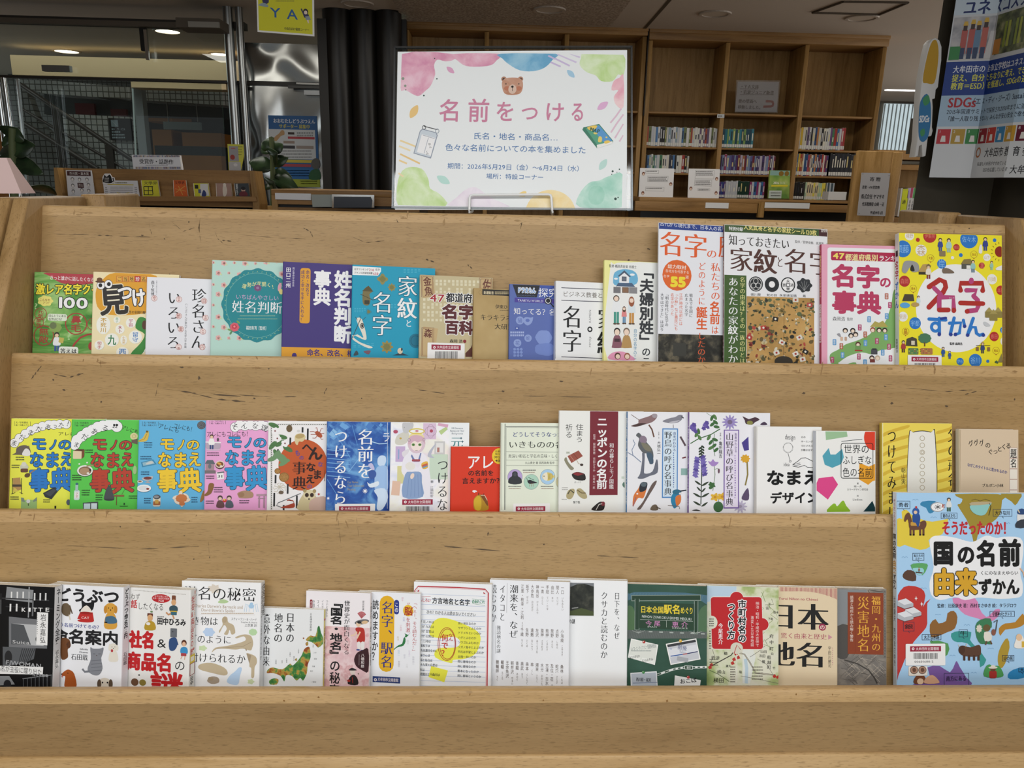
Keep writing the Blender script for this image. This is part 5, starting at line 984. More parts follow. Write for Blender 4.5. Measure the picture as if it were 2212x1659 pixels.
dog(1175,675,150,270,'d9a244','c88c34');f.blob([(1120,560),(1155,545),(1200,545),(1238,575),(1235,620),(1130,620)],'4a6f8a',3);f.line([(1110,610),(1140,612)],12,'1a1a1a')
f.blob([(650,800),(690,775),(740,800),(748,870),(720,900),(720,985),(650,995)],'6e4426',4);f.ell(730,850,22,36,'5a3620');f.ell(712,842,5,5,K_)
dog(1205,1025,110,190,'e6e0d2');f.ell(1190,912,13,16,'b8434a');f.poly([(1155,860),(1165,835),(1180,860)],'e6e0d2')
f.blob([(960,880),(990,890),(1060,890),(1100,880),(1092,940),(1075,1000),(1090,1100),(1050,1170),(980,1165),(930,1110),(965,1000)],'85888f',4);f.line([(960,1130),(900,1135),(875,1105)],20,'7a7d84');[f.line([(970,1020 + i * 36),(1080,1010 + i * 36)],6,'6a6d74') for i in range(4)]
for x in (1000,1058): f.line([(x - 12,945),(x + 12,945)],4,'3a3c40')
f.ell(1028,962,6,5,'5a4a4a')
f.blob([(655,1160),(700,1120),(740,1115),(790,1160),(810,1300),(690,1300),(695,1190),(665,1180)],'a8541f',4);f.ell(722,1150,6,6,K_);f.ell(662,1185,8,12,'c87a70');f.ell(656,1160,7,6,K_)
f.ell(1115,1262,72,62,'d8cfc0');f.ell(1055,1265,22,50,'5a4a3c');f.ell(1176,1265,22,50,'5a4a3c');f.ell(1090,1250,8,10,K_);f.ell(1142,1250,8,10,K_)
f.txt('Ishida',850,882,936,908,'4a4a50',off=.015);f.txt('Osamu',842,914,936,940,'4a4a50',off=.015);f.txt('石田戢',755,945,935,1015,'26262a',off=.004,serif=.008)
b.spine('どうぶつ命名案内',1300,265,800,'1f1f22',off=.035);b.spine('石田戢',1300,945,1085,'3a3a3c',size=.009)
b = B['c3'];f = b.f
f.txt('思わず',1335,300,1490,370,'5a5550');f.txt('話',1390,370,1458,462,'c02c30',off=.03);f.txt('したくなる',1462,400,1740,485,'4a4844',off=.0)
f.ell(1710,358,98,46,'b9262c');f.txt('なぜか気になる',1640,325,1785,345,'f0dcdc',off=.01);f.txt('社名・商品名の由来',1622,347,1800,368,'f0dcdc',off=.01);f.txt('760',1680,370,1742,396,'f4e8e8',off=.03)
f.txt('田中ひろみ',1668,565,1975,645,'232325',off=.04);f.lines(1670,548,1745,1,10,10,'3a3a3a')
f.txt('社名',1375,700,1640,890,'c02428',off=.05);f.txt('&',1668,765,1775,895,'2a2a2a',off=.0);f.txt('商品名',1330,930,1830,1130,'c02428',off=.045);f.txt('の',1850,1010,1970,1130,'2a2a2a',off=.0);f.txt('謎',1590,1130,1950,1420,'c02428',off=.03)
for i in range(40): f.h -= f.step * .9;f.rect(1420 + i * 14,265 + i * 1.2,1427 + i * 14,272 + i * 1.2,'a8a49c')
f.rect(1825,325,1868,385,'7a4a34',10);f.ell(1845,400,26,32,'d8a878');f.blob([(1800,450),(1845,430),(1885,450),(1880,500),(1810,500)],'3a5560',3);f.rect(1808,488,1882,506,'c8a83a');f.line([(1830,510),(1790,530),(1765,505)],18,'c89468');f.line([(1830,520),(1850,575)],16,'c89468');f.rect(1815,500,1878,535,'3a6a7a',6)
f.rect(1565,515,1625,550,'6a3a2c',6);f.ell(1595,565,28,36,'d8a878');f.blob([(1540,690),(1545,620),(1590,595),(1640,615),(1650,690)],'b8962f',3);f.ell(1575,625,22,16,'eae6e0');f.ell(1610,498,14,10,'6a8a5a')
f.rect(1810,675,1880,770,'6a6e74',6);f.ell(1835,710,8,6,'3a3c40');f.blob([(1800,790),(1870,775),(1885,850),(1850,910),(1800,900)],'34507f',3);f.line([(1870,790),(1890,850)],14,'34507f')
f.ell(1955,830,28,34,'5a3020');f.ell(1955,842,20,24,'e2b898');f.blob([(1925,880),(1985,880),(1990,945),(1920,940)],'3f92c8',3);f.rect(1922,938,1980,970,'b0454a',6);f.line([(1935,970),(1920,1000)],8,'d8a888');f.line([(1965,970),(1960,1008)],8,'d8a888')
f.ell(1432,1245,40,40,'6a4a34');f.ell(1515,1250,36,34,'8a7a3a');f.ell(1478,1170,9,9,'4a4a44')
b.spine('思わず話したくなる',2015,290,700,'d0836a',x=.78,size=.0045);b.spine('社名&商品名の',2015,340,890,'c0504a',x=.4,size=.0085,off=.02);b.spine('謎',2015,900,985,'c0504a',x=.5,size=.012,off=.03)
y0,y1,y2 = [b.f.uv(2015,q).y for q in (970,1060,1190)]
mb = MB();t_ = b.t;g = Face(mb,b.m,(b.w + .0004,0,0),(0,0,-1),(0,1,0),(1,0,0),b.crop)
g.raw([(-t_ * .9,y1),(-t_ * .1,y1),(-t_ * .1,y0),(-t_ * .9,y0)],'d9bf3a');g.raw([(-t_ * .9,y2),(-t_ * .1,y2),(-t_ * .1,y1),(-t_ * .9,y1)],'8a2a34');g.raw([(-t_ * .82,y2 + .001),(-t_ * .18,y2 + .001),(-t_ * .18,y1 - .001),(-t_ * .82,y1 - .001)],'f0eeea');g.raw([(-t_ * .8,y1 + .003),(-t_ * .25,y1 + .003),(-t_ * .25,y0 - .003),(-t_ * .8,y0 - .003)],'e8e4d4')
mb.build('call_number_label',b.root,label='yellow and red edged shelf mark label on the spine');b.spine('田中',2015,1200,1300,'26262a',size=.009,off=.02)
b = B['c4'];f = b.f
f.ell(455,255,62,44,'dcd2c4',wav=.25,wn=7);f.blob([(495,400),(540,365),(610,390),(560,410)],'b5cf9a',3)
f.txt('学名の秘密',120,230,905,385,'1d1e20',off=.0,serif=.006);
f.txt("Charles Darwin's Barnacle and",240,415,760,465,'a9906f');f.txt("David Bowie's Spider",318,460,680,505,'a9906f');f.lines(320,512,885,1,10,10,'c0ac92');f.line([(310,530),(890,534)],2,'c8c0b4')
f.txt('生き物は',120,545,500,645,'1d1e20',off=-.002,serif=.006);f.txt('どのように',180,740,640,840,'1d1e20',off=-.002,serif=.006);f.txt('名付けられるか',90,935,790,1045,'1d1e20',off=-.002,serif=.006)
f.txt('スティーブン・B・ハード',636,562,910,595,'3a3a3c');f.txt('Stephen B. Heard',740,598,912,622,'4a4a4c');f.txt('上京恵 訳',778,626,910,660,'2a2a2c')
TN,TD = 'c2b294','a5947a'
[f.line([(850,440),(850 + dx,440 - abs(dx) * .4),(850 + dx * 1.2,500)],4,'a9cbe6') for dx in (-62,-44,-20,20,44,62)];f.ell(850,440,30,24,'a9cbe6');f.ell(852,412,18,12,'a9cbe6')
f.blob([(540,590),(560,550),(595,560),(605,610),(660,640),(680,720),(640,740),(620,690),(600,740),(560,735),(590,680),(560,640),(515,720),(508,700),(545,640)],TN,3);f.ell(565,585,26,32,'b5a486')
f.blob([(800,740),(850,760),(870,830),(860,880),(840,910),(760,890),(680,900),(560,890),(480,895),(430,930),(470,880),(600,860),(720,830),(790,800),(770,760),(700,780),(680,770),(740,745)],TN,3);f.line([(480,892),(620,876),(760,868),(850,820)],5,TD);f.line([(790,890),(800,912)],12,TD)
f.ell(868,715,44,36,'b9d9a8',wav=.06,wn=7);f.ell(400,715,60,46,'b9d0ec',wav=.12,wn=6);f.ell(335,885,42,28,'c9dcae',wav=.15,wn=5)
f.blob([(800,940),(850,950),(900,980),(910,1040),(885,1090),(880,1190),(850,1195),(850,1100),(830,1080),(830,1000)],TN,3);f.poly([(797,940),(850,960),(830,1050)],TD)
f.blob([(300,1060),(420,1040),(560,1090),(600,1150),(560,1175),(440,1150),(300,1110)],TN,3);f.blob([(380,1230),(430,1185),(500,1200),(505,1250),(430,1265)],'a89a88',3);f.ell(420,1210,30,20,TD)
f.blob([(590,1240),(620,1180),(680,1130),(720,1090),(750,1100),(730,1180),(710,1270),(640,1270)],'b9d3ee',3);f.ell(845,1240,34,26,'cddab0',wav=.2,wn=5)
b.spine('学名の秘密',943,215,560,'2a2a2c',x=.72,size=.010);b.spine('生き物はどのように名付けられるか',943,230,1020,'3a3a3c',x=.25,size=.0055)
b = B['c5'];f = b.f
f.txt('日本の',1215,505,1310,830,'1c1c1e',1,.008,serif=.016);f.txt('地名の',1088,510,1185,830,'1c1c1e',1,.008,serif=.016);f.txt('意外な由来',975,515,1050,1080,'1c1c1e',1,.008,serif=.016);f.txt('日本博学倶楽部',1470,512,1494,705,'3a3a3c',1)
RM = NM('relief_print',[(.36,'2f6a3a'),(.47,'4f8a44'),(.53,'b59a48'),(.62,'9a5428'),(.72,'7a3418')],(1,1,1),75,3)
f.blob([(1555,660),(1575,655),(1590,720),(1615,780),(1610,840),(1560,880),(1540,860),(1490,820),(1445,810),(1430,790),(1480,750),(1530,760)],RM,2);f.blob([(1425,835),(1450,815),(1455,850),(1435,860)],RM,2)
f.blob([(1410,900),(1440,875),(1470,880),(1480,980),(1450,1060),(1440,1150),(1400,1230),(1370,1200),(1330,1230),(1280,1180),(1220,1175),(1200,1240),(1160,1180),(1080,1150),(1015,1150),(1030,1110),(1080,1090),(1180,1110),(1260,1050),(1290,1070),(1350,1010),(1385,960)],RM,3);f.blob([(1040,1230),(1090,1205),(1140,1220),(1120,1270),(1050,1270)],RM,2);f.blob([(1310,1010),(1330,990),(1335,1020)],RM,2);f.ell(1405,780,8,8,RM)
for x,y,st,v in ((1345,890,'八郎潟',1),(1255,925,'五箇山',1),(1295,970,'親不知',1),(1218,990,'九頭竜',1),(1170,1015,'伊予',1),(1105,1005,'出雲崎',1),(1500,845,'登別',1),(1510,925,'八戸',0),(1515,990,'名取',0),(1495,1070,'勿来',0),(1475,1120,'銚子',0),(1490,1235,'八重洲',0)):
    n = len(st);f.txt(st,x,y,x + (14 if v else 16 * n),y + (17 * n if v else 18),'4a4a4a',v)
b.spine('日本の地名の意外な由来',1615,680,1180,'3a3a2a',size=.005);b.s.raw([(-b.t,b.f.uv(1615,600).y),(0,b.f.uv(1615,600).y),(0,b.f.uv(1615,580).y),(-b.t,b.f.uv(1615,580).y)],'c85a72')
b = B['c6'];f = b.f
f.rect(-60,760,640,1700,NM('pink_map',[(.42,'dcb9bd'),(.5,'e6cdce'),(.56,'d2a3a6'),(.64,'e4c9c9')],(1,1,1),30,4))
f.txt('『国名・地名』',128,420,285,1150,'1a1a1c',1,.03,serif=0);f.txt('の秘密',120,1160,255,1610,'1a1a1c',1,.02);f.txt('世界史が面白くなる',298,435,372,1105,'1a1a1c',1,.004,serif=.012)
for i,(st,y1) in enumerate((('ついに消えた',640),('イスラエルは',640),('スイスは',620),('中国の',560))): f.txt(st,78 - i * 54,430,106 - i * 54,y1,'3a3a3c',1)
f.rect(-118,425,-86,640,'8a2a34',14);f.txt('奇説珍説',-112,440,-92,600,'e8d8d8',1);f.txt('歴史新書',525,438,552,560,'4a4a4c',1,.004)
for a in range(40,131,10): f.poly([(515,660),(515 + 70 * math.cos(math.radians(a - 4)) ,660 - 88 * math.sin(math.radians(a - 4))),(515 + 70 * math.cos(math.radians(a + 4)),660 - 88 * math.sin(math.radians(a + 4)))],'b03a40');f.h -= f.step
f.ell(520,700,90,30,'6a6a6c',-12);f.ell(555,705,40,20,'d8b890',-10);f.ell(478,728,28,34,'e6c9aa');f.ell(488,705,26,16,'2a2a2a');f.blob([(440,790),(470,765),(540,780),(558,850),(550,950),(460,950),(470,860)],'b3342c',3);f.line([(460,820),(430,860),(385,868)],18,'e6c9aa');f.line([(500,820),(460,900)],18,'e6c9aa')
f.blob([(462,950),(505,950),(500,1040),(470,1040)],'e6e2de',2);f.blob([(510,950),(552,950),(545,1045),(515,1045)],'e6e2de',2);f.ell(475,1042,24,10,'3a4a8a');f.ell(530,1052,26,10,'3a4a8a')
f.blob([(600,1035),(600,1305),(520,1290),(450,1240),(425,1160),(460,1080),(530,1045)],'3a1f24',3);f.txt('八幡和郎',508,1085,552,1265,'f0e8e6',1,.006);f.line([(488,1100),(486,1230)],3,'c8b8b8')
f.blob([(350,1460),(370,1380),(420,1345),(465,1390),(470,1470)],'2a2426',3);f.ell(408,1310,32,40,'dcd0c8');f.blob([(360,1290),(400,1262),(460,1290),(410,1296)],'2f2a2c',3);f.ell(360,1420,22,14,'a83430');f.line([(405,1380),(410,1450)],8,'a83430');f.ell(478,1335,9,9,'8a7a6a')
b.spine('「国名・地名」の秘密',617,430,1250,'3a3a44',size=.0058)
b = B['c7'];f = b.f
f.rect(733,378,915,1312,'e2b024',88);f.txt('名字、駅名',752,440,905,1270,'2b2f7e',1,.008,serif=.016);f.rect(914,430,976,608,'2b3a8a',30);f.txt('この',922,455,968,585,Wh,1,.025);f.txt('読めますか？',645,425,722,1185,'1a1a1c',1,.025)
f.txt('「へぇー、そう読むんだ！」',1138,445,1195,1085,'b83a3e',1,.004);f.ell(1088,562,64,70,'e8c034');f.txt('が',1072,460,1112,495,'b83a3e',1);f.txt('脳',1038,512,1145,625,'a8262c',1,.025);f.txt('を刺激',1058,640,1115,830,'b83a3e',1,.004)
GM2 = '2f7a44'
f.blob([(1042,840),(1085,858),(1100,850),(1070,885),(1045,885),(1055,860)],GM2,2);f.blob([(1030,900),(1050,890),(1055,940),(1030,990),(980,1005),(940,1020),(915,1045),(918,1025),(970,985),(1015,965)],GM2,2);f.line([(1095,850),(1115,832)],2,'5a5a5a')
for x,y,st,c in ((1005,395,'特牛','d8a8b8'),(1022,640,'宍粟','b8b8d8'),(985,730,'小鳥遊','e0b8c4'),(950,875,'鯏浦','d8cdb0'),(1070,920,'放出','d0d0d0'),(958,1040,'四月一','a9cbe0'),(1030,1095,'枚方','c0c0cc'),(1088,1045,'七五三','d0c0d8'),(1138,1120,'勘解由小','c4c4cc'),(962,1175,'御器所','b8b4b8'),(1060,1210,'八月','d4d4d4')): f.txt(st,x,y,x + 26,y + 27 * len(st),c,1,.006)
b.sticker(650,1370,990,1640,col='2a3f78',band=(652,1372,988,1445),bar=0,bg=None)
b = B['c8'];f = b.f
for w_,c in ((14,'b8323c'),): f.line([(1165,1600),(1165,315),(1210,264),(1700,278),(2030,300),(2070,345),(2052,1600)],w_,c);f.line([(1180,1600),(1180,320),(1216,280),(1700,294),(2022,314),(2056,352),(2038,1600)],4,'d8848a')
f.poly([(1195,325),(1225,300),(1220,330)],'b8323c');f.poly([(2008,330),(2040,360),(2010,355)],'b8323c')
for i in range(19): f.line([(1190,355 + i * 62.5),(2034,388 + i * 62.5 - i * .6)],3,'8fa5d0');f.h -= f.step
f.h += f.step
f.blob([(1345,830),(1370,740),(1430,670),(1520,650),(1650,680),(1800,740),(1940,820),(1975,920),(1920,1080),(1790,1150),(1640,1165),(1615,1205),(1420,1135),(1450,1025),(1680,1010),(1720,930),(1640,880),(1500,900),(1380,880)],'e8e64a',3);f.poly([(1370,1240),(1575,1295),(1530,1440),(1335,1375)],'e8e64a')
f.txt('おもしろい',1192,405,1362,460,'c0343c',off=.03);f.txt('方言地名と名字',1380,410,1845,490,'1a1b1e',off=.025,tilt=1.3);f.txt('のあれこれ',1870,425,2025,478,'2f8a5a',off=.025);f.line([(1190,395),(1362,388)],3,'c0343c');f.line([(1870,418),(2030,432)],3,'2f8a5a');f.line([(1870,475),(2030,500)],3,'2f8a5a')
f.txt('次の？わかる人は読まないでください',1310,570,1915,620,'2a2c30',off=.012,tilt=1.4)
for i,(l,r_) in enumerate((('なぜ 花ノ木は','熊い地名なのか'),('なぜ 九石は','サザラシとよむのか'),('なぜ 百笑は','ドドメキというのか'),('なぜ 山実は','ハゲとよむのか'),('なぜ 三河は','ソウゴとよむのか'),('蘇我馬子は','ソガノ馬子とよぶのか'),('平氏は源氏なのに','平氏は平家とよぶのか'),('部屋さんは','全国一多いのか'),('愛知と仙台は','同じ意味なのか'),('九十九里と白里は','同じ意味なのか'),('熊本は','熊本になったのか'),('武隈川と千曲川は','同じ意味というのか'))):
    y = 680 + i * 58.5;xl = 1405 if i < 4 else (1360,1365,1355,1450,1355,1385,1448,1290,1475)[min(8,i - 3)];f.txt(l,xl - 34 * len(l) * .9,y,xl,y + 38,'2f3338',off=.015);f.txt(r_,1700 - i * .8,y + 22,1700 + 31.5 * len(r_),y + 58,'2f3338',off=.012)
for q in (0,14): f.ring(1562 + q * .4,970,112 - q,205 - q * 1.2,7,'b0362e',40)
f.txt('何で？',1492,845,1580,1130,'c0342e',1,.025);f.txt('なん',1578,840,1640,935,'c0342e',1,.015)
b = B['c9'];f = b.f
f.txt('潮来を、なぜ',305,185,388,690,'1c1d20',1,.0,serif=.010);f.txt('イタコと',212,185,268,530,'1c1d20',1,.0,serif=.010);f.txt('読むのか',130,180,186,540,'1c1d20',1,.0,serif=.010);f.line([(285,172),(280,450)],2,'6a6a6c');f.line([(180,570),(174,830)],2,'6a6a6c');f.txt('難読地名の謎',186,568,224,828,'1f2023',1,.008,serif=.01)
BR = '5d4d44'
def col_(words,x0,dx,y0,big=30,dy=0):
    for i,(k1,k2) in enumerate(words):
        x = x0 - i * dx;y = y0 + i * dy;h1 = 41 * len(k1);f.txt(k1,x - big / 2,y,x + big / 2,y + h1,BR,1,.006);f.txt(k2,x - 9,y + h1 + 24,x + 9,y + h1 + 24 + 26 * len(k2),'7a6f68',1)
col_((('一口','いもあらい'),('間人','たいざ'),('由比','ゆい'),('手結','てい・たゆ'),('一青','ひとと'),('神鳥谷','ひととのや'),('大歩危','おおぼけ'),('坂下','ばんげ'),('江差・枝幸・江刺','えさし')),803,47,195,dy=-1.5)
col_((('小淘綾','こゆるぎ'),('点野','しめの'),('禁野','きんや'),('熊押','くまおす'),('猿押','さるおす'),('左沢','あてらざわ'),('遠敷','おにゅう'),('生野','いくの'),('千歳','ちとせ')),800,47,605,dy=-2)
col_((('桑林','くわば'),('蛇穴','さらぎ'),('及位・莅','の'),('古凍・古氷',''),('大分','おおいた'),('潮来','いたこ'),('串','くし'),('串本','くしもと'),('奥武','おう'),('青龍','あおぐ'),('軽井沢','かるい'),('王余魚沢',''),('轆轤','ろくろ'),('轆轤師','ろく')),797,46.5,935,dy=-3.5)
b.spine('イタコと読むのか',869,190,620,'2a2a2c',x=.5,size=.006)
b = B['c10'];f = b.f
f.poly([(700,165),(1097,172),(1095,478),(700,472)],NM('hillside_photo',[(.36,'1d201c'),(.52,'2f322b'),(.68,'4a4a40')],(1,1,1),70,4));f.poly([(700,168),(1097,172),(1097,205),(1010,178),(940,182),(885,205),(700,230)],'787c80');f.poly([(700,410),(890,430),(980,405),(1096,440),(1095,478),(700,474)],'4a5432');f.line([(890,408),(950,400)],9,'8a8c88')
f.txt('日下を、なぜ',1285,255,1340,700,'1b1c1f',1,-.002,serif=.006);f.txt('クサカと読むのか',1158,250,1228,880,'1b1c1f',1,-.002,serif=.006);f.txt('地名の謎',800,505,920,552,'2a2a2c',off=.02);f.line([(690,480),(1100,484)],3,'d4d6da')
b.spine('日下をなぜクサカと読むのか',1411,200,900,'8a8c94',size=.005)
b = B['c11'];f = b.f
f.rect(1300,178,2170,1300,NM('blackboard',[(.3,'2a4a39'),(.7,'35584a')],(1,1,1),18,3));f.blob([(1320,270),(1700,255),(2160,285),(2160,400),(2090,330),(1460,320),(1400,340)],'4a6f80',2)
for i in range(26): f.line([(1420 + i * 28,262 + i * .8),(1405 + i * 28,320 + i * .8)],3,'5f8494');f.h -= f.step
f.blob([(1330,440),(1430,380),(1480,440),(1490,600),(1330,600)],'4f6f4a',3);f.blob([(2075,460),(2120,390),(2165,400),(2165,640),(2075,620)],'4f7050',3)
f.poly([(1340,608),(2165,630),(2165,690),(1340,690)],'5c6360');[f.line([(1440 + i * 16,615),(1425 + i * 16,685)],2,'727a76') for i in range(44)]
f.rect(1446,282,2098,338,'8a9a90',0,-2.2);f.rect(1452,288,2092,332,'26402f',0,-2.2);f.rect(1478,318,1524,610,'8a9a90');f.rect(1484,318,1518,606,'26402f');f.rect(2034,340,2074,650,'8a9a90');f.rect(2040,340,2068,645,'26402f');f.poly([(1520,348),(2036,368),(2036,612),(1518,592)],'27422f')
f.txt('日本全国',1532,385,1750,455,'e8cf3a',off=.02);f.txt('駅名',1750,370,1908,462,'e8cf3a',off=.03);f.txt('めぐり',1908,395,2028,462,'e8cf3a',off=.02);f.txt('NIHON ZENKOKU EKIMEI MEGURI',1545,478,2010,512,'dfe6e0',tilt=1.5);f.line([(1530,512),(2024,530)],3,'b8c4ba');f.line([(1776,522),(1776,585)],3,'b8c4ba')
f.txt('今 尾',1578,522,1722,576,'d68fc4',off=.006);f.txt('恵 介',1825,530,1980,588,'d68fc4',off=.006);f.txt('IMAO',1598,572,1690,590,'c8d0ca');f.txt('KEISUKE',1828,584,1978,602,'c8d0ca');[f.rect(1610 + i * 98,620 + i * 4,1645 + i * 98,632 + i * 4,'a8b0aa') for i in range(6)]
for x in (1515,2050): [f.line([(x,640),(x - 60 + i * 20,615 + (i % 2) * 8 + (10 if x > 2000 else 0))],2,'c8d0c8') for i in range(7)]
f.poly([(1445,690),(1700,748),(1668,938),(1415,868)],'f0f0ec');f.poly([(1452,700),(1690,754),(1662,928),(1424,862)],'dfe2da');f.txt('ルイス・C・ティファニー庭園美術館前',1440,752,1680,795,'5a6a70',rot=-11);f.lines(1450,800,1640,1,20,10,'9aa4a0');f.poly([(1428,838),(1532,866),(1526,896),(1422,866)],'eceee8');f.poly([(1548,868),(1660,892),(1655,922),(1542,900)],'eceee8');f.txt('あさひがおか',1428,848,1528,878,'2a2c2e',rot=-13,off=.01);f.txt('むらのぞみ',1548,876,1652,906,'2a2c2e',rot=-11,off=.01)
f.poly([(1770,740),(2055,688),(2096,885),(1815,938)],'f0f0ec');f.poly([(1782,748),(2048,700),(2085,878),(1822,926)],'c6c9cf');f.poly([(1782,748),(2048,700),(2054,722),(1788,772)],'3a3c40');f.poly([(1792,790),(2060,745),(2075,820),(1808,868)],'dcdfe4');f.txt('前後',1880,752,1970,800,'4a5580',rot=9,off=.01);f.txt('ぜんご',1895,798,1960,816,'6a7090',rot=9);f.txt('ZENGO',1900,814,1966,832,'6a7090',rot=9);f.line([(1815,856),(1930,838)],9,'2f5aa0');f.line([(1930,838),(1970,832)],9,'b03a3a');f.line([(1970,832),(2070,812)],9,'2a2f60');f.rect(1875,865,1980,905,'a8abb0',0,9);f.txt('V',1808,775,1832,800,'4a6ab0')
f.poly([(1438,1012),(1685,996),(1698,1200),(1446,1200)],'e8eaec');f.poly([(1446,1020),(1678,1006),(1690,1200),(1454,1200)],'b4bcc6');f.txt('西川原・就実',1492,1055,1632,1095,'2a2f38',off=.02);f.line([(1460,1108),(1690,1100)],5,'5a6a8a');f.poly([(1855,1035),(2098,1080),(2080,1200),(1845,1200)],'e6e6e2');f.txt('おこば',1900,1060,2060,1110,'1f2022',off=.03,rot=-8)
for x,y,c in ((1565,722,'b03a34'),(1908,712,'d8a834'),(1560,1006,'3a8a44'),(1980,1052,'b03434')): f.ell(x,y,14,14,c);f.ell(x - 4,y - 4,4,4,'e8e0d8')
P = [(1690,1030),(1760,1005),(1840,978),(1930,962),(2160,958)]
f.line(P,20,'e0e4e0')
for (xa,ya),(xb,yb) in zip(P,P[1:]):
    n = max(1,int(math.hypot(xb - xa,yb - ya) / 44))
    for i in range(n): t0,t1 = i / n,(i + .5) / n;f.line([(xa + (xb - xa) * t0,ya + (yb - ya) * t0),(xa + (xb - xa) * t1,ya + (yb - ya) * t1)],12,'2a4a39');f.h -= f.step
f.h += f.step;f.rect(1945,944,2022,980,'e0e4e0');f.rect(1950,949,2017,975,'27422f');f.txt('朝日',1965,950,2004,974,'dfe4e0',off=.01)
b = B['c12'];f = b.f
f.rect(0,190,960,1400,NM('old_map_print',[(.4,'dad9c6'),(.52,'cfd3b4'),(.6,'a9b87c'),(.72,'88a060')],(1,1,1),26,4));f.poly([(100,200),(498,225),(498,360),(360,350),(100,420)],'b9d0e0')
rnd = random.Random(21);f.h += f.step
for i in range(26):
    x,y = rnd.uniform(560,930),rnd.uniform(260,900);f.line([(x,y),(x + rnd.uniform(-50,50),y + rnd.uniform(20,60)),(x + rnd.uniform(-70,70),y + rnd.uniform(60,120))],5,rnd.choice(['6f8a48','8a9a58','5f6a44']));f.h -= f.step * .8
f.poly([(560,900),(660,860),(700,980),(640,1260),(560,1260)],'dfe2da');f.line([(590,1000),(605,1100),(600,1260)],34,'b9cdd8')
for pts,c,w_ in (([(200,1090),(330,1020),(440,960),(495,880)],'3a322c',10),([(500,930),(580,950),(640,1040),(700,1150),(900,1170)],'3a322c',14),([(500,930),(580,950),(640,1040),(700,1150),(900,1170)],'cfc9b4',6),([(210,1120),(300,1160),(420,1240)],'5a6a44',7),([(240,900),(260,960),(220,1040)],'4a443c',4),([(640,980),(760,900),(800,860)],'4a443c',4),([(720,1000),(820,1060),(880,1160)],'6a645a',4),([(540,1180),(700,1210),(940,1260)],'6a645a',4)): f.line(pts,w_,c)
for x,y in ((470,1000),(455,1040),(490,940),(515,980),(215,1085),(900,1180),(935,1190),(230,1060)): f.poly([(x - 22,y),(x + 6,y - 20),(x + 22,y + 14),(x - 8,y + 24)],'b8332c');f.h -= f.step * .8
f.h += f.step
for st,x,y,q in (('刻津',225,965,46),('横山',290,1115,44),('横田',250,1200,56),('府',845,735,46),('中',845,800,46),('町',845,868,46),('船',820,960,44),('越',820,1015,44),('町',820,1065,44),('安',805,440,40),('山田',750,905,34),('浜田',735,950,34),('檀',765,1010,36),('瀬大',380,1060,30),('上',835,400,30),('島木',885,490,30),('下条',830,560,28),('穂',360,920,40),('塩',520,1120,34),('白',860,930,30),('竹',880,1080,30)):
    f.txt(st,x,y,x + q * len(st),y + q,'26231f',off=.015)
f.lines(205,700,235,8,26,10,'3a362f');f.lines(660,1080,780,5,32,10,'5a554a');f.lines(210,1000,300,3,30,9,'4a463e');f.line([(498,226),(498,1260)],6,'e8e6dc');f.lines(430,1080,490,7,26,10,'4a4038')
JR = 'bd2026'
f.ell(498,352,76,72,'e8e6dc');f.rect(222,336,776,900,'e8e6dc',34,-1.8);f.ell(772,632,70,72,'e8e6dc');f.ell(498,352,70,66,JR);f.ell(772,632,64,66,JR);f.rect(228,342,770,894,JR,30,-1.8);f.ell(232,610,62,70,'d9dbc8');f.ell(498,885,66,62,'d6d4c2');f.lines(205,570,262,4,24,11,'3a362f');f.line([(470,940),(500,850),(540,900)],8,'b8332c')
f.txt('市町村名の',512,368,600,825,K_,1,.04,out=Wh,ow=7);f.txt('つくり方',398,395,482,790,K_,1,.04,out=Wh,ow=7);f.txt('今尾恵介',302,618,352,845,Wh,1,.02);f.txt('明治・昭和・平成の大合併で',698,392,736,870,'f0dcd8',1,.002);f.txt('激変した日本地図',646,540,680,868,'f0dcd8',1,.002)
b = B['c13'];f = b.f
for i in range(46): x = 958 + i * 13.3;f.rect(x,232 + (x - 955) * .02,x + 6,282 + (max(0,x - 1180) ** 2) * .0006,'a84a58');f.h -= f.step
f.h += f.step;f.txt('Odoroku Yurai Nihon no Chimei',760,340,1360,378,'a84a58',off=.02)
f.txt('日本',800,395,1480,700,'181716',off=-.004,serif=.04);f.txt('地名',790,808,1450,1095,'181716',off=-.004,serif=.04);f.ell(1408,662,38,38,'9c2f50');f.txt('の',1380,635,1436,690,'efe4d4',off=.02);f.txt('驚く由来と歴史',965,725,1455,790,'a8385a',off=.006,serif=.006);f.poly([(1470,740),(1515,770),(1470,795)],'c8909a');f.txt('宇田川勝司',1468,865,1502,1095,'3a342e',1,.004);f.lines(1512,880,1524,9,22,10,'c08a90')
b = B['c14'];f = b.f
f.rect(1100,250,2090,1500,NM('grey_aerial',[(.4,'75706a'),(.55,'8d867c'),(.7,'a59c8e')],(1,1,1),40,4));f.poly([(1500,260),(1880,265),(1880,480),(1600,670),(1500,650)],'84888a');f.blob([(1500,700),(1680,640),(1690,950),(1600,1000),(1500,900)],'4f4c48',3)
rnd = random.Random(8)
for i in range(60):
    x,y = rnd.uniform(1590,2070),rnd.uniform(960,1240);L = rnd.uniform(60,160);a = rnd.choice([.7,.8,-.75,-.65,.2]);f.line([(x,y),(x + L * math.cos(a),y + L * math.sin(a))],4,rnd.choice(['55504a','625c54','b5aa9a']));f.h -= f.step * .8
for i in range(24): y = 270 + i * 30;f.line([(2060,y),(2090,y + 26)],3,'4a4640');f.line([(2090,y),(2060,y + 26)],3,'4a4640')
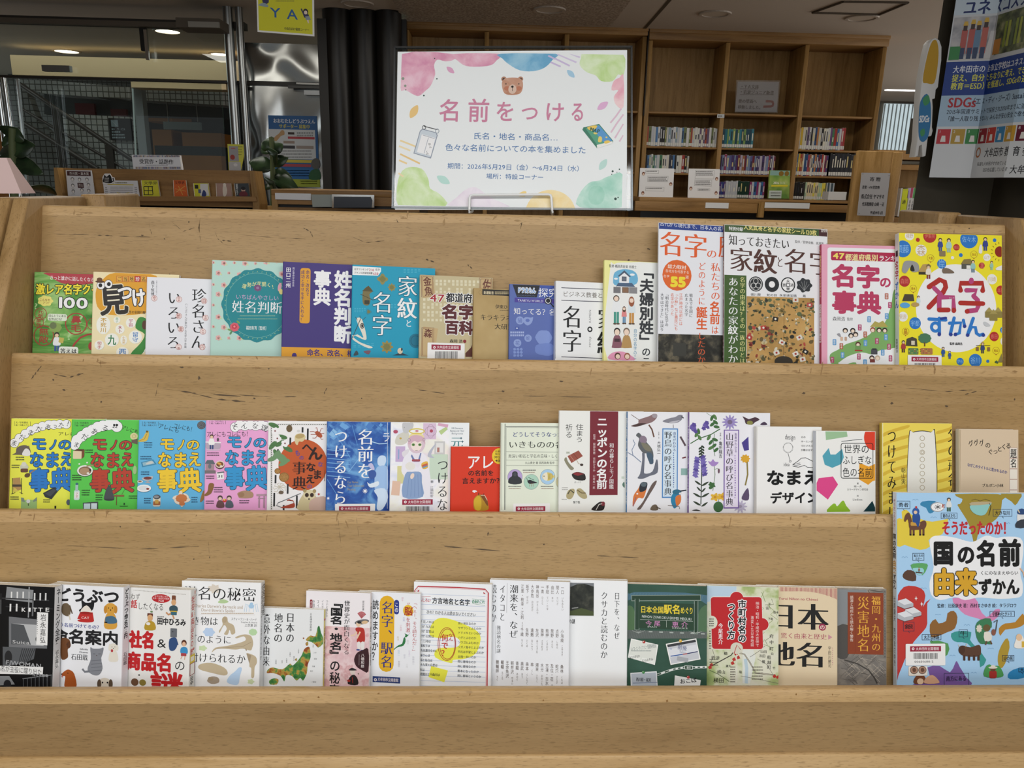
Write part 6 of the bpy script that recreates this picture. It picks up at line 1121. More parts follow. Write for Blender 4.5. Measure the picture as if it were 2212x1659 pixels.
f.line([(1640,1010),(1780,1050),(1900,1120),(1960,1200),(1990,1260)],14,'45413c');f.line([(1900,265),(1980,280),(2080,290)],5,'3a3632');f.line([(1890,268),(1910,300)],5,'3a3632')
f.rect(1676,295,2056,950,'8b3f22');f.txt('福岡・九州の',1928,330,2028,920,'e2a83e',1,.002,serif=.008);f.txt('災害地名',1776,330,1910,925,'e2a83e',1,.002,serif=.010);f.txt('語源と地形から読み解く警告',1700,325,1738,815,'e8dcd0',1);f.line([(1756,320),(1756,930)],2,'6a2a14')
b = B['c15'];f = b.f
def land(pts,c): f.blob(pts,c,2)
land([(137,300),(180,300),(175,240),(215,225),(250,260),(330,300),(420,320),(530,300),(545,310),(500,420),(430,440),(390,470),(400,520),(320,545),(200,505),(137,515)],'e3cb45')
land([(325,190),(340,160),(440,155),(470,200),(420,250),(390,250),(370,210)],'3a86b0');land([(598,100),(660,140),(640,180),(620,190),(690,300),(730,400),(750,495),(770,480),(800,380),(890,330),(960,260),(975,150),(1000,130),(940,100)],'a08c36');land([(970,92),(1130,92),(1110,150),(1080,190),(1050,160),(980,115)],'a08c36')
land([(185,740),(220,705),(280,720),(290,790),(230,790),(190,770)],'5a4032');land([(137,1000),(165,870),(230,830),(330,850),(365,910),(345,1000),(370,960),(425,925),(380,970),(380,1130),(350,1190),(270,1280),(200,1420),(150,1545),(137,1540)],'c03a34')
land([(400,1140),(445,1095),(470,1130),(530,1110),(540,1050),(590,1030),(620,1080),(600,1170),(540,1200),(470,1230),(410,1240)],'8f6434');land([(580,930),(760,930),(790,1000),(850,1080),(950,1020),(940,1080),(870,1120),(780,1090),(680,1060),(620,1000)],'d88ab8')
land([(570,1210),(640,1190),(730,1200),(720,1260),(760,1310),(850,1420),(800,1480),(790,1400),(700,1290),(620,1280),(580,1260)],'3f9a94');land([(950,1170),(1000,1130),(1080,1120),(1140,1050),(1160,1130),(1080,1170),(1000,1180),(960,1230)],'b5822f');land([(950,1350),(990,1270),(1020,1250),(1035,1320),(1000,1450),(960,1490),(940,1430)],'b09436');land([(380,1480),(480,1470),(560,1520),(600,1450),(615,1430),(640,1480),(690,1560),(720,1640),(280,1640),(300,1600),(400,1550)],'7a5a9c');land([(1020,1540),(1060,1500),(1160,1480),(1160,1560),(1040,1575)],'2f86bc')
land([(870,1080),(920,1020),(960,1020),(940,1060)],'d88ab8');land([(400,1270),(545,1290),(540,1380),(470,1400)],'5a9a58')
for x,y in ((285,145),(430,285),(200,602),(350,850),(465,1060),(640,462),(695,1142),(1015,332),(885,1330),(580,1385),(750,1522),(640,1585)): f.line([(x - 24,y + 4),(x - 12,y - 4),(x,y + 4),(x + 12,y - 4),(x + 24,y + 4)],3,'6f9ac4')
f.blob([(398,500),(420,440),(500,432),(610,450),(720,480),(770,470),(850,430),(930,450),(990,440),(1120,450),(1145,540),(1130,660),(1120,740),(1140,820),(1130,910),(1060,930),(960,935),(880,930),(780,925),(680,945),(600,920),(480,945),(410,900),(398,800),(430,680)],'f0f1f2',3)
f.txt('そうだったのか！',495,310,1050,430,'c02c34',off=.03,rot=0)
f.txt('国',425,470,590,670,'1a1a1a',off=.045);f.txt('の',615,500,760,665,'1a1a1a',off=.045);f.txt('名',770,465,930,680,'1a1a1a',off=.04);f.txt('前',945,455,1125,680,'1a1a1a',off=.04)
f.txt('由来',425,690,775,910,'d8a52e',off=.045,out='2a2418',ow=7);f.txt('くにのなまえゆらい',800,710,1105,745,'1f1f1f',off=.012);f.txt('ずかん',785,770,1115,905,'1a1a1a',off=.04)
f.txt('監修：辻原康夫 著：西村まさゆき 絵：タラジロウ',460,970,1092,1006,'2a2e38',off=.015)
for x0,y0,x1,y1,st in ((137,154,242,218,'勇者'),(488,250,618,296,'東の人たち'),(902,220,1054,278,'大きな川'),(262,570,354,630,'私たちのカヌー'),(187,1118,276,1192,'銀'),(336,1216,490,1262,'大きな水路'),(876,1032,1074,1078,'守護神メヒクトリ'),(630,1178,700,1238,'牛'),(976,1382,1070,1430,'山の民'),(512,1525,710,1640,'南方にある'),(1105,1482,1160,1518,'大')):
    f.frm(x0,y0,x1,y1,3,'2c3a52')
    if st == '私たちのカヌー': f.txt('私たちの',272,578,346,602,'2a2a30',off=.01);f.txt('カヌー',282,602,338,624,'2a2a30',off=.01)
    elif st == '南方にある': f.txt(st,528,1545,690,1590,'2a2440',off=.01)
    else: m_ = (x1 - x0) * .1;f.txt(st,x0 + m_,(y0 + y1) / 2 - min(20,(y1 - y0) * .4),x1 - m_,(y0 + y1) / 2 + min(20,(y1 - y0) * .4),'26262a',off=.012)
    if y0 < 1500: f.line([((x0 + x1) / 2 - 4,y1),((x0 + x1) / 2 + 8,y1 + 14)],3,'2c3a52')
# horse and rider, ox, mountain man, bars, lake
HB = '6a4634'
f.blob([(240,320),(300,330),(355,310),(372,335),(362,370),(340,380),(250,385),(232,350)],HB,3);f.blob([(193,310),(205,265),(235,250),(260,330),(235,345),(222,300),(205,320)],HB,3)
for x in (245,270,322,348): f.rect(x - 8,370,x + 8,430,HB,4);f.rect(x - 8,418,x + 8,430,'2a1c16')
f.rect(245,322,320,352,'c89a44',8);f.blob([(262,320),(265,260),(310,255),(322,300),(305,365),(285,330)],'2a4f92',3);f.ell(287,240,28,32,'2f5aa0');f.ell(284,245,14,14,'e4c4a4');f.ell(290,205,8,10,'c03a34')
f.ell(460,203,56,38,'f0f0f0');f.ring(460,203,54,36,3,'2a2a2a');[f.line([(462,203),(462 + 30 * math.cos(t * .785),203 + 22 * math.sin(t * .785))],4,'2a2a2a') for t in range(8)];f.txt('E',495,175,522,212,'a8402a',off=.05);f.fig(550,238,110,'dfe2e0','3a5a3a')
f.blob([(725,185),(735,240),(790,270),(840,260),(870,200),(880,170)],'8fc8c4',3);f.blob([(725,190),(730,165),(880,160),(870,180)],'b8a886',2);f.line([(870,170),(885,200),(868,270)],4,'2a2a2a');f.line([(730,150),(760,140),(800,155),(840,140),(880,155)],3,'6a5a3a')
f.ell(1125,290,34,60,'e4e4e2');f.blob([(1098,230),(1130,215),(1160,230),(1160,260),(1100,260)],'2f4a7a',3);f.blob([(1080,366),(1090,320),(1150,300),(1160,366)],'3a3f48',2);f.line([(1100,225),(1112,250)],9,'d8c8a0')
f.blob([(245,665),(300,650),(376,655),(376,690),(340,745),(280,720)],'5fa864',2);f.blob([(262,690),(340,690),(350,720),(320,748),(280,725)],'9ad0d8',2);f.line([(285,722),(340,728)],9,'4a3424');f.fig(312,722,40,'8a6a4a')
for x0,y0 in ((137,930),(200,1000),(137,1030)): f.poly([(x0,y0 + 20),(x0 + 70,y0),(x0 + 130,y0 + 40),(x0 + 130,y0 + 66),(x0 + 60,y0 + 84),(x0,y0 + 60)],'b4b8be');f.poly([(x0,y0 + 20),(x0 + 70,y0),(x0 + 125,y0 + 36),(x0 + 58,y0 + 52)],'dfe2e6');f.line([(x0,y0 + 60),(x0 + 60,y0 + 84),(x0 + 130,y0 + 66)],3,'3a3c40')
for x,y in ((288,930),(333,975)): f.poly([(x,y - 20),(x + 5,y),(x,y + 20),(x - 5,y)],Wh);f.poly([(x - 13,y),(x,y - 5),(x + 13,y),(x,y + 5)],Wh)
f.blob([(632,1330),(660,1305),(720,1320),(790,1300),(805,1340),(790,1390),(680,1390),(640,1370)],'5e4232',3);f.ell(652,1340,26,34,'4f3628');f.line([(632,1315),(625,1298)],6,'d8ccb4');f.line([(682,1312),(692,1290)],6,'d8ccb4')
for x in (672,710,750,785): f.rect(x - 9,1380,x + 9,1425,'4f3628',4)
f.blob([(840,1480),(870,1455),(900,1470),(950,1470),(985,1540),(940,1560),(830,1550)],'4f9a58',3);f.rect(870,1505,930,1565,'a8342f',14);f.ell(900,1492,22,20,'6a4634');f.ell(900,1480,36,9,'e4dccc');f.ell(900,1472,18,12,'e4dccc')
f.blob([(760,1150),(800,1100),(880,1090),(890,1160),(860,1180),(880,1260),(890,1295),(840,1290),(800,1290),(770,1240)],'3f7f58',2);f.ell(850,1165,30,28,'6a5a3a');f.blob([(830,1200),(880,1200),(890,1260),(835,1270)],'e4e0d4',2);f.ell(790,1170,22,30,'ddd4c4',wav=.2,wn=8);f.line([(905,1120),(935,1100),(920,1200)],8,'4a4a44');f.ell(905,1200,18,26,'8a5a4a');f.line([(850,1270),(840,1300)],12,'6a4a3a');f.line([(880,1270),(890,1295)],12,'6a4a3a')
f.blob([(1070,1320),(1090,1240),(1110,1215),(1140,1240),(1160,1320)],'f0ece4',3);f.ell(1108,1240,24,28,'e6c4a0');f.rect(1128,1272,1160,1320,'d8b44a')
f.blob([(270,1605),(285,1550),(330,1535),(362,1560),(350,1605)],'7a4a30',3);f.ell(322,1590,26,24,'e8c8a8');f.blob([(355,1605),(370,1560),(420,1540),(465,1580),(465,1605)],'d8a888',3);f.rect(228,1470,378,1545,'eee6da',8)
for x in (272,338): f.ell(x,1500,32,32,'b08a74');f.ring(x,1500,32,32,4,'3a2f2a');f.blob([(x - 14,1490),(x + 8,1482),(x + 16,1508),(x - 6,1516)],'6a4a3a',2)
f.line([(1115,690),(1140,720),(1160,790)],10,'e2b898')
b.sticker(208,1292,524,1466,num='00601680-2')
b.spine('そうだったのか！',137,140,400,'b04a50',size=.006,off=.01);b.spine('国の名前',137,420,620,'26262a',size=.009,off=.03);b.spine('由来',137,630,740,'c89a3a',size=.009,off=.03);b.spine('ずかん',137,745,865,'26262a',size=.009,off=.03);b.spine('辻原康夫 西村まさゆき',137,920,1480,'5a5f6a',size=.0055)
# ---------------------------------------------------------------- poster sign on the display's top
ps,ln = math.radians(4.1),math.radians(17)
sx = Vector((math.cos(ps),-math.sin(ps),0));bk_ = Vector((math.sin(ps),math.cos(ps),0));sy = bk_ * math.sin(ln) + Vector((0,0,1)) * math.cos(ln);sn_ = sx.cross(sy)
p0 = C0 + ray(1104,455) * (1.462 / F)
SM = frame(p0,sx,sy,sn_)
sg_ = thing('poster_sign','white watercolour-bordered notice with pink handwritten title on top of the shelf','sign',SM)
mb = MB();f = Face(mb,SM,(0,0,0),(1,0,0),(0,1,0),(0,0,1),(840,80,4.096))
q = [f.uv(78,130),f.uv(2108,115),f.uv(2105,1530),f.uv(55,1527)]
WPap = M('eef4fc',.55)
mb.prism([(p.x,p.y) for p in q],2,-.0006,0,WPap)
xs_ = [f.uv(98,0).x,f.uv(2078,0).x];
f.lim = (f.uv(90,800).x,f.uv(2078,800).x,f.uv(1000,1508).y,f.uv(1000,140).y)
def wash(key,a,b_,c): return NM(key,[(.36,a),(.5,b_),(.64,c)],(1,1,1),26,4,dist=.4)
PKW = wash('pink_wash','d893b0','e3aabf','ecc6d4');GRW = wash('green_wash','bddb8f','cfe5ad','deeec8');TEW = wash('teal_wash','9fd3c0','b4ddcd','cbe8dc');YEW = wash('yellow_wash','f0d79a','f2dfae','f5e8c8');BLW = wash('blue_wash','6aa9cd','86bbd8','9dc9df');PUW = wash('lilac_wash','e0d3e2','e9dfea','efe8ef')
f.blob([(96,150),(570,150),(575,200),(500,215),(430,200),(400,250),(410,330),(370,430),(330,470),(270,520),(220,510),(150,470),(96,450)],PKW,3)
f.blob([(575,150),(975,148),(950,210),(900,250),(790,262),(680,255),(610,210)],PKW,3);f.blob([(985,148),(1475,145),(1450,200),(1380,270),(1280,302),(1160,295),(1060,240),(1005,190)],BLW,3)
f.blob([(1740,138),(2076,136),(2076,340),(2030,330),(1980,390),(1880,390),(1830,340),(1750,310),(1690,250),(1700,190)],GRW,3);f.blob([(2076,340),(2076,620),(2010,600),(1990,530),(2030,470),(1970,470),(1990,390),(2040,360)],wash('rose_wash','e7a2b4','edbcc6','f2d3d4'),3)
f.blob([(80,1270),(150,1160),(290,1165),(350,1260),(365,1340),(450,1390),(500,1500),(80,1505)],GRW,3);f.blob([(540,1505),(600,1420),(680,1350),(770,1330),(900,1420),(1030,1480),(1030,1505)],PUW,3)
f.blob([(1135,1400),(1180,1368),(1216,1368),(1205,1410)],'f0d489',3);f.ell(1430,1560,222,208,YEW,n=40);f.blob([(1690,1505),(1680,1400),(1770,1290),(1860,1270),(1950,1230),(2076,1215),(2078,1505)],TEW,3);f.blob([(1765,1420),(1790,1330),(1870,1320),(1910,1390),(1880,1470),(1800,1480)],wash('teal_wash_deep','8fcab4','a4d5c2','b4ddcd'),3)
for x,y,a,b_,c,rot in ((545,292,44,22,'e0a8c8',-40),(1610,325,46,24,'a9cfe6',-45),(222,660,66,34,'ecc884',60),(1892,608,58,30,'e2b4d8',35),(1895,1128,58,30,'bfe0d8',55),(482,1264,66,34,'bce2d8',-30)): f.blob([(x - a * math.cos(math.radians(rot)),y + a * math.sin(math.radians(rot))),(x - b_ * math.sin(math.radians(rot)),y - b_ * math.cos(math.radians(rot))),(x + a * math.cos(math.radians(rot)),y - a * math.sin(math.radians(rot))),(x + b_ * math.sin(math.radians(rot)),y + b_ * math.cos(math.radians(rot)))],c,4)
for pts,c in (([(1430,222),(1520,262)],'cfc0e2'),([(1470,190),(1600,255)],'cfc0e2'),([(1410,165),(1470,195)],'cfc0e2'),([(1490,150),(1660,225)],'d8cce8'),([(1600,140),(1690,180)],'d8cce8'),([(100,915),(240,970)],'f0d9a4'),([(90,965),(190,1005)],'f2e0b4'),([(100,1035),(275,1120)],'ecca88'),([(90,1090),(160,1120)],'f0d49a'),([(85,1205),(130,1235)],'f2e0b4'),([(2055,635),(2010,700),(1960,760)],'e2c4d4'),([(2076,685),(2020,760),(1965,845)],'e2c4d4'),([(2076,770),(2000,895)],'e2c4d4'),([(2076,870),(2040,925)],'e2c4d4')): f.line(pts,15,c)
for x,y,r in ((125,368,13),(145,432,11),(150,468,5),(92,520,5),(425,370,6),(405,190,5),(1980,1188,9),(2040,1170,6),(1972,1215,5),(2005,1432,12),(2028,1420,6),(2078,1132,4),(310,518,7),(2018,1196,4)): f.ell(x,y,r,r,'8f9a8a' if x < 1000 and r > 8 else '2a4a40',n=10)
# bear head
f.blob([(997,440),(1000,380),(1040,358),(1150,358),(1188,385),(1190,450),(1165,505),(1090,518),(1020,505)],'f4f6f8',4)
for x in (1018,1165): f.ell(x,372,24,22,'b98a70');f.ell(x,375,14,14,'4a3a36')
f.blob([(1002,440),(1005,390),(1045,362),(1145,362),(1182,390),(1185,450),(1160,500),(1090,513),(1025,500)],wash('bear_wash','b98468','c4937a','cda48e'),4)
f.ell(1045,455,26,20,'bf7a5e');f.ell(1150,455,26,20,'bf7a5e');f.ell(1093,462,36,42,'dcc0ae');f.ell(1036,415,5,7,'2a2220');f.ell(1150,415,5,7,'2a2220');f.ell(1093,440,11,10,'1e1a1a');f.line([(1093,450),(1093,478)],4,'2a2220')
PT,BT = 'cf86a2','4a78b0'
for ch,x0,y0,x1,y1 in (('名',440,545,640,755),('前',695,540,895,760),('を',940,560,1120,755),('つ',1165,590,1330,750),('け',1375,570,1560,755),('る',1605,565,1735,755)): f.txt(ch,x0,y0,x1,y1,PT,off=.012)
f.txt('氏名・地名・商品名…',745,850,1500,915,BT,off=.004);f.txt('色々な名前についての本を集めました',495,955,1745,1022,BT,off=.004)
f.txt('期間：2026年5月29日（金）〜6月24日（水）',515,1125,1720,1180,BT,off=.002);f.txt('場所：特設コーナー',860,1210,1370,1262,BT,off=.002)
# name tag and map book drawings
f.poly([(298,812),(420,845),(432,870),(372,1075),(218,1030),(275,830)],'8f98a8');f.poly([(300,820),(415,850),(424,872),(368,1066),(226,1026),(280,835)],'ccd6de');f.poly([(292,860),(412,895),(372,1052),(248,1018)],'f2f6f8');f.line([(300,868),(405,900)],4,'8f98a8');f.line([(350,890),(312,1030)],4,'8f98a8');f.txt('わん',352,935,376,985,'2a2a2a',1,.01,rot=-15);f.txt('くみ',326,1005,350,1045,'2a2a2a',1,.01,rot=-15);f.line([(310,790),(430,820)],6,'2a2a2e');f.ring(312,800,17,19,5,'3a3a40');f.ring(428,832,18,22,5,'9aa4b0')
f.poly([(1712,820),(1722,800),(1860,770),(1985,920),(1975,945),(1842,985)],'3f7f68');f.poly([(1842,985),(1840,955),(1978,922),(1978,945)],'f0f0ea');f.poly([(1740,808),(1858,775),(1978,920),(1842,955)],'57a284');f.poly([(1790,800),(1858,780),(1978,920),(1900,935)],'5a9ad0');f.blob([(1755,800),(1830,782),(1840,800),(1790,830)],'eccb62',3);f.blob([(1860,880),(1885,890),(1880,930),(1850,925)],'e8d070',3);f.blob([(1905,925),(1940,915),(1960,930),(1915,945)],'eccb62',3);f.ell(1828,852,18,9,'e8d070');f.ell(1925,888,9,7,'e8d070');f.txt('MAP',1778,800,1868,850,'2a5a48',off=.04,rot=14)
mb.build('sheet',sg_)
mb = MB();f2 = Face(mb,SM,(0,0,0),(1,0,0),(0,1,0),(0,0,1),(840,80,4.096))
CLR = glass('clear_acrylic','f6fafa',.05,.05);RIM = glass('acrylic_edge','a9b0b4',.07,.3)
a,b_,c,d_ = f2.uv(45,85),f2.uv(2155,80),f2.uv(2160,1535),f2.uv(25,1515)
mb.prism([(p.x,p.y) for p in (a,b_,c,d_)],2,-.0026,-.0012,CLR)
for (p,r_) in ((a,b_),(b_,c),(c,d_),(d_,a)):
    n = Vector((-(r_ - p).y,(r_ - p).x)).normalized() * .0035
    mb.prism([(p.x,p.y),(r_.x,r_.y),(r_.x - n.x,r_.y - n.y),(p.x - n.x,p.y - n.y)],2,-.0032,.0022,RIM)
mb.build('clear_sleeve',sg_,label='clear acrylic sleeve round the sheet')
# white wire stand
ws = thing('wire_stand','white bent wire stand holding up the handwritten poster','stand',SM)
mb = MB();WHM = M('e9ebea',.3)
def ap(x,y,n): u_ = f2.uv(x,y);return (u_.x,max(u_.y,(BO.z - .0005 - p0.z - n * math.sin(ln)) / math.cos(ln)),n)
mb.tube([ap(712,1560,-.02),ap(712,1556,.006),ap(716,1540,.009),ap(718,1440,.009),ap(724,1418,.009),ap(745,1410,.009),ap(1410,1405,.009),ap(1430,1412,.009),ap(1437,1432,.009),ap(1445,1540,.009),ap(1446,1556,.006),ap(1446,1560,-.02)],.0024,WHM,10)
mb.build('front_loop',ws,smooth=True)
mb = MB()
for x in (712,1446): mb.tube([ap(x,1560,-.02),ap(x,1562,-.05),ap(x,1540,-.065),ap(x,900,-.05)],.0024,WHM,8)
mb.tube([ap(712,900,-.05),ap(1446,900,-.05)],.0024,WHM,8)
mb.build('back_support',ws,smooth=True)
# pink tent card on the neighbouring shelf
tc = MB();y_ = 1.50
p = [at_ for at_ in (C0 + ray(-60,418) * (1.5 / F),C0 + ray(46,418) * (1.5 / F),C0 + ray(14,341) * (1.5 / F),C0 + ray(-45,341) * (1.5 / F))]
dz = Vector((0,.05,0));ap_ = (p[2] + p[3]) / 2
tc.add([p[0],p[1],p[2],p[3],p[0] + dz,p[1] + dz,p[2] + dz * .25,p[3] + dz * .25],[(0,1,2,3),(4,5,6,7),(3,2,6,7),(1,5,6,2),(0,4,7,3),(0,1,5,4)],M('dcc0bb',.6))
tag(tc.build('tent_card'),'pale pink folded tent card at the far left edge on the neighbouring shelf','card')
# ---------------------------------------------------------------- the room behind
def at(px,py,Y): d = ray(px,py);return C0 + d * (Y / d.y)
def onz(px,py,Z): d = ray(px,py);return C0 + d * ((Z - EYE) / d.z)
def cbx(c,x0,y0,x1,y1):
    ox,oy,k = c;return ox + x0 / k,oy + y0 / k,ox + x1 / k,oy + y1 / k
def pb(mb,c,x0,y0,x1,y1,Y,dep,m):
    """box whose front face (at depth Y) fills the crop rectangle"""
    x0,y0,x1,y1 = cbx(c,x0,y0,x1,y1);xm,ym = (x0 + x1) / 2,(y0 + y1) / 2
    mb.box(at(x0,ym,Y).x,at(x1,ym,Y).x,Y,Y + dep,at(xm,y1,Y).z,at(xm,y0,Y).z,m)
def pp(mb,c,pts,Y,dep,m):
    q = [at(c[0] + x / c[2],c[1] + y / c[2],Y) for x,y in pts]
    mb.prism([(p.x,p.z) for p in q],1,Y,Y + dep,m)
def pf(mb,Y,c): return Face(mb,Matrix.Identity(4),(0,Y,0),(1,0,0),(0,0,1),(0,-1,0),c,4e-5)
def pt(mb,c,pts,Y,r,m,n=10): mb.tube([at(c[0] + q[0] / c[2],c[1] + q[1] / c[2],q[2] if len(q) > 2 else Y) for q in pts],r,m,n)
CS,CU,CV,CW = (0,0,3.607),(500,0,3.607),(1360,40,3.687),(1840,0,3.457)
PXL = (0,0,1)
CEM = M('b3a89c',.9);STEEL = M('a3a6a6',.28,1.);CHR = M('c9cccc',.12,1.);BLK = M('1a1a1a',.35)
WD = wood('bookcase_wood','a17d4e','947043','7a5a33',0,.45,.3);WDV = wood('bookcase_upright','ab8754','9d7a48','80602f',2,.45,.3)
# shell
mb = MB();mb.box(-7,6,-4,11,-.1,0,M('a3968a',.6));mb.build('floor',kind='structure')
mb = MB();mb.box(-7,6,-4,11,CEIL,CEIL + .1,CEM)
for a,b_ in (((1428,0),(1390,64)),): 
    p,q = onz(*a,CEIL),onz(*b_,CEIL);mb.add([(p.x - .012,p.y - 2,CEIL - .002),(p.x + .012,p.y - 2,CEIL - .002),(q.x + .012,q.y,CEIL - .002),(q.x - .012,q.y,CEIL - .002)],[(0,1,2,3)],M('3f3830'))
mb.build('ceiling',kind='structure')
mb = MB()
p = [onz(1755,26,CEIL),onz(1900,30,CEIL),onz(1962,4,CEIL),onz(1822,2,CEIL)]
for i in range(4): mb.tube([Vector((p[i].x,p[i].y,CEIL - .003)),Vector((p[(i + 1) % 4].x,p[(i + 1) % 4].y,CEIL - .003))],.008,M('4f463c'),6)
tag(mb.build('ceiling_hatch'),'square access hatch outlined in the ceiling above the bookcase','hatch')
mb = MB();p,q = onz(870,40,CEIL),onz(1320,52,CEIL)
mb.box(p.x,q.x,p.y - 2.6,p.y,CEIL - .012,CEIL - .001,NM('perforated_board',[(.47,'8a7e72'),(.55,'b0a498')],(1,1,1),60,1));tag(mb.build('acoustic_panel'),'perforated acoustic ceiling panel above the poster','ceiling panel')
mb = MB();mb.box(-7,6,10.2,10.3,0,CEIL,M('8d8172',.8));mb.build('wall_back',kind='structure')
mb = MB();mb.box(-7.1,-7,-4,10.3,0,CEIL,M('8d8172',.8));mb.build('wall_left',kind='structure')
mb = MB();mb.box(6,6.1,-4,10.3,0,CEIL,M('8d8172',.8));mb.build('wall_right',kind='structure')
# ceiling lights
def downlight(px,py,r,lit,label,dz=.0):
    p = onz(px,py,CEIL - dz);t = thing('downlight',label,'ceiling light',Vector((p.x,p.y,CEIL - dz - .0005)),'recessed downlights')
    a = MB();n = 24;ro = r * 1.25
    ci = lambda rr,z: [(rr * math.cos(2 * math.pi * i / n),rr * math.sin(2 * math.pi * i / n),z) for i in range(n)]
    a.add(ci(ro,0) + ci(ro * .97,-.008) + ci(r,-.008) + ci(r,-.002),[(k * n + i,k * n + (i + 1) % n,(k + 1) * n + (i + 1) % n,(k + 1) * n + i) for k in range(3) for i in range(n)],M('a89d92'));a.build('trim_ring',t)
    a = MB();a.add(ci(r,-.003),[tuple(range(n))],glow('lamp_on','fff4e0',9) if lit else M('b8ada0'));a.build('lamp',t)
downlight(362,66.5,.09,1,'brightest glowing round downlight beyond the glass partition');downlight(144,110,.10,1,'glowing downlight farthest left in the lobby ceiling');downlight(475,116,.08,1,'small glowing downlight beside the steel post')
downlight(772,7,.085,0,'unlit downlight above the black columns');downlight(1187,20,.085,0,'unlit downlight above the poster in the ceiling',.012);downlight(1545,29,.085,0,'unlit downlight left of the ceiling hatch');downlight(1862,38,.085,0,'unlit downlight under the ceiling hatch near the column')
# ---- bookcase with three bays
YB = 6.0;DB = .30
def bookcase(label,xs,top,shelves,ybot,yhead,shw=16):
    """xs: pixel x of the four uprights at row 300; top, shelves: pixel rows at the middle"""
    t = thing('bookcase',label,'bookcase',Vector((0,0,0)));xm = (xs[0] + xs[-1]) / 2
    X = [at(x,300,YB).x for x in xs];zt,zh,zb = at(xm,top,YB).z,at(xm,yhead,YB).z,at(xm,ybot,YB).z
    for x in X:
        a = MB();a.box(x - .016,x + .016,YB,YB + DB,0,zh + .01,WDV);a.build('upright',t,bevel=.003)
    for z in shelves:
        for x0,x1 in zip(X,X[1:]): a = MB();a.box(x0 + .0165,x1 - .0165,YB + .01,YB + DB - .02,z - .015,z,WD);a.build('shelf',t,bevel=.003)
    a = MB();a.box(X[0] - .016,X[-1] + .016,YB + DB + .0005,YB + DB + .015,.0,zt - .02,WDV);a.build('back_panel',t)
    a = MB();a.box(X[0] - .017,X[-1] + .017,YB - .02,YB + DB,zh + .012,zt,WD);a.box(X[0] - .019,X[-1] + .019,YB - .03,YB + DB,zt - .035,zt,WD);a.build('cornice',t,bevel=.003)
    return t,X,zb
Yc_ = 5.45;zc_ = at(1640,431,Yc_).z;zs = [at(1640,y,YB).z for y in (246,320.5,377.5)]
bc,XB,zB = bookcase('tall oak bookcase right of the poster with three bays of paperbacks',(1393,1556,1723,1886),67,zs + [zc_],430,97)
bl,XBl,_ = bookcase('dark oak bookcase half hidden behind the poster',(881,1049,1217,1380),50,zs + [zc_],420,74)
mb = MB();mb.box(XBl[-1] + .02,XB[0] - .0205,YB - .02,YB,at(1390,250,YB).z,at(1390,64,YB).z,BLK);tag(mb.build('cover_strip'),'black vertical strip between the two tall bookcases','strip')
# lower cabinet of the bookcase
lc = thing('low_cabinet','low wooden cabinet under the bookcase with white label strips','cabinet',Vector((0,0,0)))
a = MB();a.box(XB[0] - .12,XB[3] + .05,Yc_,YB - .036,zc_ - .03,zc_,WD);a.build('worktop',lc,bevel=.004)
a = MB();a.box(XB[0] - .1,XB[3] + .03,Yc_ + .04,YB - .036,.0,zc_ - .031,BLK);a.build('carcass',lc)
for x0,x1 in ((1372,1637),(1652,1842)):
    a = MB();pb(a,PXL,x0,437,x1,458,Yc_,.035,WD);a.build('drawer_front',lc,bevel=.003)
for x0,x1 in ((1524,1574),(1652,1749)):
    a = MB();pb(a,PXL,x0,438,x1,450,Yc_ - .004,.003,M('dadcde'));a.build('label_strip',lc)
a = MB();pb(a,PXL,1638,436,1651,470,Yc_ - .002,.036,WDV);a.build('stile',lc)
# books on the bookcase
ORD = 'first second third fourth fifth sixth seventh eighth ninth tenth eleventh twelfth thirteenth fourteenth fifteenth sixteenth seventeenth eighteenth nineteenth twentieth twenty-first twenty-second twenty-third twenty-fourth twenty-fifth twenty-sixth twenty-seventh twenty-eighth twenty-ninth thirtieth thirty-first thirty-second thirty-third thirty-fourth'.split()
CNAME = {}
def spines(x0,x1,ytop,zbase,n,cols,where,seed,yb=YB + .03,lab=1,deep=.11):
    rnd = random.Random(seed);xa,xb = at(1360 + x0 / 3.687,330,yb).x,at(1360 + x1 / 3.687,330,yb).x;ztop = at(1360 + (x0 + x1) / 7.4,40 + ytop / 3.687,yb).z
    for p_,q_ in zip(XB,XB[1:]):
        if p_ < (xa + xb) / 2 < q_: xa,xb = max(xa,p_ + .019),min(xb,q_ - .019)
    ztop = min([ztop] + [z - .019 for z in zs if z > zbase + .05])
    ws_ = [rnd.uniform(.75,1.3) for _ in range(n)];k = (xb - xa) / sum(ws_);x = xa
    for i in range(n):
        w = ws_[i] * k;c,cn = cols[(rnd.randrange(len(cols)) if len(cols) > 3 else i % len(cols))];h = (ztop - zbase) * rnd.uniform(.93,1.)
        a = MB();a.box(x + .0004,x + w - .0004,yb,yb + deep,zbase,zbase + h,M(c,.35));a.box(x + .002,x + w - .002,yb + .001,yb + deep - .001,zbase + h,zbase + h + .001,M('d8d4c8'))
        if lab: a.box(x + w * .08,x + w * .92,yb - .0006,yb,zbase + h * .04,zbase + h * .2,M('d4d4d0'))
        if lab and rnd.random() < .8: a.box(x + w * .3,x + w * .7,yb - .0006,yb,zbase + h * .4,zbase + h * rnd.uniform(.6,.9),M(rnd.choice(['e0dccc','2a2a30','d8c88a','c8c8cc']) if cn not in ('white','cream') else '3a3a44'))
        tag(a.build('paperback'),'%s paperback, %s from the left %s' % (cn,ORD[i],where),'book','paperbacks in the tall bookcase');x += w
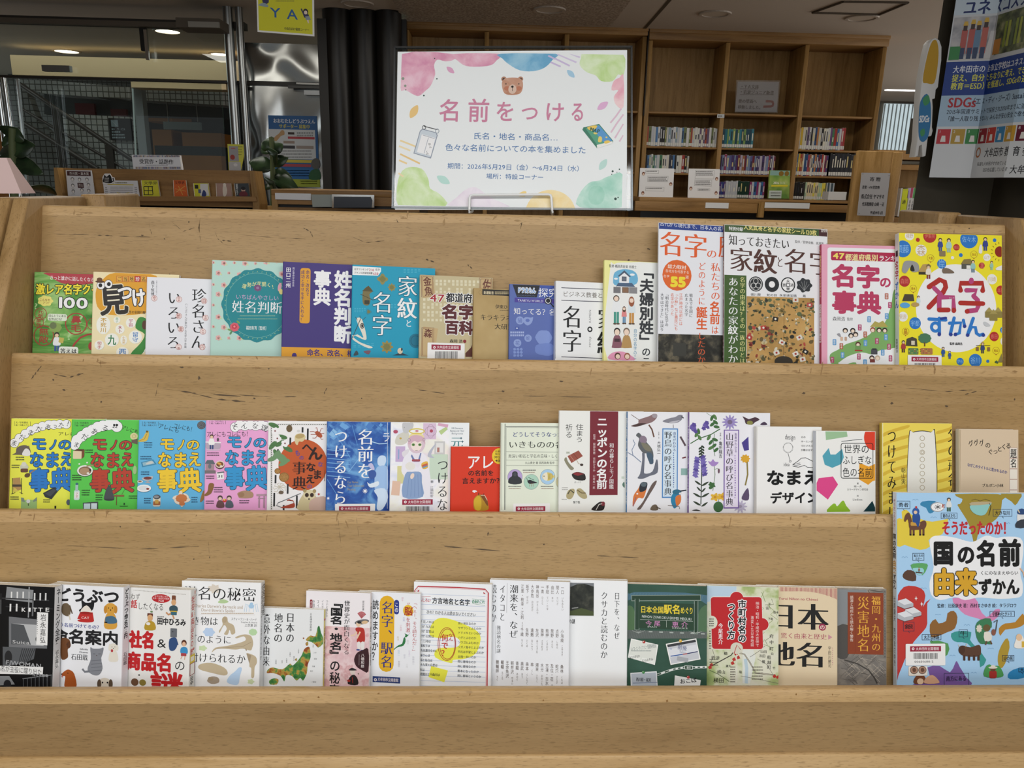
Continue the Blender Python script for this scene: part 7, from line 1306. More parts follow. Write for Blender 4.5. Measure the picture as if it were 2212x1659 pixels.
GEN = [('cfd0ca','white'),('c2c4c6','pale grey'),('d6d2c2','cream'),('3d4250','slate'),('6a5a78','mauve'),('8aa0ae','blue grey'),('6f7a52','olive'),('a5513f','rust'),('d2d2d4','white'),('2a2a2c','black'),('b9bcc4','pale grey'),('4f78a8','blue'),('c9c5b4','cream')]
MIX = [('3a6a9a','blue'),('a84a5a','rose'),('c8a83a','yellow'),('4a7a5a','green'),('6a4a7a','purple'),('b8b8b4','grey'),('a03a34','red'),('d4d0c4','cream'),('2f4f7a','navy'),('b0784a','tan')]
PUR = [('4a3a6a','violet'),('5a5a8a','indigo'),('8a3a5a','plum'),('9a6a4a','tan'),('7a8aa8','pale blue'),('6a2a3a','maroon'),('b0a8b8','lilac'),('3a3a5a','dark blue')]
zr = zc_ + .0004;zs = [z + .0004 for z in zs]
spines(116,692,864,zs[1],33,GEN,'on the upper book row of the left bay',1);spines(726,976,876,zs[1],15,[('2a6a7a','teal'),('3a7a8a','pale teal'),('2a4a5a','dark teal'),('7a9a5a','green')],'on the upper book row of the middle bay',2);spines(1328,1702,866,zs[1],22,GEN + MIX,'on the upper book row of the right bay',3)
spines(100,478,1082,zs[2],20,GEN + MIX,'on the second book row of the left bay',4);spines(716,1168,1085,zs[2],27,PUR,'on the second book row of the middle bay',5);spines(1310,1590,1078,zs[2],19,PUR + MIX,'on the second book row of the right bay',6);spines(1602,1822,1064,zs[2],12,[('22242a','black'),('2f3038','charcoal')],'in the dark set of the right bay',7)
spines(716,786,1295,zr,5,[('3a3a7a','indigo'),('5a3a7a','violet'),('2f4a8a','blue')],'behind the leaflet holder end of the bottom row',8);spines(788,886,1290,zr,5,[('bfc2c8','pale grey')],'in the pale set on the bottom row',9);spines(888,980,1292,zr,5,[('1f3a30','dark green')],'in the dark green set on the bottom row',10);spines(982,1104,1298,zr,7,[('8a3a6a','magenta'),('b8c0cc','pale blue'),('3a6aa0','blue')],'just left of the leaflet holder',11)
spines(1290,1424,1302,zr,6,[('1c1a1e','black'),('26221c','brown black')],'in the gilt lettered set on the bottom row',12);spines(1430,1592,1304,zr,11,[('c8a0b0','pink'),('a8c0a0','pale green'),('d8c8a0','cream'),('8ab0c8','pale blue'),('d8c84a','yellow')],'in the pastel set on the bottom row',13);spines(1600,1664,1304,zr,5,[('a8b0b8','grey'),('3a4a54','slate')],'at the right end of the bottom row',14)
# cards standing on the cabinet top
def card(name,label,cat,c,pts,Y,base,draw,th=.004,mat='e6e7ea',tilt=0):
    t = MB();pp(t,c,pts,Y,th,M(mat) if isinstance(mat,str) else mat);f = pf(t,Y,c);draw(f);return tag(t.build(name),label,cat)
def dlg(f,x0,y0,w,h,s):
    for i,(dx,dy,ww,hh) in enumerate(((.16,.07,.4,.12),(.22,.28,.62,.2),(.16,.66,.56,.14)) if s == 0 else ((.22,.05,.62,.3),(.2,.38,.56,.22),(.3,.68,.4,.08))):
        f.frm(x0 + w * dx,y0 + h * dy,x0 + w * (dx + ww),y0 + h * (dy + hh),2,'9a9a9a');f.lines(x0 + w * (dx + .03),y0 + h * (dy + .03),x0 + w * (dx + ww - .03),1 if hh < .15 else 3,h * .06,7,'6a6a6c')
    for dx,dy in ((.1,.2),(.92,.56),(.08,.87)) if s == 0 else ((.92,.35),(.08,.68),(.9,.84)): f.ell(x0 + w * dx,y0 + h * dy,12,15,'7a4a3a');f.ell(x0 + w * dx,y0 + h * (dy + .02),8,9,'e0c8b4')
card('notice_card','white speech-bubble notice standing at the left end of the cabinet top','notice',CV,[(84,1190),(355,1195),(345,1425),(72,1420)],Yc_ + .12,zc_,lambda f: dlg(f,84,1190,265,230,0))
card('notice_card','white speech-bubble notice standing beside the middle bay','notice',CV,[(472,1195),(720,1200),(710,1432),(462,1427)],Yc_ + .12,zc_,lambda f: dlg(f,468,1197,245,230,1))
lh = thing('leaflet_holder','clear leaflet holder with green and yellow leaflets marked 2026','leaflet holder',Vector((0,0,0)))
t = MB();pp(t,CV,[(1118,1208),(1280,1212),(1270,1435),(1105,1432)],Yc_ + .14,.02,NM('green_leaflet',[(.35,'6f9a4a'),(.5,'9ab45a'),(.65,'c9cf8a')],(1,1,1),9,2));f = pf(t,Yc_ + .14,CV);f.rect(1120,1212,1275,1250,'8ab0a8');f.txt('2026',1145,1295,1190,1322,'eef0e0',off=.03);f.txt('2026',1195,1295,1240,1322,'d8e0c0');f.poly([(1130,1325),(1262,1325),(1258,1342),(1128,1340)],'e2d43a');f.ell(1208,1235,20,20,'8a6a2a');f.ell(1252,1235,18,20,'8a6a2a');f.poly([(1112,1370),(1212,1370),(1208,1432),(1106,1430)],'e8e9e6');f.lines(1125,1385,1205,2,22,8,'6a6a6a');t.build('leaflets',lh)
t = MB();pp(t,CV,[(1108,1340),(1282,1330),(1272,1445),(1098,1440)],Yc_ + .10,.004,CLR);t.build('front_pocket',lh);t = MB();pp(t,CV,[(1098,1436),(1274,1440),(1274,1448),(1096,1444)],Yc_ + .10,.08,CLR);t.build('base',lh)
tr = thing('desk_tray','clear plastic tray of white cards at the right end of the cabinet','tray',Vector((0,0,0)))
t = MB();pb(t,CV,1582,1380,1726,1445,Yc_ + .1,.10,M('d4d6d8'));t.build('cards',tr);t = MB();pp(t,CV,[(1722,1410),(1760,1400),(1795,1382),(1792,1448),(1722,1450)],Yc_ + .09,.12,CLR);t.build('side_wall',tr)
def ya(f):
    f.txt('・ＹＡ文庫',880,525,1030,560,'2a2a2c',off=.03);f.line([(880,560),(1020,562)],3,'2a2a2c');f.txt('・岩波ジュニア新書',875,570,1150,605,'2a2a2c',off=.03);f.line([(880,605),(1150,608)],3,'2a2a2c');f.txt('奥の壁面へ',866,642,1015,676,'2a2a2c',off=.03);f.txt('移動しました。',862,690,1060,722,'2a2a2c',off=.03)
    R_ = '9a2f34';f.rect(1085,650,1125,668,R_);f.line([(1125,659),(1140,665),(1143,680),(1140,695),(1125,700),(1065,702)],17,R_);f.poly([(1100,645),(1100,672),(1082,658)],R_)
ys = thing('sleeve_sign','notice with red curved arrow in a clear sleeve on the upper bookcase shelf','sign',Vector((0,0,0)))
t = MB();pp(t,CV,[(862,502),(1190,505),(1172,745),(840,742)],YB + .06,.003,M('c9c6ca'));ya(pf(t,YB + .06,CV));t.build('sheet',ys)
t = MB();pp(t,CV,[(850,490),(1202,494),(1180,752),(836,748)],YB + .052,.002,glass('glossy_sleeve','f4f6f8',.22,.06));t.build('clear_sleeve',ys)
t = MB();pb(t,CV,698,762,755,792,YB - .006,.004,M('c4c8cc'));f = pf(t,YB - .006,CV);f.lines(706,772,748,1,10,10,'5a5a60');tag(t.build('shelf_label'),'small white label on the shelf edge between left and middle bays','label')
# low shelf end with donor plate, files beyond
YE = 4.6
sh = thing('low_shelf','low wooden shelf end panel with a donor plate beside the column','shelf',Vector((0,0,0)))
t = MB();x0,x1 = at(1846,400,YE).x,at(1934,400,YE).x;zt_ = at(1895,326,YE).z;t.box(x0,x1,YE,YE + .04,0,zt_,WDV);t.build('end_panel',sh,bevel=.005)
t = MB();xr_ = at(1998,400,YE + .3).x;t.box(x1 - .04,x1 + .02,YE - .004,YE + .5,0,zt_ - .005,WDV);t.build('side_post',sh,bevel=.004)
for y,nm in ((334,'top_board'),(356,'upper_shelf'),(470,'shelf')):
    t = MB();z = at(1960,y,YE + .3).z;t.box(x1 + .021,xr_ + .25,YE + .3,YE + .55,z - .03,z + (.025 if y == 334 else 0),WD);t.build(nm,sh)
t = MB();z = at(1960,470,YE + .3).z;t.box(x1 + .021,xr_ + .25,YE + .55,YE + .57,.3,zt_ - .05,WDV);t.build('back_panel',sh)
def donor(f):
    K2 = '26262a';f.txt('寄 贈',1912,1262,2000,1298,K2,off=.03);f.txt('書架・AV書架他',1852,1330,1992,1358,K2,off=.03);f.txt('株式会社 ヤマサキ',1845,1398,2030,1438,K2,off=.03);f.txt('代表取締役 山﨑 一正',1852,1462,2028,1495,K2,off=.03);f.txt('平成19年1月',1915,1532,2018,1562,K2,off=.03)
    for x,y in ((1858,1238),(2066,1250),(1828,1552)): f.ell(x,y,4,4,'8a8a8c')
card('donor_plate','grey plate lettered in black screwed to the low shelf end','plate',CV,[(1850,1228),(2077,1232),(2036,1575),(1814,1568)],YE - .0115,0,donor,.005,'b4b4b8')
for i,(x0,x1,yt,c,lb) in enumerate(((355,366,1405,'b8b2a4','cream slim file at the left end of the low shelf row'),(368,414,1410,'c8d03a','bright yellow file with black mark on the low shelf'),(418,436,1405,'c4b8d4','white file with lilac top beside the yellow file'),(438,456,1402,'d0c0c4','white file with red top on the low shelf'),(458,478,1405,'c0d0c0','white file with green top nearest the column'))):
    t = MB();pb(t,CW,x0,yt,x1,1617,YE + .32,.2,M('d2d4d6' if i != 1 else c));f = pf(t,YE + .32,CW)
    if i >= 2: f.rect(x0,yt,x1,yt + 75,{2: 'b8a4d0',3: 'b04a6a',4: '5a9a5a'}[i]);f.txt(('事務年報','入閣郡誌','市政要覧')[i - 2],x0 + 3,1495,x1 - 3,1600,'3a3a40',1,.01)
    if i == 1: f.rect(370,1425,412,1590,'d2dc30');f.txt('通',376,1490,402,1525,'3a3a20',off=.03)
    tag(t.build('file_binder'),lb,'file','files on the low shelf')
# window with vertical blinds far right
t = MB();pb(t,PXL,1905,222,2040,345,10.15,.04,glow('window_daylight','cfe0e6',.55));t.build('window_1',kind='structure')
vb = thing('vertical_blind','pale vertical blind across the far window behind the low shelf','blind',Vector((0,0,0)))
t = MB();pb(t,PXL,1900,214,2045,224,10.0,.06,M('5f5a52'));t.build('headrail',vb)
for i in range(16):
    t = MB();x0_ = at(1902 + i * 8.6,280,10.05).x;w_ = .04;z0_,z1_ = at(1950,345,10.05).z,at(1950,225,10.05).z
    t.add([(x0_,10.03,z0_),(x0_ + w_,10.08,z0_),(x0_ + w_,10.08,z1_),(x0_,10.03,z1_),(x0_,10.035,z0_),(x0_ + w_,10.085,z0_),(x0_ + w_,10.085,z1_),(x0_,10.035,z1_)],[(0,1,2,3),(4,5,6,7),(0,3,7,4),(1,2,6,5)],M('a9b0ae'));t.build('slat',vb)
t = MB();pb(t,PXL,1916,189,2010,196,8.9,.05,glow('tube_on','ffffff',3));tag(t.build('tube_light'),'white tube light glowing above the far window','ceiling light')
# ---- dark column corner with poster and standee
OL = M('4a453a',.6)
YC = 2.92
pA,pBk,pC = at(1973,440,YC),at(2138,440,YC + .02),at(2330,440,2.42)
t = MB();n_ = Vector((.05,.3,0))
t.prism([(pA.x,pA.y),(pBk.x,pBk.y),(pC.x,pC.y),(pC.x + .4,pC.y + .2),(pC.x + .4,pBk.y + .6),(pA.x + .42,pA.y + .6)],2,0,CEIL,OL);t.build('column',kind='structure')
wp = thing('wall_poster','large blue and white goals poster hung across the dark column corner','poster',Vector((0,0,0)))
PP = [at(2007,383,2.83),at(2096,383,2.775),at(2168,383,2.60),at(2262,383,2.49)]
t = MB();zb_ = PP[0].z;zt2 = CEIL - .05;FS = [];s_ = 0
for p,q in zip(PP,PP[1:]):
    ax = Vector((q.x - p.x,q.y - p.y,0));L = ax.length;ax.normalize()
    fc_ = Face(t,Matrix.Identity(4),Vector((p.x,p.y,0)),ax,(0,0,1),ax.cross(Vector((0,0,1))),CW,3e-5);fc_.lim = (0,L,zb_,zt2);FS.append((fc_,s_,L));s_ += L
    fc_.h = 0;fc_.raw([(0,zb_),(L,zb_),(L,zt2),(0,zt2)],'d2d6da');fc_.h = 4e-4
    t.add([fc_.o + fc_.ax * x + Vector((0,0,z)) - fc_.an * .001 for x,z in ((0,zb_),(L,zb_),(L,zt2),(0,zt2))],[(0,1,2,3)],M('b8bcc0'))
FA = FS[0][0]
def zat(x,y): return FA.uv(x,y).y
def quad(s0,s1,z0,z1,col,s2=None,s3=None):      # flat print between arc lengths, cut at the bends
    for f_,o_,L in FS:
        if s1 > o_ and s0 < o_ + L: f_.raw([(s0 - o_,z0),(s1 - o_,z0),((s1 if s3 is None else s3) - o_,z1),((s0 if s2 is None else s2) - o_,z1)],col)
def band(y0,y1,col): quad(0,9,zat(690,y1),zat(690,y0),col)
band(-400,-8,'4a86c0');band(0,120,'c9d8e4');band(465,715,'1f3f8c');band(715,945,'a9c3d8');band(945,1330,'d8dcdf')
def arc(x,y):
    for f_,o_,L in FS:
        u = f_.uv(x,y)
        if u.x <= L or f_ is FS[-1][0]: return o_ + u.x,FA.uv(690,y).y if 0 else u.y
def wtxt(st,x0,z0y,cell,col,off=.01,wid=.8):
    """a line of letters running round the bends from crop x0 at height row z0y; cell in metres"""
    s_,zc2 = arc(x0,z0y)
    for ch in st:
        g = glyph(ch);w = cell * g[2] * wid
        for f_,o_,L in FS:
            if o_ <= s_ + w * .5 < o_ + L and g[0]:
                for i_,(a,b_) in enumerate(((-off,0),(off,0),(0,off))): f_.put([(s_ - o_ + p[0] * cell * wid + a * cell,zc2 + (p[1] - .38 + b_) * cell) for p in g[0]],g[1],col,f_.h + 1e-4 + i_ * 4e-6)
        s_ += w
wtxt('ユネスコスクール',835,60,.052,'20306a',.03)
wtxt('大牟田市の全市立学校はユネスコスクールに加盟',755,520,.0255,'e4e8f0',.02,.78);wtxt('捉え、自分たちなりに考え、できることから行動する',748,585,.0255,'e2e05a',.02,.78);wtxt('教育＝ESD）を推進し、SDGsの達成を目指して',738,645,.0255,'e2e05a',.02,.78)
wtxt('SDGs',720,765,.045,'b02a34',.03);wtxt('（エス・ディ・ジーズ）Sustainable Development',880,757,.024,'26304a',.015,.72);wtxt('2015年国連サミットで採択され2030年までに達成をめざす',708,835,.019,'2a3444',.01,.78);wtxt('「誰一人取り残さない」みんなが安心安全で幸せに暮らせる',700,888,.019,'2a3444',.015,.76)
wtxt('大牟田市 教 育 委 員 会',992,1140,.033,'26262a',.015,.72);wtxt('私達も大牟田がすすめている',938,1225,.0145,'4a4a4e',.01);wtxt('ESDを応援しています',980,1268,.0155,'4a4a4e',.01);wtxt('大牟田市',1178,1265,.030,'33333a',.01)
s0 = arc(940,1140)
for f_,o_,L in FS[1:2]: f_.put([(s0[0] - o_ + .004 + (.008 if i % 2 else .013) * math.cos(i // 2 * .524),s0[1] + (.012 if i % 2 else .018) * math.sin(i // 2 * .524)) for i in range(24)],[(2 * i,(2 * i + 2) % 24,(2 * i + 3) % 24,2 * i + 1) for i in range(12)],'b06a3a')
s0 = FA.uv(636,1020);si = s0.x;zi = s0.y
for i,c in enumerate(['c0303a','b8963a','3a8a48','9a2434','c03a30','3a86b8','c89a34','6a1f34','c8702f','a8285a','d08a2a','8a6a2f']):
    w = .041;quad(si,si + w,zi - .025,zi + .025,c);quad(si + .012,si + .029,zi - .018,zi + .003,'e6e2dc',si + .015,si + .026);g = glyph(str(i + 1)[0])
    for f_,o_,L in FS:
        if o_ <= si + .006 < o_ + L: f_.put([(si - o_ + .004 + p[0] * .013,zi + .012 + p[1] * .013) for p in g[0]],g[1],'eeeeee',f_.h + 2e-4)
    si += w + .004
z0p,z1p = zat(690,455),zat(720,135);L1 = FS[1][1] + FS[1][2] * .02
quad(.004,L1,z0p,z1p,NM('street_photo',[(.38,'8a8c92'),(.52,'b0b0b4'),(.64,'c8c6c4')],(1,1,1),16,3));quad(L1 + .005,L1 + .16,z0p + .01,z1p,NM('field_photo',[(.36,'3a3f30'),(.5,'5f6844'),(.64,'9a9a72')],(1,1,1),22,3));quad(L1 + .165,9,z0p + .02,z1p,NM('garden_photo',[(.4,'3a5a3f'),(.6,'8fa08f')],(1,1,1),18,3))
for x,h,c in ((.042,.135,'b8605a'),(.064,.14,'b8605a'),(.082,.135,'6a8aa8'),(.103,.145,'c06a5f')):
    quad(x - .009,x + .009,z0p + .02,z0p + h * .72,c);quad(x - .006,x + .006,z0p + h * .7,z0p + h * .84,'4a3a34');quad(x - .008,x + .008,z0p + h * .82,z0p + h * .92,'d8b04a',x - .005,x + .005);quad(x - .007,x + .007,z0p + .004,z0p + .04,'3a4a6a')
quad(.11,.15,z0p + .004,z0p + .09,'d0d0d0',.12,.14);quad(.004,.036,z0p + .002,z0p + .045,'3f8a4f');quad(L1 + .006,L1 + .04,z0p + .012,z0p + .06,'c8883a')
for i in range(6): x = L1 + .05 + i * .018;quad(x,x + .011,z0p + .03,z0p + .11,['8a9a3a','a8b04a','5a6a4a'][i % 3])
t.build('sheet',wp)
# plain cut-out board beside the poster (globe with lettering)
st_ = thing('cutout_board','narrow white-edged cut-out board with blue globe beside the goals poster','cut-out board',Vector((0,0,0)))
def cut(pts,Y,dep,m,name,label=None):
    q = [at(CW[0] + x / CW[2],CW[1] + y / CW[2],Y) for x,y in pts];a = MB();a.prism([(p.x,p.z) for p in q],1,Y,Y + dep,m);return a.build(name,st_,bevel=.002,label=label)
ysd = YC - .12
cut([(605,290),(628,282),(655,300),(672,350),(670,450),(655,560),(645,650),(628,670),(622,735),(602,740),(606,800),(600,950),(606,975),(595,1015),(570,1020),(560,1100),(552,1165),(528,1172),(525,1080),(505,1090),(495,1165),(470,1175),(490,1050),(500,900),(512,700),(530,560),(560,400),(580,320)],ysd,.04,M('dcdcda'),'board')
a = MB();f = pf(a,ysd - .0006,CW);f.blob([(560,430),(590,330),(615,298),(636,310),(648,380),(640,500),(615,620),(560,620),(530,600)],'c49a34',3);f.blob([(512,760),(560,700),(588,770),(590,900),(570,1020),(530,1060),(500,1020),(500,880)],'3f7fb0',3);f.blob([(530,740),(570,710),(582,760),(545,790)],'4f9a6a',3);f.blob([(510,980),(540,960),(545,1000),(520,1020)],'4f9a6a',3);f.txt('SDGs',505,850,580,920,'e8ecf0',off=.03,tilt=-4);a.build('print',st_)
a = MB();a.box(at(1995,330,ysd).x,at(2012,330,ysd).x,ysd + .04,YC + .001,at(2000,330,ysd).z,at(2000,250,ysd).z,OL);a.build('mounting_block',st_)
# ---------------------------------------------------------------- left side: lobby beyond the glass, columns, door, small furniture
YG = 5.7
def tile(key,body,line,sc):
    if key in MATS: return MATS[key]
    m,nt,b = nodes(key);br = nt.nodes.new('ShaderNodeTexBrick');v = texco(nt,(1,1,1),(math.radians(-90),0,0));nt.links.new(v,br.inputs['Vector'])
    br.offset = 0;br.inputs['Scale'].default_value = sc;br.inputs['Brick Width'].default_value = 1;br.inputs['Row Height'].default_value = 1;br.inputs['Mortar Size'].default_value = .09
    br.inputs['Color1'].default_value = (*lin(body),1);br.inputs['Color2'].default_value = (*[c * .8 for c in lin(body)],1);br.inputs['Mortar'].default_value = (*lin(line),1)
    nt.links.new(br.outputs['Color'],b.inputs['Base Color']);b.inputs['Roughness'].default_value = .25;MATS[key] = m;return m
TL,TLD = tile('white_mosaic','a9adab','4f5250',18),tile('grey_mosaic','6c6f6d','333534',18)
SLT = M('3f4344',.6);ORW = M('a8713a',.5)
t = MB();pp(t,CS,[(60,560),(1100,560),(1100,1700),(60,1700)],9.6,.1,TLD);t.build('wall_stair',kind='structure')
t = MB();pp(t,CS,[(-300,440),(2700,440),(2700,1900),(-300,1900)],9.9,.1,SLT);t.build('wall_lobby',kind='structure')
t = MB();pp(t,CS,[(110,618),(430,630),(1020,680),(1770,700),(1770,822),(1030,775),(345,728),(200,690)],8.4,.35,TL);t.build('trim_1',kind='structure')
t = MB();pp(t,CS,[(345,728),(1030,775),(1770,822),(1770,930),(345,890)],8.9,.1,SLT);t.build('wall_recess',kind='structure')
for i,q in enumerate(((585,805,735,892),(862,850,985,906))):
    t = MB();pb(t,CS,*q,8.8,.04,M('5a1c20'));tag(t.build('wall_panel'),('larger' if i == 0 else 'smaller') + ' dark red panel under the tiled beam in the lobby','panel')
t = MB();pp(t,CS,[(450,885),(1025,912),(1060,1210),(1060,1700),(450,1700)],8.2,.2,TL);t.build('wall_parapet',kind='structure')
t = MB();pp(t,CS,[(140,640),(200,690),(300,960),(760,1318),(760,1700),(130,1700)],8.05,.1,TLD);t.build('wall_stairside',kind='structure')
t = MB();pb(t,CS,852,922,1025,1092,8.168,.032,M('16191b'));f = pf(t,8.168,CS);f.rect(866,935,920,988,'7f9098');f.line([(875,945),(910,980)],3,'a8b4ba');f.lines(870,1000,905,1,10,12,'8fa0a8');f.txt('サービス',912,996,975,1016,'9aa8b0',off=.02);f.lines(872,1022,945,1,10,12,'8fa0a8');f.lines(872,1044,980,1,10,12,'8fa0a8');f.lines(875,1066,980,1,10,12,'8fa0a8');tag(t.build('direction_sign'),'black direction sign with a pale square on the lobby tile wall','sign')
sr = thing('stair_railing','dark steel stair railing sloping down through the lobby','railing',Vector((0,0,0)))
DK = M('3c3936',.35,.3)
for nm,pts,r in (('handrail',[(135,645),(1030,1245)],.022),('middle_rail',[(170,850),(980,1318)],.014),('lower_rail',[(165,950),(760,1318)],.024)):
    a = MB();pt(a,CS,pts,7.9,r,DK);a.build(nm,sr,smooth=True)
for x,y0 in ((440,850),(852,1130)):
    a = MB();p_ = at(x / 3.607,y0 / 3.607,7.9);a.box(p_.x - .035,p_.x + .035,7.88,7.92,.0,p_.z,DK);a.build('post',sr)
# interior to the right of the stairs
for i,q in enumerate(((1120,868,1340,945),(1190,1010,1340,1205),(1420,1035,1725,1150))):
    t = MB();pb(t,CS,*q,9.3,.6,ORW);tag(t.build('wood_panel'),('upper left','tall lower left','wide right')[i] + ' orange wood panel inside the lobby room','panel','lobby wood panels')
t = MB();pb(t,CS,1268,1140,1775,2560,8.0,.5,M('20282a',.3));tag(t.build('counter'),'dark counter top in the room beyond the glass','counter')
t = MB();pb(t,CS,1272,950,1562,1010,8.45,.04,M('77868a',.3));[pb(t,CS,x,760,x + 6,950,8.46,.02,STEEL) for x in (1300,1530)];tag(t.build('hanging_board'),'pale grey board hung above the dark lobby counter','board')
t = MB();pb(t,CS,1130,690,1195,2700,7.9,.1,M('7d8384',.4));tag(t.build('steel_post'),'grey square post in the middle of the glass partition','post')
t = MB();pb(t,CS,1365,1212,1785,3000,6.0,.1,ORW);tag(t.build('low_wall_panel'),'low orange brown wood panel behind the tilted display','panel')
# beam, transom and partition
t = MB();pb(t,CS,90,452,1890,606,7.5,.25,M('a08a66',.5));pb(t,CS,1020,606,1760,690,7.52,.2,M('a08a66',.5));t.build('trim_2',kind='structure')
t = MB();pb(t,CS,-200,606,1900,622,YG,.06,M('2e2a26',.4));t.build('trim_3',kind='structure')
t = MB();pb(t,CS,-200,140,1900,196,YG,.08,M('3a342e',.6));pb(t,CS,-200,150,1370,190,YG - .05,.04,M('5a5248'));t.build('trim_4',kind='structure')
t = MB();pb(t,CS,140,622,1035,1700,YG + .02,.012,glass('partition_glass','e9eeec',.05,.0));pb(t,CS,1045,622,1755,1700,YG + .02,.012,glass('partition_glass','e9eeec',.05,.0));pb(t,CS,-200,196,1820,606,YG + .02,.012,glass('partition_glass','e9eeec',.05,.0));t.build('window_2',kind='structure')
t = MB();pp(t,CS,[(1026,690),(1036,690),(1062,1205),(1052,1205)],YG + .005,.01,M('b9d6d6',.2));tag(t.build('glass_edge'),'bright cyan glass door edge in the partition middle','glass edge')
for i,(x,r,lab,m) in enumerate(((42,.022,'chrome post at the far left beside the plant',CHR),(95,.016,'thinner chrome post just left of the stair glass',CHR),(1838,.032,'tall steel post at the right end of the glass partition',STEEL),(1922,.025,'slim steel post beside the steel door',STEEL))):
    t = MB();y = 5.4 if i < 2 else YG - .03;p_ = at(x / 3.607,300,y);t.tube([Vector((p_.x,y,0)),Vector((p_.x,y,at(0,168,y).z if i < 2 else CEIL))],r,m,14,True);tag(t.build('post',smooth=True),lab,'post')
t = MB();pb(t,CS,1090,215,1140,395,YG - .02,.03,BLK);pb(t,CS,1126,230,1150,465,YG - .04,.02,CHR);tag(t.build('glass_bracket'),'black and chrome bracket hanging on the upper glass','bracket')
t = MB();pb(t,CS,325,508,540,555,YG - .03,.04,STEEL);tag(t.build('door_closer'),'horizontal steel door closer on the left glass','door closer')
t = MB();pb(t,CS,1370,140,1710,215,YG - .25,.2,M('5a5248',.6));pb(t,CS,1465,168,1705,212,YG - .27,.02,M('8d8b84',.4));tag(t.build('air_curtain'),'grey ceiling box above the right end of the partition','vent')
# chrome glass edge at left
t = MB();pp(t,CS,[(122,612),(140,612),(222,1512),(202,1512)],5.45,.02,M('d9e2e4',.15,.8));tag(t.build('glass_edge'),'bright leaning glass edge left of the stairs','glass edge')
t = MB();pb(t,CS,-250,610,30,1700,5.85,.1,M('9a6a3c',.5));tag(t.build('wood_panel'),'orange wood wall panel at the far left edge','panel')
# steel door and mirror panel
WAV = M('9a9c9a',.16,1.)
if 1:
    nt = WAV.node_tree;n_ = noise(nt,texco(nt,(1.6,1,1.2)),1.6,1,.4,.4);bp = nt.nodes.new('ShaderNodeBump');bp.inputs['Strength'].default_value = .35;bp.inputs['Distance'].default_value = .25;nt.links.new(n_,bp.inputs['Height']);nt.links.new(bp.outputs[0],nt.nodes['Principled BSDF'].inputs['Normal'])
sd = thing('steel_door','brushed steel door with a blue zoo poster beside the black columns','door',Vector((0,0,0)))
YD = 5.85
t = MB();pb(t,CU,150,670,725,1750,YD,.05,WAV);t.build('leaf',sd)
t = MB();pb(t,CU,565,705,718,740,YD - .06,.05,M('8d8f90',.3,.8));t.build('closer_body',sd);t = MB();pb(t,CU,440,668,720,688,YD - .08,.03,M('4a4a48',.4,.6));t.build('closer_arm',sd)
t = MB();pb(t,CU,110,340,725,636,YD - .01,.05,WAV);tag(t.build('mirror_panel'),'wavy mirror steel panel over the steel door','panel')
t = MB();pb(t,CU,60,636,725,668,YD - .02,.06,M('3a3834',.4));pb(t,CU,505,645,722,660,YD - .03,.01,CHR);t.build('trim_5',kind='structure')
def zoo(f):
    f.rect(292,1010,655,1240,'c9ced2');f.txt('おおむたしどうぶつえん',325,925,652,962,'d8dee4',off=.03);f.txt('サポーター 募集中',370,968,612,1002,'c8c04a',off=.03);f.rect(440,1030,490,1048,'3a2a2a');f.lines(510,1030,640,2,20,12,'8a8e92');f.rect(440,1066,648,1084,'b0404a');f.rect(405,1098,492,1118,'9a8a80');f.rect(400,1134,495,1158,'3a3a40');f.rect(505,1136,640,1160,'9a8f88');f.lines(390,1172,630,3,24,9,'7a7e82');f.rect(385,1245,640,1268,'c8b84a');f.rect(385,1278,620,1300,'a84a54')
    f.rect(310,1310,680,1392,'2f6aa8');f.lines(410,1325,610,3,20,8,'a8c0d8');f.rect(360,1396,690,1455,'9aa83a');f.lines(540,1408,670,2,18,8,'4a5a2a');f.blob([(330,1110),(335,1070),(370,1040),(390,1015),(410,1020),(412,1050),(385,1060),(360,1090)],'b8946a',3);f.blob([(620,1270),(645,1235),(680,1240),(690,1290),(670,1320),(635,1310)],'5a5a58',3);f.blob([(605,1395),(620,1330),(680,1320),(692,1395)],'2a5a3a',3)
card('door_poster','blue zoo supporter poster taped to the steel door','poster',CU,[(285,898),(665,905),(688,1455),(308,1448)],YD - .01,0,zoo,.004,'2f6098')
# fluted black columns
for i,(x,w,lab) in enumerate(((846,104,'leftmost thick black round column beside the steel door'),(1046,98,'middle black round column of the row of three'),(1236,96,'black round column partly hidden by the poster'))):
    t = MB();p_ = at(500 + x / 3.607,250,5.68);r = w / 3.607 * 5.45 / 1660 * 1.02
    t.tube([Vector((p_.x,5.68,0)),Vector((p_.x,5.68,CEIL - .001))],r,M('1c1a18',.32),28);tag(t.build('round_column',smooth=True),lab,'column','black round columns')
t = MB();pb(t,CU,705,145,775,2300,5.6,.06,M('262421',.4));tag(t.build('dark_upright'),'flat dark upright panel left of the black columns','panel')
t = MB();pb(t,CU,1310,150,1375,2300,5.7,.06,M('1c1a18',.4));tag(t.build('dark_upright'),'flat dark upright panel right of the black columns','panel')
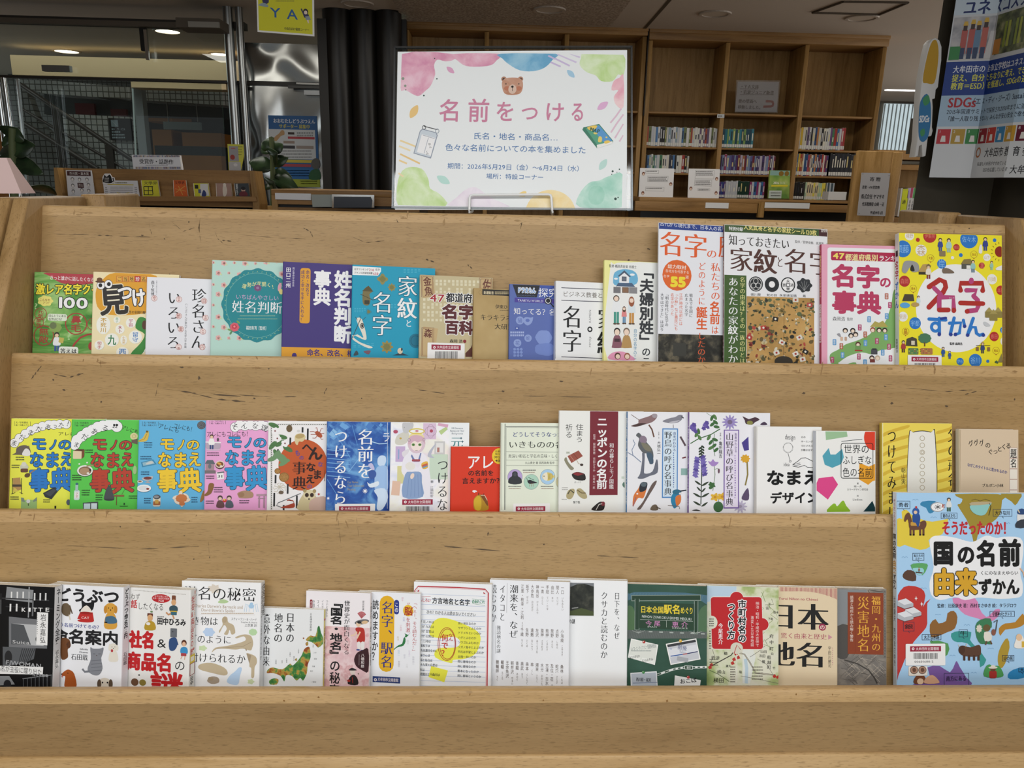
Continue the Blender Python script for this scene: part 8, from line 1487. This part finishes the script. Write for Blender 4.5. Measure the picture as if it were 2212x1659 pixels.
# bright window and garden seen between the columns
t = MB();pb(t,CU,860,370,1330,1036,7.4,.02,NM('garden_glass',[(.35,'3f5a48'),(.55,'8fb09a'),(.7,'d8e8e4')],(1,1,1),3.2,3));
m_ = MATS['garden_glass'];b_ = m_.node_tree.nodes['Principled BSDF'];cr = [n for n in m_.node_tree.nodes if n.type == 'VALTORGB'][0];m_.node_tree.links.new(cr.outputs[0],b_.inputs['Emission Color']);b_.inputs['Emission Strength'].default_value = .9
t.build('window_3',kind='structure')
t = MB();pb(t,CU,860,1036,1330,1210,7.3,.1,M('5c5064',.6));tag(t.build('padded_bench'),'dull purple seat back under the garden window','seat');t = MB();pb(t,CU,860,1200,1330,1420,7.25,.1,M('a08c7a',.6));tag(t.build('low_wall_panel'),'beige low panel below the purple seat back','panel')
# hanging yellow sign
hs = thing('hanging_sign','yellow hanging sign lettered YA under the ceiling','sign',Vector((0,0,0)))
t = MB();pp(t,CU,[(192,-130),(640,-120),(645,283),(203,248)],2.6,.004,M('e8e8e4'));f = pf(t,2.6,CU);f.poly([(204,-120),(628,-112),(632,268),(214,236)],'d3cf1e');f.txt('Y',302,42,390,148,'2a5f9a',off=.014,tilt=2);f.txt('A',432,55,522,162,'2a5f9a',off=.014,tilt=2);f.txt('中高生向け図書コーナー',412,216,606,240,'2a2a20',off=.02,tilt=2);f.lines(345,4,490,1,10,8,'8a8a3a')
f.blob([(240,-20),(280,-30),(290,20),(250,30)],'33305a',3);f.blob([(210,38),(250,22),(285,40),(280,56),(225,45)],'8fa0a8',3);f.ell(578,92,20,24,'2a2220');f.ell(578,98,13,15,'e8d4c0');f.blob([(555,105),(540,72),(550,70),(570,112),(600,112),(600,135),(570,138)],'33305a',3);f.poly([(575,128),(605,124),(620,155),(580,156)],'8f9aa0');f.line([(598,156),(602,182)],7,'e8d4c0');f.line([(590,156),(598,178)],6,'e8d4c0');t.build('board',hs)
t = MB();p_,q_ = at(562,-20,2.602),at(668,-20,2.602);[t.tube([Vector((p.x,2.602,p.z)),Vector((p.x,2.602,CEIL))],.002,M('8a8a88'),6) for p in (p_,q_)];t.build('hanging_wire',hs)
# tilted award display at left
YT = 3.3
td = thing('tilted_display','low tilted wooden display of award-winning books at the left','display shelf',Vector((0,0,0)))
t = MB();pp(t,CS,[(440,1310),(1960,1330),(2030,1760),(490,1760)],YT,.03,WD);t.build('board',td)
t = MB();pp(t,CS,[(418,1306),(445,1306),(486,1500),(486,1800),(455,1800)],YT - .05,.12,WDV);t.build('end_panel',td);t = MB();pp(t,CS,[(1945,1330),(1978,1332),(2022,1592),(2022,1800),(1990,1800)],YT - .05,.12,WDV);t.build('end_panel',td)
t = MB();pp(t,CS,[(470,1528),(1990,1532),(2000,1570),(475,1565)],YT - .06,.02,WD);t.build('front_lip',td);t = MB();a_,c_ = at(140,440,YT),at(545,440,YT);t.box(a_.x,c_.x,YT,YT + .3,0,a_.z,WDV);t.build('base',td)
K2 = '2a2a2c'
def prize(f):
    f.poly([(520,1332),(705,1336),(708,1372),(524,1368)],'4a2a2c');f.txt('芥川賞・直木賞',540,1340,692,1364,'e0dcd8',off=.01)
    for x,y in ((565,1395),(620,1398),(678,1398),(690,1440),(568,1445),(638,1480),(692,1485),(572,1490)): f.ell(x,y,13,14,'6a6a6c');f.ell(x,y + 3,9,10,'e4e2e0');f.blob([(x - 16,y + 26),(x,y + 14),(x + 16,y + 26)],'c9cacc',2)
    f.rect(606,1425,652,1465,'4a2a2c');f.txt('芥川',612,1430,646,1460,'e0dcd8')
card('prize_sheet','white sheet with dark red heading and small portraits on the tilted display','notice',CS,[(512,1325),(712,1328),(741,1530),(530,1526)],YT - .02,0,prize,.004,'d8dadf')
def sched(f): f.rect(838,1435,1040,1441,'c8b83a');f.lines(860,1455,1040,4,14,6,'8a8a90');f.line([(910,1500),(960,1512),(1010,1500)],5,'c8b83a');f.lines(820,1460,840,4,14,6,'5a5a60');f.lines(1050,1460,1070,4,14,6,'5a5a60');f.lines(900,1420,1000,1,10,8,'6a6a40')
card('timetable_sheet','white printed list with yellow lines on the tilted display','notice',CS,[(800,1405),(1070,1408),(1088,1530),(815,1530)],YT - .02,0,sched,.004,'d6d8de')
def cat(f): f.blob([(805,1420),(808,1385),(815,1362),(830,1378),(855,1360),(868,1385),(870,1425)],'1c1c1e',3);f.line([(868,1420),(885,1410),(880,1385)],8,'1c1c1e');f.lines(815,1385,855,3,14,7,'d8d8d8')
card('cat_badge','black cat shaped badge with white edge on the printed list','badge',CS,[(798,1380),(815,1352),(855,1352),(870,1378),(890,1385),(895,1412),(875,1434),(800,1432)],YT - .03,0,cat,.004,'e2e3e6')
def cov(lab,pts,base,draw): 
    r = thing('book',lab,'book',Vector((0,0,0)),'books on the tilted display');a = MB();pp(a,CS,pts,YT - .028,.002,M(base));f = pf(a,YT - .028,CS);draw(f);a.build('cover',r);a = MB();pp(a,CS,[(x - 4 * (i in (0,3)),y) for i,(x,y) in enumerate(pts)],YT - .0255,.012,PAGE);a.build('page_block',r)
def d1(f): f.txt('文學界',1120,1412,1225,1440,'3a3a30',off=.01);f.frm(1120,1450,1192,1520,6,'26281c');f.line([(1122,1485),(1190,1485)],5,'26281c');f.line([(1156,1452),(1156,1520)],5,'26281c')
def d2(f): f.txt('文學界',1360,1410,1440,1438,'4a2014',off=.01);f.line([(1370,1500),(1440,1450)],5,'d8a050');f.line([(1390,1450),(1425,1520)],5,'d8a050');f.line([(1365,1470),(1450,1490)],4,'d8a050')
def d3(f): f.poly([(1560,1432),(1618,1432),(1630,1525),(1560,1525)],'d8dadc');f.blob([(1572,1528),(1585,1480),(1605,1500),(1605,1528)],'33407a',3);f.rect(1545,1475,1566,1505,'4a5a8a');f.rect(1518,1440,1545,1470,'2a2a20')
def d4(f): f.blob([(1740,1525),(1735,1460),(1750,1430),(1765,1460),(1770,1490),(1760,1525)],'d8d0c4',3);f.ell(1750,1440,12,14,'e0d8cc')
def d5(f): f.ell(1895,1478,16,18,'c8a898');f.ell(1895,1468,18,14,'1e1c20');f.blob([(1865,1525),(1875,1495),(1915,1492),(1930,1525)],'6a2a34',3);f.txt('勝手',1838,1430,1856,1520,'c8d0d4',1,.02)
cov('yellow magazine with black lattice drawing on the tilted display',[(1102,1405),(1225,1405),(1245,1530),(1116,1530)],'d2cf3a',d1);cov('orange red magazine with a thick white side on the tilted display',[(1352,1405),(1445,1405),(1462,1530),(1358,1530)],'d0622a',d2);cov('small yellow and white book with blue figure',[(1508,1428),(1620,1428),(1635,1530),(1518,1530)],'d2d23a',d3);cov('small dusty pink book with pale figure',[(1685,1428),(1795,1428),(1808,1530),(1690,1530)],'a88a80',d4);cov('small dark book at the right end of the tilted display',[(1826,1430),(1935,1428),(1946,1530),(1840,1530)],'3a4248',d5)
def awd(f):
    f.txt('受賞作・話題作',1085,1238,1352,1280,K2,off=.02);f.lines(1135,1285,1310,1,10,6,'9a9aa0')
    rnd = random.Random(2)
    for i in range(44): f.rect(1040 + i * 8.2,1208 + rnd.uniform(0,5),1046 + i * 8.2,1224,rnd.choice(['6a4a44','4a5a7a','a89a7a','7a6a8a','b8b0a8']));f.rect(1058 + i * 8.0,1300,1064 + i * 8.0,1316,rnd.choice(['6a4a44','4a5a7a','a89a7a','7a6a8a','b8b0a8']));f.h -= 2 * f.step
card('title_sign','white award sign with row of tiny books standing on the tilted display','sign',CS,[(1025,1205),(1398,1210),(1416,1322),(1040,1320)],YT + .005,0,awd,.02,'dcdee4')
def lfl(f): f.rect(1786,1140,1858,1258,'9a9a9e');f.ell(1812,1225,18,20,'9a3a34');f.lines(1800,1152,1840,1,10,8,'b04a44');f.rect(1784,1262,1876,1328,'b4b6b8');f.ell(1835,1285,16,12,'d0d2d4');f.lines(1858,1140,1892,4,20,8,'8a8a3a')
card('leaflet','yellow and grey leaflet propped behind the right end of the tilted display','leaflet',CS,[(1772,1122),(1895,1126),(1900,1215),(1876,1330),(1782,1326)],YT + .04,0,lfl,.004,'c9c94a')
for i,(x0,x1,y) in enumerate(((655,736,1545),(800,975,1542))):
    t = MB();pb(t,CS,x0,y,x1,y + 25,YT - .068,.006,M('d8d4d4'));f = pf(t,YT - .068,CS);f.rect(x0 + 6,y + 5,x1 - 6,y + 24,'5a2226');f.rect(x0 + 30,y + 14,x1 - 30,y + 24,'1e1416');tag(t.build('shelf_tag'),('short' if i == 0 else 'long') + ' white tag with dark red strip under the tilted display','label')
# low cabinet in the middle with label strip and tablet
YM = 3.0
mc_ = thing('low_cabinet','low pale wood cabinet between the plant and the poster','cabinet',Vector((0,0,0)))
x0,x1 = at(586,430,YM).x,at(905,430,YM).x;zt_ = at(720,411,YM).z
t = MB();t.box(x0,x1,YM,YM + .45,zt_ - .022,zt_,WD);t.build('top',mc_,bevel=.003);t = MB();t.box(x0,x0 + .022,YM + .004,YM + .45,0,zt_ - .022,WDV);t.build('side',mc_);t = MB();t.box(x0 + .022,x1,YM + .005,YM + .02,zt_ - .055,zt_ - .022,WD);t.build('rail',mc_);t = MB();t.box(x0 + .022,x1,YM + .02,YM + .44,0,zt_ - .05,BLK);t.build('carcass',mc_);t = MB();t.box(x0 + .022,x1,YM + .005,YM + .02,zt_ - .075,zt_ - .066,WD);t.build('lower_rail',mc_)
t = MB();pb(t,CU,340,1506,620,1556,YM - .003,.003,M('dfe2e6'));tag(t.build('label_strip'),'long white label strip on the middle low cabinet','label')
t = MB();pp(t,CU,[(622,1515),(785,1516),(785,1612),(632,1612)],YM - .03,.004,M('9aa29e',.3));tag(t.build('grey_card'),'grey plastic card left of the framed dark screen','card')
tb = thing('framed_screen','dark screen in a silver frame propped by the middle cabinet','frame',Vector((0,0,0)))
t = MB();pp(t,CU,[(782,1514),(1112,1520),(1112,1618),(782,1618)],YM - .05,.012,CHR);t.build('frame',tb);t = MB();pp(t,CU,[(797,1532),(1085,1534),(1098,1560),(1092,1618),(797,1618)],YM - .0515,.002,M('3a3f48',.25));t.build('screen',tb)
# plants
LEAF = NM('rubber_leaf',[(.4,'1c2a1a'),(.6,'2c3f26')],(1,1,1),20,2,rough=.3);STEM = M('4f5a3a',.6)
def plant(label,c,Y,stem,leaves,pot_x):
    r = thing('rubber_plant',label,'plant',Vector((0,0,0)));a = MB();P = [at(c[0] + x / c[2],c[1] + y / c[2],Y) for x,y in stem];a.tube(P,.012,STEM,8);a.build('stem',r,smooth=True)
    for (x0,y0),(x1,y1),w,dy in leaves:
        p,q = at(c[0] + x0 / c[2],c[1] + y0 / c[2],Y),at(c[0] + x1 / c[2],c[1] + y1 / c[2],Y + dy);d = q - p;L = d.length;d.normalize();s = d.cross(Vector((0,-1,.3))).normalized();up_ = s.cross(d).normalized();a = MB();n = 10;V = []
        for i in range(n + 1):
            u_ = i / n;hw = w * math.sin(math.pi * min(1,u_ ** .8 * .97 + .02)) ** .8;b0 = p + d * (L * u_) - Vector((0,0,1)) * (.12 * L * u_ * u_);V += [b0 + s * hw + up_ * hw * .3,b0,b0 - s * hw + up_ * hw * .3]
        a.add(V,[(3 * i + k,3 * i + k + 1,3 * i + k + 4,3 * i + k + 3) for i in range(n) for k in (0,1)],LEAF);o = a.build('leaf',r,smooth=True);sm = o.modifiers.new('thickness','SOLIDIFY');sm.thickness = .0015
    b0 = P[-1];a = MB();n = 20
    ci = lambda rr,z: [(b0.x + rr * math.cos(2 * math.pi * i / n),b0.y + rr * math.sin(2 * math.pi * i / n),z) for i in range(n)]
    a.add(ci(.11,0) + ci(.15,.3) + ci(.135,.3) + ci(.13,.26),[(k * n + i,k * n + (i + 1) % n,(k + 1) * n + (i + 1) % n,(k + 1) * n + i) for k in range(3) for i in range(n)] + [tuple(range(n))[::-1],tuple(range(3 * n,4 * n))],M('5a4a40'));a.build('pot',r,smooth=True)
    a = MB();a.tube([b0,Vector((b0.x,b0.y,.25))],.012,STEM,8);a.build('lower_stem',r,smooth=True)
plant('dark leaved rubber plant in front of the steel door',CU,3.75,[(312,1070),(318,1180),(322,1350),(320,1700)],
      [((315,1150),(236,1096),.035,0),((318,1190),(236,1132),.03,.05),((318,1180),(400,1108),.035,0),((320,1240),(358,1170),.045,-.05),((320,1320),(138,1236),.04,.02),((322,1290),(442,1208),.03,0),((322,1350),(472,1368),.03,.03),((322,1380),(525,1450),.035,-.02),((322,1460),(330,1395),.05,-.06),((320,1470),(280,1420),.03,.02),((314,1090),(312,1060),.012,0),((320,1420),(440,1440),.03,.05)],312)
plant('rubber plant at the left edge behind the pink tent card',CS,2.6,[(100,1000),(98,1150),(110,1330),(112,1700)],
      [((98,1090),(140,985),.045,0),((98,1100),(30,1062),.03,0),((100,1190),(272,1105),.035,0),((105,1210),(-10,1180),.03,.05),((110,1265),(338,1325),.028,-.03),((110,1290),(0,1200),.03,.02),((112,1500),(430,1440),.04,.3)],100)
for k_,b_ in B.items():
    if b_.f.h > .0014: print('PRINTH',k_,b_.f.h)
for b_ in B.values(): b_.done()
bpy.data.objects.remove(fo)
